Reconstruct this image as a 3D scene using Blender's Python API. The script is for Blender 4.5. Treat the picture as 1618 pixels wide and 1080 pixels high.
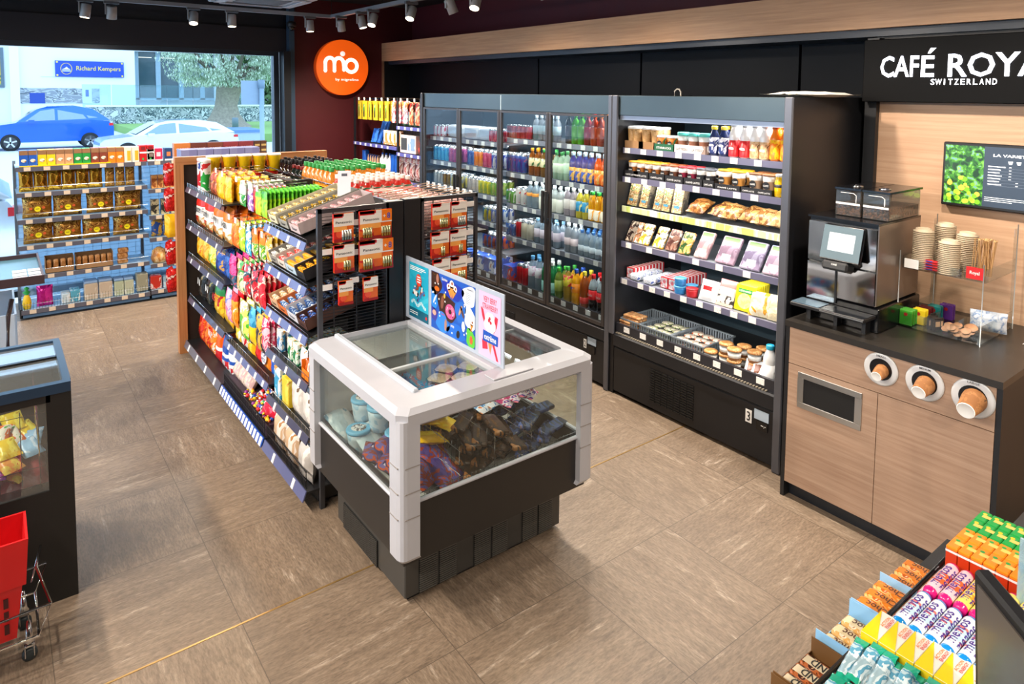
import bpy, bmesh, math, random
from mathutils import Matrix, Vector, noise
PI = math.pi
rnd = random.Random(7)
for o in list(bpy.data.objects): bpy.data.objects.remove(o)
C = bpy.context.scene.collection
SC = bpy.context.scene

# ---------------------------------------------------------------- camera
cam = bpy.data.objects.new('camera', bpy.data.cameras.new('camera')); C.objects.link(cam)
SC.camera = cam
cam.data.sensor_width = 36; cam.data.lens = 1082.4 / 1618 * 36
cam.data.shift_y = -(540 - 223.77) / 1618
cam.data.clip_start = 0.02; cam.data.clip_end = 400
yaw, pitch, roll = .651598, .0713872, .00903053
fw = Vector((math.sin(yaw), math.cos(yaw), 0)); rt = Vector((math.cos(yaw), -math.sin(yaw), 0)); up = Vector((0, 0, 1))
f2 = fw * math.cos(pitch) - up * math.sin(pitch); u2 = up * math.cos(pitch) + fw * math.sin(pitch)
r3 = rt * math.cos(roll) + u2 * math.sin(roll); u3 = u2 * math.cos(roll) - rt * math.sin(roll)
M = Matrix((r3, u3, -f2)).transposed().to_4x4(); M.translation = (0, 0, 2.07)
cam.matrix_world = M

# ---------------------------------------------------------------- world and exposure
W = bpy.data.worlds.new('world'); SC.world = W; W.use_nodes = True
nt = W.node_tree; nt.nodes.clear()
bg = nt.nodes.new('ShaderNodeBackground'); wo = nt.nodes.new('ShaderNodeOutputWorld')
bg.inputs[0].default_value = (.62, .80, 1.0, 1); bg.inputs[1].default_value = 2.6
nt.links.new(bg.outputs[0], wo.inputs[0])
SC.view_settings.view_transform = 'Standard'; SC.view_settings.look = 'None'
SC.view_settings.exposure = 0.4; SC.view_settings.gamma = 1
SC.view_settings.use_curve_mapping = False
LAMP = 98.0        # watts of one track spotlight
TUBE = 2.0         # watts per metre of refrigerator tube

# ---------------------------------------------------------------- materials
MATS = {}
def lin(c):
    if isinstance(c, str):
        c = tuple(int(c[i:i + 2], 16) / 255 for i in (0, 2, 4))
    return tuple((x / 12.92 if x <= .04045 else ((x + .055) / 1.055) ** 2.4) for x in c) + (1,)
def newmat(name):
    m = bpy.data.materials.new(name); m.use_nodes = True; MATS[name] = m
    t = m.node_tree; b = t.nodes['Principled BSDF']
    return m, t, b
def pm(c, rough=.5, metal=0, coat=0, emit=0, vary=.06, bump=0):
    key = ('pm', c, rough, metal, coat, emit, vary, bump)
    if key in MATS: return MATS[key]
    m, t, b = newmat('plain_%s' % (c if isinstance(c, str) else 'x')); MATS[key] = m
    n = t.nodes.new('ShaderNodeTexNoise'); n.inputs['Scale'].default_value = 9
    tc = t.nodes.new('ShaderNodeTexCoord'); t.links.new(tc.outputs['Object'], n.inputs['Vector'])
    r = t.nodes.new('ShaderNodeMixRGB'); L = lin(c)
    r.inputs[1].default_value = tuple(x * (1 - vary) for x in L[:3]) + (1,)
    r.inputs[2].default_value = tuple(min(1, x * (1 + vary)) for x in L[:3]) + (1,)
    t.links.new(n.outputs[0], r.inputs[0]); t.links.new(r.outputs[0], b.inputs['Base Color'])
    b.inputs['Roughness'].default_value = rough; b.inputs['Metallic'].default_value = metal
    b.inputs['Coat Weight'].default_value = coat
    if emit:
        b.inputs['Emission Color'].default_value = L; b.inputs['Emission Strength'].default_value = emit
    if bump:
        bn = t.nodes.new('ShaderNodeBump'); n2 = t.nodes.new('ShaderNodeTexNoise'); n2.inputs['Scale'].default_value = bump
        t.links.new(tc.outputs['Object'], n2.inputs['Vector']); bn.inputs['Strength'].default_value = .3; bn.inputs['Distance'].default_value = .002
        t.links.new(n2.outputs[0], bn.inputs['Height']); t.links.new(bn.outputs[0], b.inputs['Normal'])
    return m
def ramp(t, stops, mode='CONSTANT'):
    r = t.nodes.new('ShaderNodeValToRGB'); r.color_ramp.interpolation = mode
    e = r.color_ramp.elements
    while len(e) < len(stops): e.new(.5)
    for i, (p, c) in enumerate(stops): e[i].position = p; e[i].color = lin(c)
    return r
def prt(pal, scale=45, rough=.3, metal=0, sx=1, sy=1, sz=1, bump=0, coat=0):
    """printed wrapper: patches of the palette's colours"""
    key = ('prt', tuple(pal), scale, rough, metal, sx, sy, sz, bump)
    if key in MATS: return MATS[key]
    m, t, b = newmat('printed_wrapper'); MATS[key] = m
    tc = t.nodes.new('ShaderNodeTexCoord'); mp = t.nodes.new('ShaderNodeMapping')
    mp.inputs['Scale'].default_value = (sx, sy, sz)
    n = t.nodes.new('ShaderNodeTexNoise'); n.inputs['Scale'].default_value = scale * .5; n.inputs['Detail'].default_value = 3
    n.inputs['Distortion'].default_value = .8
    t.links.new(tc.outputs['Object'], mp.inputs[0]); t.links.new(mp.outputs[0], n.inputs['Vector'])
    k = len(pal); w = .30 / max(1, k - 1)
    st = [(0, pal[0])] + [(.36 + w * i, pal[i]) for i in range(1, k)]
    r = ramp(t, st); t.links.new(n.outputs[0], r.inputs[0])
    t.links.new(r.outputs[0], b.inputs['Base Color'])
    b.inputs['Roughness'].default_value = rough; b.inputs['Metallic'].default_value = metal; b.inputs['Coat Weight'].default_value = coat
    if bump:
        n2 = t.nodes.new('ShaderNodeTexNoise'); n2.inputs['Scale'].default_value = bump; n2.inputs['Detail'].default_value = 2
        bn = t.nodes.new('ShaderNodeBump'); bn.inputs['Strength'].default_value = .8; bn.inputs['Distance'].default_value = .006
        t.links.new(tc.outputs['Object'], n2.inputs['Vector']); t.links.new(n2.outputs[0], bn.inputs['Height']); t.links.new(bn.outputs[0], b.inputs['Normal'])
    return m
def clear(c='ffffff', gl=.08, rough=.02, tint=.0, name='clear'):
    """glass / clear plastic: see-through mixed with a gloss"""
    key = ('clr', c, gl, rough, tint)
    if key in MATS: return MATS[key]
    m, t, b = newmat('clear_pane'); MATS[key] = m
    t.nodes.remove(b); out = t.nodes['Material Output']
    tr = t.nodes.new('ShaderNodeBsdfTransparent'); tr.inputs[0].default_value = lin(c)
    g = t.nodes.new('ShaderNodeBsdfGlossy'); g.inputs['Roughness'].default_value = rough
    mx = t.nodes.new('ShaderNodeMixShader'); fr = t.nodes.new('ShaderNodeLayerWeight'); pw = t.nodes.new('ShaderNodeMath'); pw.operation = 'POWER'; pw.inputs[1].default_value = 4
    ad = t.nodes.new('ShaderNodeMath'); ad.operation = 'MULTIPLY_ADD'; ad.inputs[1].default_value = .7; ad.inputs[2].default_value = gl
    t.links.new(fr.outputs['Facing'], pw.inputs[0]); t.links.new(pw.outputs[0], ad.inputs[0]); t.links.new(ad.outputs[0], mx.inputs[0])
    t.links.new(tr.outputs[0], mx.inputs[1]); t.links.new(g.outputs[0], mx.inputs[2])
    if tint:
        d = t.nodes.new('ShaderNodeBsdfDiffuse'); d.inputs[0].default_value = lin(c)
        m2 = t.nodes.new('ShaderNodeMixShader'); m2.inputs[0].default_value = tint
        t.links.new(mx.outputs[0], m2.inputs[1]); t.links.new(d.outputs[0], m2.inputs[2]); t.links.new(m2.outputs[0], out.inputs[0])
    else: t.links.new(mx.outputs[0], out.inputs[0])
    return m
def wood(c1, c2, ax='y', rough=.5):
    key = ('wood', c1, c2, ax)
    if key in MATS: return MATS[key]
    m, t, b = newmat('oak_laminate'); MATS[key] = m
    tc = t.nodes.new('ShaderNodeTexCoord'); mp = t.nodes.new('ShaderNodeMapping')
    s = {'x': (.9, 26, 26), 'y': (26, .9, 26), 'z': (26, 26, .9)}[ax]
    mp.inputs['Scale'].default_value = s
    n = t.nodes.new('ShaderNodeTexNoise'); n.inputs['Scale'].default_value = 2.2; n.inputs['Detail'].default_value = 6; n.inputs['Roughness'].default_value = .65
    t.links.new(tc.outputs['Object'], mp.inputs[0]); t.links.new(mp.outputs[0], n.inputs['Vector'])
    r = ramp(t, [(.3, c1), (.7, c2)], 'LINEAR'); t.links.new(n.outputs[0], r.inputs[0]); t.links.new(r.outputs[0], b.inputs['Base Color'])
    b.inputs['Roughness'].default_value = rough
    return m

BLK = pm('17181b', .45); BLK2 = pm('222327', .35, .3); BLKG = pm('0e0f12', .18); ANTH = pm('3a3b40', .4, .2); ANTL = pm('63656d', .35, .5)
STRIP = pm('6c6c86', .3, .0, coat=.4); TAG = prt(('f2f2f0', 'e8e8e6', 'f4f4f2', '8b8b90'), 260, .5); WHITE = pm('eeeeec', .4); CREAM = pm('cfc6c2', .38)
STEEL = pm('c4c4c2', .28, .9); CHROME = pm('d8d8d8', .12, 1); SHELFM = pm('8d939c', .4, .3); REDW = pm('4c0810', .6); LTUBE = pm('ffffff', .5, emit=2.6)
OAK = wood('a37d5f', 'c9a585', 'y'); OAKX = wood('b9946c', 'd0ac83', 'x'); OAKY = wood('ad8a66', 'c9a680', 'y'); OAKZ = wood('a8693a', 'c68a58', 'z'); OAKXF = wood('a8693a', 'c68a58', 'x')
CLEAR = clear('ffffff', .02); PANE = clear('e6f2f0', .05); ACRY = clear('f3f6f6', .06); FOILCLR = clear('f0f4f8', .22, .15)
def liquid(c): return pm(c, .12, coat=.5, vary=.12)

# ---------------------------------------------------------------- mesh builder
_txt = {}
def text_geo(s):
    if s not in _txt:
        cu = bpy.data.curves.new('t', 'FONT'); cu.body = s; cu.size = 1; cu.resolution_u = 2; cu.offset = .012
        o = bpy.data.objects.new('t', cu); me = bpy.data.meshes.new_from_object(o)
        vs = [v.co.copy() for v in me.vertices]; fs = [tuple(p.vertices) for p in me.polygons]
        x0 = min(v.x for v in vs); x1 = max(v.x for v in vs); y0 = min(v.y for v in vs); y1 = max(v.y for v in vs)
        _txt[s] = ([Vector((v.x - (x0 + x1) / 2, v.y - (y0 + y1) / 2, 0)) for v in vs], fs, x1 - x0, y1 - y0)
        bpy.data.objects.remove(o); bpy.data.curves.remove(cu); bpy.data.meshes.remove(me)
    return _txt[s]
_box = {}
def bevbox(sx, sy, sz, b, seg):
    k = (round(sx, 4), round(sy, 4), round(sz, 4), b, seg)
    if k not in _box:
        bm = bmesh.new(); bmesh.ops.create_cube(bm, size=1)
        for v in bm.verts: v.co = Vector((v.co.x * sx, v.co.y * sy, v.co.z * sz))
        bmesh.ops.bevel(bm, geom=list(bm.edges), offset=b, segments=seg, affect='EDGES', profile=.5)
        bm.verts.index_update()
        _box[k] = ([v.co.copy() for v in bm.verts], [tuple(v.index for v in f.verts) for f in bm.faces]); bm.free()
    return _box[k]
class MB:
    def __init__(s): s.v = []; s.f = []; s.m = []; s.sm = []; s.T = Matrix()
    def add(s, vs, fs, mat, smooth=False, T=None):
        T = s.T @ T if T is not None else s.T; n = len(s.v)
        s.v += [T @ Vector(v) for v in vs]; s.f += [tuple(i + n for i in f) for f in fs]
        s.m += (mat if isinstance(mat, list) else [mat] * len(fs)); s.sm += (smooth if isinstance(smooth, list) else [smooth] * len(fs)); return s
    def box(s, x0, x1, y0, y1, z0, z1, mat, b=0, seg=1, T=None):
        c = Matrix.Translation(((x0 + x1) / 2, (y0 + y1) / 2, (z0 + z1) / 2)); T = T @ c if T is not None else c
        sx, sy, sz = abs(x1 - x0), abs(y1 - y0), abs(z1 - z0)
        b = min(b, min(sx, sy, sz) * .45)
        if b > 0: vs, fs = bevbox(sx, sy, sz, b, seg)
        else:
            vs = [Vector((a * sx / 2, bb * sy / 2, cc * sz / 2)) for a in (-1, 1) for bb in (-1, 1) for cc in (-1, 1)]
            fs = [(0, 1, 3, 2), (4, 6, 7, 5), (0, 4, 5, 1), (2, 3, 7, 6), (0, 2, 6, 4), (1, 5, 7, 3)]
        if seg > 1:
            ar = [((vs[f[1]] - vs[f[0]]).cross(vs[f[-1]] - vs[f[0]])).length for f in fs]; top = sorted(ar)[-6] if len(ar) > 6 else 0
            return s.add(vs, fs, mat, [a < top * .999 for a in ar], T)
        return s.add(vs, fs, mat, False, T)
    def lathe(s, prof, mat, n=14, cx=0, cy=0, T=None, smooth=True, sq=0):
        """prof: (r, z[, mat])"""
        vs = []; fs = []; ms = []; cur = mat
        for p in prof:
            for i in range(n):
                a = 2 * PI * (i + .5) / n; r = p[0]
                if sq: ca, sa = math.cos(a), math.sin(a); r = p[0] * (1 - sq + sq / max(abs(ca), abs(sa)))
                vs.append((cx + r * math.cos(a), cy + r * math.sin(a), p[1]))
        for k in range(len(prof) - 1):
            if len(prof[k]) > 2: cur = prof[k][2]
            for i in range(n):
                j = (i + 1) % n; fs.append((k * n + i, k * n + j, (k + 1) * n + j, (k + 1) * n + i)); ms.append(cur)
        fs.append(tuple(range(n - 1, -1, -1))); ms.append(ms[0])
        fs.append(tuple((len(prof) - 1) * n + i for i in range(n))); ms.append(ms[-2])
        return s.add(vs, fs, ms, smooth, T)
    def tube(s, pts, r, mat, n=6, T=None):
        pts = [Vector(p) for p in pts]; vs = []; fs = []
        for i, p in enumerate(pts):
            d = (pts[min(i + 1, len(pts) - 1)] - pts[max(i - 1, 0)]).normalized()
            a = d.cross(Vector((0, 0, 1)));
            if a.length < .1: a = d.cross(Vector((1, 0, 0)))
            a.normalize(); b = d.cross(a); rr = r[i] if isinstance(r, (list, tuple)) else r
            for k in range(n): vs.append(p + a * rr * math.cos(2 * PI * k / n) + b * rr * math.sin(2 * PI * k / n))
        for i in range(len(pts) - 1):
            for k in range(n): j = (k + 1) % n; fs.append((i * n + k, i * n + j, (i + 1) * n + j, (i + 1) * n + k))
        fs.append(tuple(range(n))); fs.append(tuple((len(pts) - 1) * n + k for k in range(n - 1, -1, -1)))
        return s.add(vs, fs, mat, n > 4, T)
    def prism(s, poly, y0, y1, mat, T=None, smooth=False):
        """poly in (x,z), extruded along y"""
        n = len(poly); vs = [(p[0], y0, p[1]) for p in poly] + [(p[0], y1, p[1]) for p in poly]
        fs = [tuple(range(n)), tuple(range(2 * n - 1, n - 1, -1))] + [(i, i + n, (i + 1) % n + n, (i + 1) % n) for i in range(n)]
        return s.add(vs, fs, mat, smooth, T)
    def text(s, t, w, h, x, y, z, mat, T=None, ext=0):
        """text on a face that looks to -y, centred at x,z; w and h its size"""
        vs, fs, tw, th = text_geo(t); a = w / tw; b = h / th
        s.add([(x + v.x * a, y, z + v.y * b) for v in vs], fs, mat, False, T)
        return s
    def panel(s, x0, x1, z0, z1, y, mat, T=None):
        return s.add([(x0, y, z0), (x1, y, z0), (x1, y, z1), (x0, y, z1)], [(0, 1, 2, 3)], mat, False, T)
    def disc(s, cx, cz, r, y, mat, n=20, rz=None, T=None):
        rz = rz or r
        return s.add([(cx + r * math.cos(2 * PI * i / n), y, cz + rz * math.sin(2 * PI * i / n)) for i in range(n)], [tuple(range(n))], mat, False, T)
    def pouch(s, w, h, t, mats, nx=8, nz=10, wr=.004, seal=.07, seed=0, T=None, puff=.5, base=None):
        """pillow bag, mats: function of (u,v) or material"""
        for side in (-1, 1):
            vs = []; fs = []; ms = []
            for j in range(nz + 1):
                v = j / nz
                for i in range(nx + 1):
                    u = i / nx; a = max(0, 1 - abs(2 * u - 1) ** 3); vv = (v - seal) / (1 - 2 * seal)
                    bb = max(0, 1 - abs(2 * vv - 1) ** 4) if 0 <= vv <= 1 else 0
                    th = t / 2 * (a * bb) ** puff
                    ns = noise.noise(Vector((u * 5 + seed, v * 6, side * 3 + seed * 1.7)))
                    wv = w * (1 - .04 * math.sin(PI * min(1, max(0, vv))))
                    vs.append(((u - .5) * wv, side * (th + wr * ns * (1 if bb > 0 else .3)), v * h))
            for j in range(nz):
                for i in range(nx):
                    q = (j * (nx + 1) + i, j * (nx + 1) + i + 1, (j + 1) * (nx + 1) + i + 1, (j + 1) * (nx + 1) + i)
                    fs.append(q if side < 0 else q[::-1])
                    ms.append(mats((i + .5) / nx, (j + .5) / nz) if callable(mats) else mats)
            s.add(vs, fs, ms, True, T)
        return s
    def grid(s, w, h, nx, nz, y, r, mat, x0=0, z0=0):
        for i in range(nx + 1): s.box(x0 + w * i / nx - r, x0 + w * i / nx + r, y - r, y + r, z0, z0 + h, mat)
        for j in range(nz + 1): s.box(x0, x0 + w, y - r, y + r, z0 + h * j / nz - r, z0 + h * j / nz + r, mat)
        return s
    def obj(s, name, parent=None, loc=(0, 0, 0), rot=(0, 0, 0)):
        me = bpy.data.meshes.new(name); me.from_pydata([tuple(v) for v in s.v], [], s.f)
        order = []; idx = []
        for m in s.m:
            if m not in order: order.append(m)
            idx.append(order.index(m))
        for m in order: me.materials.append(m)
        me.polygons.foreach_set('material_index', idx); me.polygons.foreach_set('use_smooth', s.sm); me.update()
        o = bpy.data.objects.new(name, me); C.objects.link(o)
        o.location = loc; o.rotation_euler = rot
        if parent: o.parent = parent
        return o
def tag(o, label, cat, group=None, kind=None):
    o['label'] = label; o['category'] = cat
    if group: o['group'] = group
    if kind: o['kind'] = kind
    return o
def thing(name, label, cat, loc=(0, 0, 0), rz=0, group=None):
    o = bpy.data.objects.new(name, None); C.objects.link(o); o.empty_display_size = .05
    o.location = loc; o.rotation_euler = (0, 0, rz); return tag(o, label, cat, group)
def struct(mb, name, kind='structure'):
    o = mb.obj(name); o['kind'] = kind; return o
def copy_tree(o, parent=None):
    c = o.copy(); C.objects.link(c)
    if parent is not None: c.parent = parent
    for ch in list(o.children): copy_tree(ch, c)
    return c
used = set()
def put(proto, pos, label, cat, group=None, rz=-PI / 2, jit=0, rx=0, ry=0):
    """place the prototype at the first free position, copies at the others"""
    out = []
    for p in pos:
        if proto.name in used: o = copy_tree(proto)
        else: o = proto; used.add(proto.name)
        o.location = p[:3]; r = rz + (p[3] if len(p) > 3 else 0) + rnd.uniform(-jit, jit)
        if isinstance(o.rotation_euler, object): o.rotation_mode = 'XYZ'
        o.matrix_basis = Matrix.Translation(p[:3]) @ Matrix.Rotation(r, 4, 'Z') @ Matrix.Rotation(rx, 4, 'X') @ Matrix.Rotation(ry, 4, 'Y')
        for k in ('label', 'category', 'group'):
            if k in o: del o[k]
        tag(o, label, cat, group if len(pos) > 1 or group else None)
        out.append(o)
    return out

# ================================================================= the room
def floor_mat():
    m, t, b = newmat('stone_tiles'); N = t.nodes; K = t.links
    g = N.new('ShaderNodeNewGeometry'); 
    def math_(op, a, bb=None, c=None):
        n = N.new('ShaderNodeMath'); n.operation = op
        for i, q in enumerate((a, bb, c)):
            if q is None: continue
            if isinstance(q, (int, float)): n.inputs[i].default_value = q
            else: K.new(q, n.inputs[i])
        return n.outputs[0]
    sp = N.new('ShaderNodeSeparateXYZ'); K.new(g.outputs['Position'], sp.inputs[0])
    u = math_('MULTIPLY', math_('SUBTRACT', sp.outputs[0], .71 - 6), 1 / .6); v = math_('MULTIPLY', math_('SUBTRACT', sp.outputs[1], 2.635 - 6), 1 / .6)
    fu = math_('FLOOR', u); fv = math_('FLOOR', v); par = math_('MODULO', math_('ADD', fu, fv), 2)
    du = math_('SUBTRACT', u, fu); dv = math_('SUBTRACT', v, fv)
    def edge(d): return math_('MINIMUM', d, math_('SUBTRACT', 1.0, d))
    e = math_('MINIMUM', edge(du), edge(dv)); grout = math_('LESS_THAN', e, .0028)
    cb = N.new('ShaderNodeCombineXYZ'); K.new(fu, cb.inputs[0]); K.new(fv, cb.inputs[1])
    wn = N.new('ShaderNodeTexWhiteNoise'); wn.noise_dimensions = '2D'; K.new(cb.outputs[0], wn.inputs[0])
    # along / across the grain
    def mixv(a, bb):
        n = N.new('ShaderNodeMix'); n.data_type = 'FLOAT'; K.new(par, n.inputs[0]); K.new(a, n.inputs[2]); K.new(bb, n.inputs[3]); return n.outputs[0]
    al = mixv(sp.outputs[1], sp.outputs[0]); ac = mixv(sp.outputs[0], sp.outputs[1])
    off = math_('MULTIPLY', wn.outputs[0], 37.)
    def noi(sa, sc, det, dist=0, rough=.6):
        c = N.new('ShaderNodeCombineXYZ'); K.new(math_('ADD', math_('MULTIPLY', al, sa), off), c.inputs[0]); K.new(math_('MULTIPLY', ac, sc), c.inputs[1]); K.new(off, c.inputs[2])
        n = N.new('ShaderNodeTexNoise'); n.inputs['Scale'].default_value = 1; n.inputs['Detail'].default_value = det; n.inputs['Distortion'].default_value = dist; n.inputs['Roughness'].default_value = rough
        K.new(c.outputs[0], n.inputs['Vector']); return n.outputs[0]
    n1 = noi(9, 60, 10, .25, .8); n2 = noi(2.2, 12, 6, 1.2); n3 = noi(40, 160, 4)
    base = ramp(t, [(.25, '5c4e42'), (.5, '806f5e'), (.75, 'a4937f')], 'LINEAR')
    K.new(math_('ADD', math_('ADD', math_('MULTIPLY', n1, .6), math_('MULTIPLY', n2, .3)), math_('MULTIPLY_ADD', wn.outputs[0], .07, .015)), base.inputs[0])
    st = math_('MULTIPLY', math_('SMOOTH_MIN', 1.0, math_('MAXIMUM', math_('MULTIPLY', math_('SUBTRACT', n2, .60), 14.), 0.), .1), math_('MAXIMUM', math_('MULTIPLY_ADD', n1, 5., -2.2), 0.))
    mx = N.new('ShaderNodeMixRGB'); mx.inputs[2].default_value = lin('cbbcab'); K.new(math_('MINIMUM', math_('MULTIPLY', st, .6), .75), mx.inputs[0]); K.new(base.outputs[0], mx.inputs[1])
    m3 = N.new('ShaderNodeMixRGB'); m3.blend_type = 'MULTIPLY'; m3.inputs[0].default_value = .5
    r3_ = ramp(t, [(.35, '9a9a9a'), (.6, 'ffffff')], 'LINEAR'); K.new(n3, r3_.inputs[0]); K.new(mx.outputs[0], m3.inputs[1]); K.new(r3_.outputs[0], m3.inputs[2])
    m4 = N.new('ShaderNodeMixRGB'); m4.inputs[2].default_value = lin('4d4339'); K.new(math_('MULTIPLY', grout, .8), m4.inputs[0]); K.new(m3.outputs[0], m4.inputs[1])
    K.new(m4.outputs[0], b.inputs['Base Color']); b.inputs['Roughness'].default_value = .42
    bn = N.new('ShaderNodeBump'); bn.inputs['Strength'].default_value = .25; bn.inputs['Distance'].default_value = .002; K.new(n1, bn.inputs['Height']); K.new(bn.outputs[0], b.inputs['Normal'])
    return m
struct(MB().box(-3.4, 4.5, -2.6, 8.05, -.1, 0, floor_mat()), 'floor')
struct(MB().box(-3.4, 4.6, -2.6, 8.2, 3.15, 3.25, pm('0d0e11', .7)), 'ceiling')
struct(MB().box(2.84, 4.6, 8.0, 8.2, 0, 3.15, REDW), 'wall_back')
struct(MB().box(-3.4, 2.84, 8.0, 8.2, 2.52, 2.785, pm('17131a', .6)).box(-3.4, 2.84, 8.06, 8.2, 2.785, 3.15, pm('15171f', .5)), 'wall_back_lintel')
struct(MB().box(4.44, 4.6, -2.6, 8.0, 0, 3.15, pm('4b0c18', .6)), 'wall_right')
struct(MB().box(-3.4, 4.6, -2.75, -2.6, 0, 3.15, pm('8a7f78', .6)), 'wall_front')
# left wall with a shop window
lw = MB()
lw.box(-3.55, -3.4, -2.6, 2.0, 0, 3.15, pm('b9b2ac', .6)).box(-3.55, -3.4, 2.0, 8.2, 2.52, 3.15, BLK).box(-3.55, -3.4, 2, 8.2, 0, .08, BLK)
struct(lw, 'wall_left')
FR = pm('2c333c', .35, .4)
def window(name, T, w, h, z0, bars):
    r = MB(); r.T = T
    r.box(0, w, -.03, .05, z0, z0 + .06, FR).box(0, w, -.03, .05, z0 + h - .05, z0 + h, FR)
    for b in bars: r.box(b, b + .06, -.03, .05, z0 + .06, z0 + h - .05, FR)
    o = struct(r, name)
    g = MB(); g.T = T
    bb = list(bars)
    for a, c in zip(bb[:-1], bb[1:]): g.box(a + .06, c, .005, .015, z0 + .06, z0 + h - .05, clear('eef6fb', .0))
    go = g.obj('window_pane'); go.parent = o
window('window_1', Matrix.Translation((-3.4, 8.06, 0)), 6.1, 2.46, .06, [0, 2.2, 6.04])
window('window_2', Matrix.Translation((-3.45, 2.0, 0)) @ Matrix.Rotation(PI / 2, 4, 'Z'), 6.2, 2.46, .06, [0, 3, 6.14])
struct(MB().box(2.70, 2.78, 7.86, 8.02, 0, 2.52, pm('14171c', .4)).box(2.78, 2.84, 7.9, 8.0, 0, 3.15, pm('3c5165', .3, .3)), 'trim_1')  # blue-grey jamb colour stands in for a reflection
struct(MB().box(2.84, 2.88, 8.25, 8.75, -.5, 3.2, pm('8e8f90', .8, bump=60)), 'trim_outside_pillar')
# niche behind the refrigerators
FAS = wood('a87f5d', 'c69c76', 'y')
struct(MB().box(4.0, 4.44, -2.6, 8.0, 2.453, 2.68, FAS), 'trim_2')
struct(MB().box(4.0, 4.44, 7.95, 8.0, 0, 2.453, pm('7d5a42', .5)).box(4.01, 4.44, 7.93, 7.95, 0, 2.453, pm('0b0c10', .5)), 'trim_3')
NAVY = pm('060a11', .55); NAVY.node_tree.nodes['Principled BSDF'].inputs['Specular IOR Level'].default_value = .15
n_ = MB()
for a, b in ((8, 5.30), (5.28, 3.95), (3.93, 2.53), (2.51, 1.0)): n_.box(4.36, 4.42, b, a, 0, 2.42, NAVY)
n_.box(4.06, 4.44, -2.6, 7.93, 2.41, 2.453, pm('1b2634', .4))
struct(n_, 'wall_right_panelling')
struct(MB().box(4.08, 4.3, -2.6, 1.86, 0, 2.06, wood('b48e70', 'caa688', 'y')), 'wall_right_oak')
struct(MB().box(4.04, 4.3, 1.86, 1.925, 0, 2.4, BLK).box(4.1, 4.3, -2.6, 1.9, 2.38, 2.42, BLK), 'trim_4')
struct(MB().box(-3.4, 4.44, 2.6325, 2.6405, 0, .0015, pm('c9a46a', .3, .8)), 'trim_5')

# ceiling track with its spotlights
tr = thing('light_track', 'grey suspended ceiling track running along the window and refrigerator sides', 'light track', (2.96, 7.1, 2.85))
TM = pm('8f9298', .35, .4)
m = MB(); m.box(-3.96, 0, -.02, .02, 0, .035, TM).obj('rail', tr); m = MB(); m.box(-.02, .02, -8.1, -.02, 0, .035, TM).obj('rail', tr)
m = MB(); m.box(-3.98, -3.94, -8.1, -.02, 0, .035, TM).obj('rail', tr); m = MB(); m.box(-3.94, -.02, -8.1, -8.06, 0, .035, TM).obj('rail', tr)
m = MB()
for p in ((-.0, 0), (-.4, 0), (-2.2, 0), (0, -1.2), (0, -3), (0, -5), (-3.96, -4), (-2, -8.08)): m.tube([(p[0], p[1], .03), (p[0], p[1], .3)], .003, BLK)
m.obj('suspension_wire', tr)
HB = pm('93908f', .4)
def spot(name):
    r = thing(name, 'x', 'x')
    MB().box(-.06, .06, -.017, .017, .075, .1, pm('55565a', .5)).obj('adapter', r)
    MB().box(-.052, -.044, -.012, .012, -.02, .078, HB).obj('bracket', r)
    b = MB().lathe([(.038, .055, HB), (.041, .05), (.041, -.06), (.036, -.062, pm('ffe9c8', .3, emit=6)), (.030, -.045)], HB, 20)
    return b, r
def tracklight(x, y, tx, ty, tz, label, n=[0]):
    b, r = spot('track_spotlight'); r.location = (x, y, 2.755); r['label'] = label; r['category'] = 'spotlight'; r['group'] = 'spotlights on the ceiling track'
    d = (Vector((tx, ty, tz)) - Vector((x, y, 2.74))).normalized()
    q = d.to_track_quat('-Z', 'Y')
    h = b.obj('lamp_head', r); h.rotation_mode = 'QUATERNION'; h.rotation_quaternion = q
    L = bpy.data.lights.new('spot', 'SPOT'); L.energy = LAMP; L.color = (1, .87, .73); L.spot_size = math.radians(135); L.spot_blend = 1.0; L.shadow_soft_size = .05
    lo = bpy.data.objects.new('lamp_light', L); C.objects.link(lo); lo.parent = r; lo.location = d * .075; lo.rotation_mode = 'QUATERNION'; lo.rotation_quaternion = q
heads = [(.70, 7.1, .3, 7.0, 0, 'leftmost grey track spotlight above the window'), (.90, 7.1, .9, 7.9, 0, 'second grey track spotlight from the left, aimed down by the window'),
  (1.58, 7.1, 1.2, 5.8, 0, 'grey track spotlight over the window, tilted left with glowing lens'), (1.93, 7.1, 1.9, 6.8, 0, 'straight grey track spotlight above right part of the window'),
  (2.72, 7.1, 2.8, 6.9, 0, 'grey track spotlight left of the round orange sign, pointing down'), (2.96, 6.85, 3.6, 7.4, 0, 'grey spotlight just right of the track corner, above the orange sign'),
  (2.96, 6.35, 3.4, 5.8, 0.3, 'back one of two close spotlights near the track corner'), (2.96, 6.1, 2.0, 5.4, .6, 'front one of two close spotlights near the track corner'),
  (2.96, 5.35, 1.9, 4.6, .5, 'glowing spotlight on the track before the refrigerator row'), (2.96, 4.7, 3.9, 4.5, .5, 'grey spotlight turned away towards the glass door refrigerator'),
  (2.96, 4.35, 1.9, 3.6, .5, 'large glowing spotlight on the track at the top edge'), (2.96, 3.55, 3.9, 3.3, .5, 'spotlight cut by the top edge, turned to the refrigerators'),
  (2.96, 3.05, 2.0, 2.4, .3, 'rightmost glowing spotlight cut by the top edge of the photo')]
for h in heads: tracklight(*h)
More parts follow.
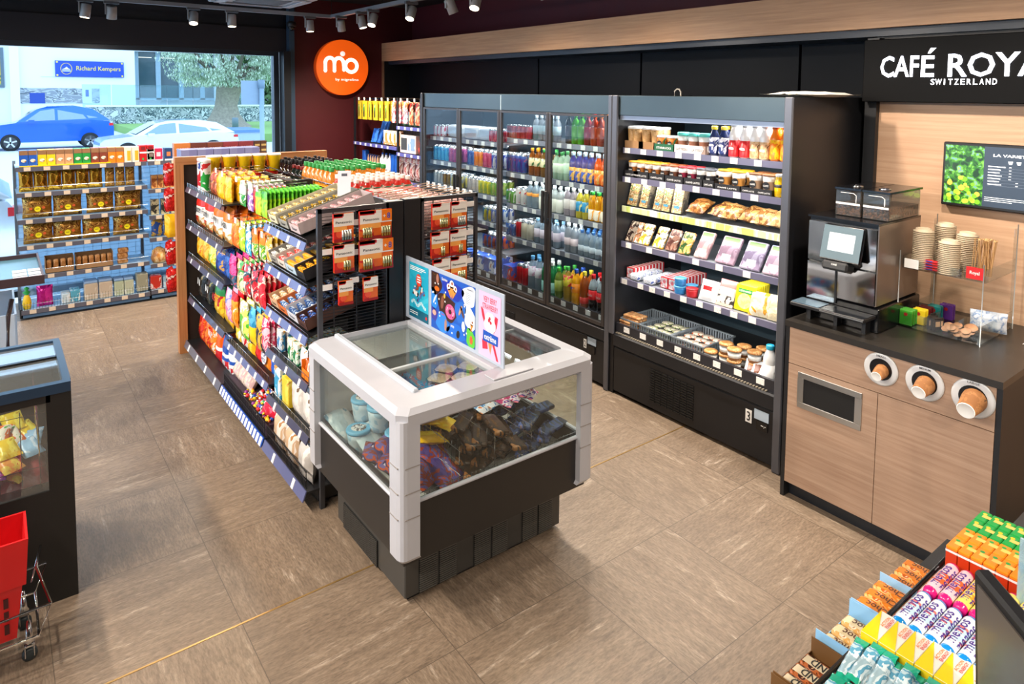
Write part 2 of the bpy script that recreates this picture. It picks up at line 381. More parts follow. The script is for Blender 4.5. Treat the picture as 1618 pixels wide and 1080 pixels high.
for k, (x, y, tx, ty) in enumerate([(2.96, 2.2, 3.7, 1.6), (2.96, 1.2, 3.9, 1.0), (2.96, 0, 3.5, -.3), (-1, 6.2, .3, 6.9), (-1, 5.2, .6, 5.0), (-1, 4.6, 1.2, 4.6), (-1, 4.0, 1.2, 3.8), (-1, 3.6, .3, 3.6), (-1, 2.8, .6, 3.0),
        (-1, 3.2, 1.0, 3.0), (-1, 2.4, .7, 2.2), (-1, 1.5, .6, 1.4), (-1, .5, .9, .7), (.6, -.98, 1.5, .6), (1.7, -.98, 1.9, .8)]):
    tracklight(x, y, tx, ty, .3, 'grey track spotlight out of view on the ceiling track loop')  # unseen heads, some added only to fill dim floor areas
ac = thing('ceiling_air_conditioner', 'white cassette air conditioner set in the black ceiling by the window', 'air conditioner', (2.12, 6.75, 2.95))
WG = pm('b9bec6', .4)
MB().box(-.45, .45, -.45, .45, 0, .2, pm('33373d', .5)).obj('housing', ac)
MB().box(-.4, .4, -.4, .4, -.025, 0, WG, .01).obj('cover', ac)
g = MB()
for i in range(14): g.box(-.22, .22, -.2 + i * .03, -.19 + i * .03, -.035, -.025, pm('7e848c', .4))
g.obj('grille', ac)
for a in range(4):
    MB().box(-.3, .3, -.37, -.29, -.04, -.033, WG, T=Matrix.Rotation(a * PI / 2, 4, 'Z') @ Matrix.Rotation(.0, 4, 'X')).obj('louvre', ac)
dc = thing('dome_camera', 'small black dome security camera high beside the window jamb', 'security camera', (2.78, 7.82, 2.80))
MB().lathe([(.05, .0), (.05, .05), (.03, .06)], BLK, 16).obj('mount', dc); MB().lathe([(.001, -.045), (.025, -.038), (.04, -.015), (.042, 0)], BLKG, 16).obj('dome', dc)

# round orange sign
sg = thing('round_shop_sign', 'round orange illuminated sign on the dark red back wall', 'sign', (3.438, 8.0, 2.357))
ORG = pm('fa5f12', .4, emit=.55); OS = pm('d84c10', .4, emit=.25)
MB().lathe([(.335, -.0, OS), (.335, .085, ORG), (.33, .09)], OS, 64, T=Matrix.Rotation(PI / 2, 4, 'X')).obj('disc', sg)
LW = pm('f7ece4', .4, emit=.7)
def letters_mio(mb):
    y = -.0925
    def stroke(pts, r):
        for a, b in zip(pts[:-1], pts[1:]):
            d = Vector((b[0] - a[0], 0, b[1] - a[1])); L = d.length; ang = math.atan2(d.z, d.x)
            T = Matrix.Translation((a[0], y, a[1])) @ Matrix.Rotation(-ang, 4, 'Y'); mb.box(0, L, -.004, .0, -r, r, LW, T=T)
        for p in pts: mb.lathe([(r, -.004), (r, 0)], LW, 14, T=Matrix.Translation((p[0], y, p[1])) @ Matrix.Rotation(PI / 2, 4, 'X') @ Matrix.Translation((0, 0, .004)))
    r = .0215; arc = lambda cx, cz, R, a0, a1, n=12: [(cx + R * math.cos(math.radians(a0 + (a1 - a0) * i / n)), cz + R * math.sin(math.radians(a0 + (a1 - a0) * i / n))) for i in range(n + 1)]
    stroke([(-.225, -.045)] + arc(-.168, .055, .057, 180, 0) + [(-.111, -.045)], r)
    stroke(arc(-.054, .055, .057, 180, 20) + [(.01, .02), (.01, -.03)], r)
    stroke(arc(.105, .022, .075, 0, 360, 20), r)
    mb.lathe([(.031, -.004), (.031, 0)], LW, 18, T=Matrix.Translation((-.005, y, .165)) @ Matrix.Rotation(PI / 2, 4, 'X') @ Matrix.Translation((0, 0, .004)))
    mb.text('by migrolino', .30, .04, .05, y - .004, -.15, LW)
mb = MB(); letters_mio(mb); mb.obj('lettering', sg)

# coffee sign box
cs = thing('cafe_sign_box', 'black sign box with glowing white lettering above the coffee counter', 'sign', (3.98, 1.915, 0), -PI / 2)
SB = pm('060607', .6); SB.node_tree.nodes['Principled BSDF'].inputs['Specular IOR Level'].default_value = .12
MB().box(0, 3.0, 0, .12, 2.037, 2.386, SB, .004).obj('panel', cs)
GL = pm('f4f6ff', .4, emit=2.2)
t_ = MB()
def fat(mb, s, x0, x1, z0, z1):
    for dx in (-.0008, .0008): mb.text(s, x1 - x0, z1 - z0, (x0 + x1) / 2 + dx, -.004, (z0 + z1) / 2, GL)
fat(t_, 'CAF', .098, .296, 2.174, 2.29); fat(t_, 'E', .309, .372, 2.174, 2.286); fat(t_, 'ROYAL', .438, .93, 2.172, 2.292)
t_.prism([(.338, 2.298), (.352, 2.298), (.378, 2.326), (.352, 2.326)], -.006, -.003, GL)
t_.obj('lettering', cs)
t2 = MB(); x = .362
for i, ch in enumerate('SWITZERLAND'):
    w = {'I': .006, 'W': .032}.get(ch, .02); t2.text(ch, w, .03, .368 + i * .0283, -.004, 2.147, GL)
t2.obj('small_lettering', cs)

# menu screen
ms = thing('menu_screen', 'black framed menu screen with coffee cherries on the oak wall', 'screen', (4.03, 1.497, 0), -PI / 2)
MB().box(0, .80, 0, .04, 1.497, 1.832, BLK, .004).obj('casing', ms)
pic = prt(('143418', '245a1c', '3c7c24', '6ca83c', '5c88a0', '8cb84c'), 60, .3); 
def emi(m, s):
    t = m.node_tree; b = t.nodes['Principled BSDF']; src = b.inputs['Base Color'].links[0].from_socket
    t.links.new(src, b.inputs['Emission Color']); b.inputs['Emission Strength'].default_value = s; return m
emi(pic, .5)
p_ = MB().panel(.012, .19, 1.512, 1.818, -.001, pic)
for i in range(26):
    a = rnd.uniform(.03, .175); z = rnd.uniform(1.52, 1.66); p_.disc(a, z, rnd.uniform(.008, .016), -.0015 - i * .00002, pm(rnd.choice(('8fd02a', 'a5dc3a', '6cb41e', 'd6a03c')), .4, emit=.7), 12)
p_.obj('photo_area', ms)
sl = MB().panel(.19, .788, 1.512, 1.818, -.001, pm('35404f', .3, emit=.35)); TX = pm('ffffff', .4, emit=1.0)
sl.text('LA VARIETÀ DEL CAFFÈ', .31, .017, .385, -.002, 1.778, TX)
for i, z in enumerate((1.72, 1.705, 1.69, 1.675, 1.66, 1.645, 1.63)):
    sl.panel(.21, .21 + (.06 if i else .075) - .005 * (i % 3), z - .0025, z + .0015, -.002, TX); sl.panel(.30 + .03 * (i > 4), .31 + .03 * (i > 4), z - .002, z + .001, -.002, TX); sl.panel(.21, .50, z - .0075, z - .0068, -.002, pm('8b95a5', .4, emit=.4))
for i in range(4): sl.prism([(.295 + i * .035, 1.75), (.315 + i * .035, 1.75), (.311 + i * .035, 1.735), (.299 + i * .035, 1.735)], -.003, -.002, TX)
for i in range(3): sl.panel(.20, .37 - .05 * (i == 2), 1.56 - i * .009, 1.562 - i * .009, -.002, TX)
sl.obj('menu_area', ms)

# ================================================================= refrigerators (local x runs to the right seen from the aisle, y into the case)
def fridge_shell(r, L, ncol):
    MB().box(0, .04, -.0, .78, 0, 2.06, BLK2).obj('side_panel', r)
    MB().box(L - .04, L, 0, .78, 0, 2.06, BLK2).obj('side_panel', r)
    MB().box(.04, L - .04, .7, .78, .05, 2.0, pm('22343f', .5)).obj('back_panel', r)
    MB().box(.04, L - .04, .032, .78, 2.0, 2.055, BLK).obj('roof', r)
    MB().box(.04, L - .04, .0, .03, 1.925, 2.058, pm('4b585e', .3, .55), .003).obj('header', r)
    b = MB().box(.04, L - .04, .0, .06, .02, .33, BLK2, .006).box(.04, L - .04, -.012, .05, .335, .43, BLK2, .01).box(.04, L - .04, .02, .7, .33, .45, BLK); b.obj('base', r)
def fridge_shelf(r, x0, x1, z, y0, y1, tags, strip=STRIP, tilt=0):
    s = MB().box(x0, x1, y0, y1, z - .016, z - .004, SHELFM).obj('shelf', r)
    st = MB().box(x0, x1, y0 - .012, y0, z - .036, z + .002, strip, T=None)
    for t in tags: st.box(t - .024, t + .024, y0 - .0155, y0 - .012, z - .034, z, TAG)
    st.obj('price_strip', s)
def led(r, x0, x1, y, z, w=TUBE, tube=True):
    if tube: MB().box(x0, x1, y - .008, y + .008, z - .006, z + .006, LTUBE).obj('light_tube', r)
    L = bpy.data.lights.new('tube', 'AREA'); L.shape = 'RECTANGLE'; L.size = x1 - x0; L.size_y = .03; L.energy = w * (x1 - x0); L.color = (1, .98, .95)
    lo = bpy.data.objects.new('tube_light', L); C.objects.link(lo); lo.parent = r; lo.location = ((x0 + x1) / 2, y + .01, z - .012); lo.rotation_euler = (.35, 0, 0)
def vents(mb, x0, z0, cols, rows, cw, ch, gx, gz, y, mat):
    for i in range(cols):
        for j in range(rows): mb.box(x0 + i * (cw + gx), x0 + i * (cw + gx) + cw, y - .002, y + .004, z0 + j * (ch + gz), z0 + j * (ch + gz) + ch, mat)
    return mb
# open refrigerated case: y from 3.25 to 1.97
of = thing('open_refrigerator', 'open black refrigerated case number 3 with chilled food shelves', 'refrigerator', (3.37, 3.28, 0), -PI / 2)
fridge_shell(of, 1.31, 4)
MB().box(.04, 1.27, .015, .05, 1.895, 1.925, pm('9aa4b6', .3, .3)).obj('header_lip', of)
MB().box(0, .05, -.02, .0, 0.0 + .42, 2.06, ANTL, .006).obj('front_post', of); MB().box(1.262, 1.312, -.02, .0, .0, 2.06, ANTL, .006).obj('front_post', of)
vents(MB(), .37, .07, 7, 14, .045, .008, .006, .008, -.003, pm('08090a', .6)).obj('ventilation_grille', of)
n3 = MB().panel(1.085, 1.125, .215, .29, -.004, WHITE); n3.text('3', .022, .055, 1.105, -.005, .252, BLK); n3.obj('number_plate', of)
d3 = MB().box(1.14, 1.23, -.004, .0, .255, .31, pm('b9cbdd', .4)).box(1.155, 1.225, -.006, 0, .2, .25, BLKG).text('--.-', .03, .012, 1.20, -.0065, .225, WHITE); d3.obj('controller', of)
Z = [1.705, 1.507, 1.305, 1.06, .805]
for i, z in enumerate(Z):
    n = [8, 8, 0, 6, 9][i]; dep = [.36, .38, .42, .46, .50][i]
    tg = [.1 + k * (1.12 / max(n, 1)) + rnd.uniform(-.02, .02) for k in range(n)]
    strip = STRIP if i != 2 else prt(('c6d878', 'dde6b4', 'f2f2ec', '8cbf3f'), 30, .4, sz=.1)
    fridge_shelf(of, .045, 1.265, z, .06, .06 + dep, tg, strip)
led(of, .08, 1.23, .10, 1.90, TUBE * 1.7)
for i, z in enumerate(Z): led(of, .08, 1.23, .085, z - .022, TUBE * .8)
fs = MB().box(.045, 1.265, .015, .035, .43, .497, pm('2b2b31', .35)).box(.045, 1.265, .06, .68, .43, .447, pm('2e3338', .4))
for k in range(8): fs.box(.12 + k * .145, .17 + k * .145, .012, .015, .452, .488, TAG)
for k in range(60): fs.box(.06 + k * .0193, .07 + k * .0193, -.004, .012, .431, .437, pm('8d8577', .4))
fs.obj('front_sill', of)
# glass door refrigerator: y from 5.88 to 3.28
gf = thing('glass_door_refrigerator', 'long black refrigerator number 2 with four glass doors', 'refrigerator', (3.37, 5.88, 0), -PI / 2)
fridge_shell(gf, 2.6, 4)
MB().box(1.3, 1.31, -.002, .0, 1.925, 2.05, pm('8fa0a8', .3)).obj('header_seam', gf)
vents(MB(), .9, .08, 9, 12, .06, .008, .01, .008, -.003, pm('08090a', .6)).obj('ventilation_grille', gf)
n3 = MB().panel(2.345, 2.375, .235, .30, -.004, WHITE); n3.text('2', .018, .045, 2.36, -.005, .268, BLK); n3.obj('number_plate', gf)
MB().box(2.385, 2.47, -.004, 0, .275, .325, pm('a9bccf', .4)).box(2.40, 2.46, -.006, 0, .215, .265, BLKG).obj('controller', gf)
ZR = [1.69, 1.405, 1.14, .865]; ZL = [1.64, 1.405, 1.17, .935, .70]
for (x0, x1, zz) in ((.045, 1.295, ZL), (1.305, 2.555, ZR)):
    for z in zz:
        n = 8; fridge_shelf(gf, x0, x1, z, .08, .56, [x0 + .1 + k * (x1 - x0 - .15) / n + rnd.uniform(-.02, .02) for k in range(n)], pm('8d8f9c', .3))
        led(gf, x0 + .03, x1 - .03, .105, z - .022, TUBE * .8)
    led(gf, x0 + .03, x1 - .03, .15, 1.96, TUBE * 1.6)
    b = MB().box(x0, x1, .06, .62, .455, .475, SHELFM).box(x0, x1, .045, .06, .455, .50, pm('2b2b31', .35))
    for k in range(9): b.box(x0 + .06 + k * .135, x0 + .11 + k * .135, .042, .045, .458, .495, TAG)
    b.obj('bottom_shelf', gf)
DF = pm('4a4646', .3, .5)
for k in range(4):
    x0 = .045 + k * .6275; x1 = x0 + .6225
    d = MB().box(x0, x0 + .03, -.012, .012, .44, 1.922, DF, .003).box(x1 - .03, x1, -.012, .012, .44, 1.922, DF, .003).box(x0 + .03, x1 - .03, -.012, .012, .44, .465, DF).box(x0 + .03, x1 - .03, -.012, .012, 1.905, 1.922, DF).obj('door', gf)
    MB().box(x0 + .03, x1 - .03, -.004, .004, .465, 1.905, clear('eef4f6', .035)).obj('pane', d)
    hx = x1 - .018 if k % 2 == 0 else x0 + .018
    MB().box(hx - .012, hx + .012, -.05, -.03, 1.08, 1.33, BLK, .004).box(hx - .006, hx + .006, -.032, -.01, 1.1, 1.12, BLK).box(hx - .006, hx + .006, -.032, -.01, 1.29, 1.31, BLK).obj('handle', d)
MB().box(2.56, 2.6, -.02, 0, .0, 2.06, ANTL, .006).obj('front_post', gf); MB().box(0, .04, -.02, 0, 0, 2.06, ANTH, .006).obj('front_post', gf)
# loose items on the refrigerator roof
rg = MB()
rg.pouch(.45, .3, .03, pm('d8d2c8', .6), wr=.01, T=Matrix.Rotation(-PI / 2, 4, 'X'))
o = rg.obj('folded_cloth'); o.location = (3.7, 2.2, 2.075); o.rotation_euler = (0, 0, 2.9); tag(o, 'pale folded paper bag lying on top of the open refrigerator', 'bag')
o = MB().tube([(0, 0, 0), (.0, 0, .035), (.02, 0, .05), (.04, 0, .05), (.055, 0, .03), (.055, 0, .0)], .005, pm('b8b2a8', .4)).obj('pipe_bend'); o.location = (3.8, 3.12, 2.055); o.rotation_euler = (0, 0, -PI / 2)
tag(o, 'small grey bent pipe on top of the open refrigerator', 'pipe')

# ================================================================= coffee cabinet
cc = thing('coffee_cabinet', 'oak fronted coffee cabinet with a black worktop and three cup dispensers', 'cabinet', (3.2, 1.87, 0), -PI / 2)
OAKF = wood('967762', 'b39781', 'x')
MB().box(0, .02, 0, .86, 0, .9, BLK).box(.925, .945, 0, .86, 0, .9, BLK).box(.02, .925, .05, .86, 0, .08, pm('151a22', .4)).box(.02, .925, .02, .86, .085, .9, BLK).obj('body', cc)
MB().box(-.0, .947, -.012, .872, .9, .93, pm('2a2724', .32)).obj('worktop', cc)
MB().box(.022, .923, .0, .018, .712, .898, OAKF).obj('drawer', cc)
d = MB().box(.022, .4625, 0, .018, .085, .708, OAKF).obj('door', cc)
MB().box(.4655, .923, 0, .018, .085, .708, OAKF).obj('door', cc)
w = MB().box(.076, .396, -.006, 0, .50, .53, STEEL, .002).box(.076, .396, -.006, 0, .653, .683, STEEL, .002).box(.076, .108, -.006, 0, .53, .653, STEEL).box(.364, .396, -.006, 0, .53, .653, STEEL).box(.108, .364, -.003, .001, .53, .653, pm('060608', .8)); w.obj('waste_slot', d)  # near-black sheet in the steel frame paints the dark of the hole
KR = prt(('8a5a30', '9c6a3c', '5c3a1c'), 60, .6)
for i, (cx, R, cr, tx) in enumerate(((.474, .075, .030, 'SMALL'), (.658, .078, .038, 'MEDIUM'), (.843, .081, .046, 'LARGE'))):
    T = Matrix.Translation((cx, 0, .826)) @ Matrix.Rotation(PI / 2, 4, 'X')
    ring = MB().lathe([(R * .62, .0), (R, .0), (R, .006), (R * .9, .008), (R * .63, .006)], pm('d4d6d8', .4, .2), 32, T=T)
    ring.text(tx, .045, .009, cx, -.0088, .826 + R * .8, pm('55575c', .5)); ro = ring.obj('cup_dispenser', cc)
    MB().disc(cx, .826, R * .66, -.0075, BLKG, 28).obj('opening', ro)
    T2 = Matrix.Translation((cx + .006, -.0, .822)) @ Matrix.Rotation(PI / 2 + .22, 4, 'X')
    MB().lathe([(cr * 1.05, -.01, KR), (cr, .02), (cr * .74, cr * 2.1), (cr * .74, cr * 2.1, WHITE), (cr * .7, cr * 2.16), (cr * .66, cr * 2.12)], KR, 24, T=T2).text('CAFÉ', cr * .9, cr * .3, 0, -cr * .9, cr * .9, BLK, T=T2).text('ROYAL', cr * .9, cr * .3, 0, -cr * .95, cr * .5, BLK, T=T2).obj('paper_cup', ro)
cb = MB().tube([(3.75, 1.02, .935), (3.78, .98, .97), (3.9, .96, 1.05), (4.05, .9, 1.2), (4.07, .7, 1.6)], .002, WHITE).obj('white_cable'); tag(cb, 'thin white cable rising from the worktop to the screen', 'cable')

# coffee machine, front -y
cm = thing('coffee_machine', 'mirrored automatic coffee machine with twin bean hoppers on the worktop', 'coffee machine', (3.30, 1.853, .93), -PI / 2); cm.scale = (.92, 1, 1)
MIR = pm('c9cdd0', .06, 1, vary=.0); SIDE = pm('7c6f66', .3, .6)
MB().box(.0, .40, .05, .5, 0, .12, BLKG, .005).box(.04, .06, .0, .06, 0, .07, BLK).box(.19, .21, .0, .06, 0, .07, BLK).box(.34, .36, .0, .06, 0, .07, BLK).obj('plinth', cm)
MB().box(-.02, .385, -.07, .06, .07, .088, BLK, .003).box(-.015, .14, -.065, .04, .088, .091, pm('6c8496', .25, .5)).box(.15, .38, -.065, .04, .088, .090, pm('1c1f24', .2, .3)).box(.15, .38, -.072, -.069, .078, .082, STEEL).obj('drip_tray', cm)  # blue-grey tray plate imitates a blue reflection by colour
MB().box(0, .38, .06, .5, .121, .52, BLKG, .004).box(.378, .384, .05, .5, .13, .52, SIDE).obj('housing', cm)
f_ = MB().box(.005, .165, .045, .06, .10, .29, MIR).box(.175, .375, .045, .06, .13, .29, MIR).box(.005, .375, .045, .06, .30, .50, MIR); f_.box(.165, .175, .04, .06, .10, .29, BLK); f_.obj('mirror_front', cm)
MB().box(0, .384, .04, .5, .52, .53, BLKG).obj('lid', cm)
sc = MB(); T = Matrix.Translation((.19, .02, .41)) @ Matrix.Rotation(-.25, 4, 'X')
sc.box(-.09, .13, -.012, .012, -.09, .09, BLKG, .006, T=T).box(-.085, .125, -.014, -.012, -.08, .085, pm('4c6470', .4), T=T).box(-.05, .09, -.0145, -.014, -.04, .05, pm('9cb4c0', .2), T=T); s0 = sc.obj('touch_screen', cm)  # bluish screen colour carries a painted reflection
MB().box(-.06, .08, -.03, .05, -.135, -.09, BLK, .01, T=T).text('CAFÉ', .03, .01, .01, -.032, -.105, WHITE, T=T).obj('spout', cm)
BEAN = prt(('2d1a10', '5a3420', '80502f', '3a2014'), 160, .4, bump=90)
for i in range(2):
    x0 = .095 + i * .15
    h = MB().box(x0, x0 + .14, .14, .48, .53, .665, clear('d8dcdc', .05, tint=.05), .004).obj('bean_hopper', cm)
    MB().box(x0 + .004, x0 + .136, .144, .47, .535, .59, BEAN).obj('coffee_beans', h)
    MB().box(x0 - .002, x0 + .142, .135, .50, .665, .675, BLKG).lathe([(.03, .675), (.03, .68)], CHROME, 20, cx=x0 + .07, cy=.23).lathe([(.02, .68), (.02, .684)], BLKG, 20, cx=x0 + .07, cy=.23).obj('hopper_lid', h)
    MB().box(x0 + .004, x0 + .136, .1375, .1395, .59, .60, WHITE).tube([(x0 + .03, .138, .65), (x0 + .1, .138, .65), (x0 + .115, .138, .64), (x0 + .115, .138, .605)], .0015, WHITE).obj('hopper_mark', h)

# acrylic stand
ast = thing('acrylic_stand', 'clear two-tier acrylic stand for cup lids and sugar on the worktop', 'stand', (3.56, 1.49, .93), -PI / 2)
A = MB()
for z, y0, y1 in ((.005, 0, .42), (.29, .03, .2), (.29, .2, .42)): A.box(0, .36, y0, y1, z, z + .004, ACRY)
for x in (0, .356): A.box(x, x + .004, 0, .42, .005, .09, ACRY).box(x, x + .004, .03, .42, .29, .35, ACRY).box(x, x + .004, .38, .42, .0, .5, ACRY)
A.obj('side_walls', ast)
A = MB().box(0, .36, 0, .004, .005, .075, ACRY).box(0, .26, .03, .034, .29, .335, ACRY).box(.26, .36, .06, .064, .29, .35, ACRY).box(.258, .262, .03, .3, .29, .34, ACRY)
for x in (.12, .235): A.box(x, x + .003, 0, .2, .01, .07, ACRY)
A.obj('dividers', ast)
A = MB()
for x in (0, .36):
    for y in (0, .42): A.tube([(x, y, 0), (x, y, .52 if y else .38)], .0025, pm('d5dde0', .1, .3), 5)
A.obj('rods', ast)
MB().box(.01, .075, .026, .029, .295, .34, WHITE).obj('label_card', ast)
LIDM = pm('bfae94', .55)
def lidstack(n):
    b = MB()
    for k in range(n): b.lathe([(.040, k * .009), (.046, k * .009), (.047, k * .009 + .004), (.041, k * .009 + .006), (.04, k * .009 + .009)], LIDM, 20)
    z = n * .009; b.lathe([(.046, z), (.047, z + .004), (.036, z + .007), (.035, z + .016), (.030, z + .018), (.026, z + .013)], LIDM, 20)
    return b.obj('stack_of_cup_lids')
for (x, y, n, lb) in ((3.64, 1.42, 20, 'front left tall stack of beige cup lids'), (3.78, 1.375, 22, 'back left stack of beige cup lids, the tallest'), (3.63, 1.30, 16, 'front right stack of beige cup lids above red sachets'), (3.76, 1.27, 19, 'back right stack of beige cup lids near the stirrers')):
    o = lidstack(n); o.location = (x, y, 1.226); tag(o, lb, 'cup lids', 'beige cup lid stacks on the acrylic stand')
st = MB()
for k in range(46):
    a = rnd.uniform(-.02, .02); b = rnd.uniform(-.04, .04); q = Matrix.Translation((a, b, .01)) @ Matrix.Rotation(rnd.uniform(-.12, .12), 4, 'X') @ Matrix.Rotation(rnd.uniform(-.12, .12), 4, 'Y')
    st.box(-.003, .003, -.0007, .0007, 0, .17, pm('c9a06c', .6), T=q).lathe([(.005, .17), (.005, .171)], pm('c9a06c', .6), 8, T=q @ Matrix.Rotation(0, 4, 'X'))
o = st.obj('wooden_stirrers'); o.location = (3.68, 1.175, 1.226); tag(o, 'bunch of wooden coffee stirrers in the acrylic stand', 'stirrers', kind='stuff')
o = MB().box(-.035, .035, -.004, .004, 0, .055, pm('c01818', .4)).text('Royal', .04, .02, 0, -.005, .028, WHITE).obj('red_label_card'); o.location = (3.605, 1.18, 1.227); o.rotation_euler = (0, 0, -PI / 2); tag(o, 'small red card in front of the wooden stirrers', 'card')
RS = MB().box(-.085, .085, -.012, .012, 0, .011, pm('d0252a', .35), .004).box(-.03, .0, -.0121, -.0119, .003, .008, pm('274aa8', .35)).obj('sugar_sachet')
put(RS, [(3.615, 1.36, 1.227 + k * .013, rnd.uniform(-.03, .03)) for k in range(4)], 'long red sugar sachet stacked at the front of the upper tray', 'sachet', 'red sugar sachets in the acrylic stand')
def tea(c): return MB().box(-.03, .03, -.006, .006, 0, .075, pm(c, .35), .003).disc(0, .055, .009, -.0065, pm('b02020', .4), 12).obj('tea_sachet')
for c, nm, y0, x0, n in (('3f9a2c', 'bright green', 1.455, 3.575, 5), ('e0c21c', 'yellow', 1.42, 3.635, 4), ('6a1420', 'dark red', 1.42, 3.70, 4), ('137a78', 'teal', 1.40, 3.76, 4), ('5a2a82', 'purple', 1.37, 3.83, 4)):
    put(tea(c), [(x0 + k * .013, y0 - .0 + (k % 2) * .004, .94, .0) for k in range(n)], nm + ' tea sachet standing in the lower acrylic tray', 'tea sachet', nm + ' tea sachets')
DS = MB().box(-.02, .02, -.004, .004, 0, .06, BLK, .002).panel(-.012, .012, .02, .045, -.0045, pm('c9a27a', .5)).obj('sugar_packet')
put(DS, [(3.60 + rnd.uniform(-.01, .07), 1.37 - k * .006, .945, 1.4 + rnd.uniform(-.3, .3)) for k in range(10)], 'black sugar packet standing in the lower acrylic tray', 'sugar packet', 'black sugar packets')
CP = MB().lathe([(.014, 0, BLK), (.019, .014), (.021, .015, pm('c99672', .5)), (.0205, .016)], BLK, 14).obj('coffee_creamer')
put(CP, [(3.585 + rnd.uniform(0, .13), 1.29 - rnd.uniform(0, .11), .942 + .008 * (k % 4), 0) for k in range(20)], 'small coffee creamer with a tan lid in the lower tray', 'creamer', 'coffee creamer capsules', rx=.5)
NP = MB().pouch(.15, .10, .05, prt(('dfe5ee', 'c8d2e0', '8ea6cc', 'eef2f8'), 70, .3), wr=.004).obj('napkin_pack')
put(NP, [(3.78, 1.17, .945, .3)], 'white plastic wrapped napkin pack at the back of the stand', 'napkins')

# ================================================================= product prototypes (front looks to -y, foot at z 0)
GRN = pm('1f9a3e', .35); YEL = pm('f0c419', .35); RED = pm('cf1a20', .35); ORA = pm('f07a12', .35); BLU = pm('1c4fae', .35); TEAL = pm('58c4c0', .4); PNK = pm('e0558f', .4); BRN = pm('6b3f23', .45); GLD = pm('b98a3c', .25, .8); LBL = pm('4fb4dc', .35)
def bottle(h, r, liq, cap, label, z0=.25, z1=.6, neck=.35, capr=.42, capcol=None, clearneck=None, txt=None, tc=None, sq=0, waist=0):
    L = liquid(liq) if isinstance(liq, str) else liq
    cl = clearneck or L
    prof = [(r * .8, 0, L), (r, h * .03), (r, h * .3), (r * (1 - waist), h * .45), (r, h * .6, cl), (r * .96, h * .66), (r * .72, h * .78), (r * neck, h * .86), (r * neck, h * .9)]
    o = MB().lathe(prof, L, 14, sq=sq).obj('bottle')
    c = pm(cap, .4) if isinstance(cap, str) else cap
    MB().lathe([(r * capr, h * .885), (r * (capr + .03), h * .9), (r * (capr + .03), h * .985), (r * capr, h)], c, 12).obj('cap', o)
    if label is not None:
        lb = MB().lathe([(r * 1.01, h * z0), (r * 1.012, h * z0 + .0005), (r * 1.012, h * z1), (r * 1.01, h * z1)], label, 14, sq=sq)
        if txt: lb.text(txt, r * 1.2, r * .5, 0, -r * 1.03, h * (z0 + z1) / 2, tc or WHITE)
        lb.obj('label', o)
    return o
def can(h, r, mat, top=None):
    a = top or pm('c9ccd0', .25, .9)
    return MB().lathe([(r * .8, 0, a), (r, h * .05, mat), (r, h * .9, a), (r * .86, h * .97), (r * .86, h), (r * .78, h), (r * .78, h * .98)], mat, 12).obj('drink_can')
def carton(w, d, h, mat, name='carton', txt=None, tm=None, panels=(), b=.001, ht=.25, zt=.6):
    m_ = MB().box(-w / 2, w / 2, -d / 2, d / 2, 0, h, mat, b)
    for (x0, x1, z0, z1, mm) in panels: m_.panel(-w / 2 + x0 * w, -w / 2 + x1 * w, z0 * h, z1 * h, -d / 2 - .0006, mm)
    if txt: m_.text(txt, w * .8, h * ht, 0, -d / 2 - .0014, h * zt, tm or WHITE)
    return m_.obj(name)
def cup(h, r0, r1, mat, lid, lidh=.012, name='cup', txt=None, tm=None, band=None):
    o = MB().lathe([(r0, 0, mat), (r0 + (r1 - r0) * .25, h * .25, band or mat), (r0 + (r1 - r0) * .7, h * .7, mat), (r1, h)], mat, 16).obj(name)
    l = MB().lathe([(r1 * 1.04, h), (r1 * 1.06, h + .003), (r1 * 1.04, h + lidh), (r1 * .9, h + lidh + .002)], lid, 16).obj('lid', o)
    if txt: MB().disc(0, h * .5, r1 * .55, -(r0 + r1) / 2 - .0025, BLK, 14).text(txt, r1 * .8, r1 * .3, 0, -(r0 + r1) / 2 - .0035, h * .5, WHITE).obj('label', o)
    return o
def bag(w, h, t, mats, name='bag', seed=0, seal=.07, wr=.006, puff=.5, extra=None, nx=8, nz=10):
    m_ = MB().pouch(w, h, t, mats, nx, nz, wr, seal, seed, puff=puff)
    if extra: extra(m_)
    return m_.obj(name)
def bands(*a):
    """vertical zones (v limit, material)"""
    def f(u, v):
        for lim, mm in a:
            if v < lim: return mm
        return a[-1][1]
    return f
def zone(base, inner, u0, u1, v0, v1, inner2=None, w0=0, w1=0):
    def f(u, v):
        if u0 < u < u1 and v0 < v < v1: return inner
        if inner2 and u0 < u < u1 and w0 < v < w1: return inner2
        return base
    return f
CLRB = clear('e8eef2', .18, .12, tint=.12)

# ---------------- open refrigerator
_before = set(C.objects)
OX = 3.37
def row(ys, z, x=OX + .105, n=1, dx=.07): return [(x + k * dx, y, z) for y in ys for k in range(n)]
TAN = prt(('b58a56', 'c29a66', '5c4226'), 60, .5)
z = 1.705
put(cup(.125, .030, .038, TAN, WHITE, .014, 'coffee_cup', None), row((3.17, 3.09, 3.005, 2.925), z + .005, n=2, dx=.08), 'tan coffee cup with white lid on top shelf of the open refrigerator', 'coffee cup', 'tan coffee cups with white lids')
put(cup(.08, .028, .037, prt(('d4741f', '1c6a45', 'e79a3c'), 40, .4), WHITE, .012, 'coffee_cup', 'S'), row((2.875, 2.79), z + .005), 'short orange and green coffee cup in a dark green tray', 'coffee cup', 'short orange coffee cups')
put(cup(.10, .027, .036, pm('dfe3e2', .4), pm('52c0b6', .4), .02, 'coffee_cup', None, band=pm('8c5a44', .4)), row((2.707, 2.625, 2.548), z + .005), 'white and brown coffee cup with turquoise lid on the top shelf', 'coffee cup', 'coffee cups with turquoise lids')
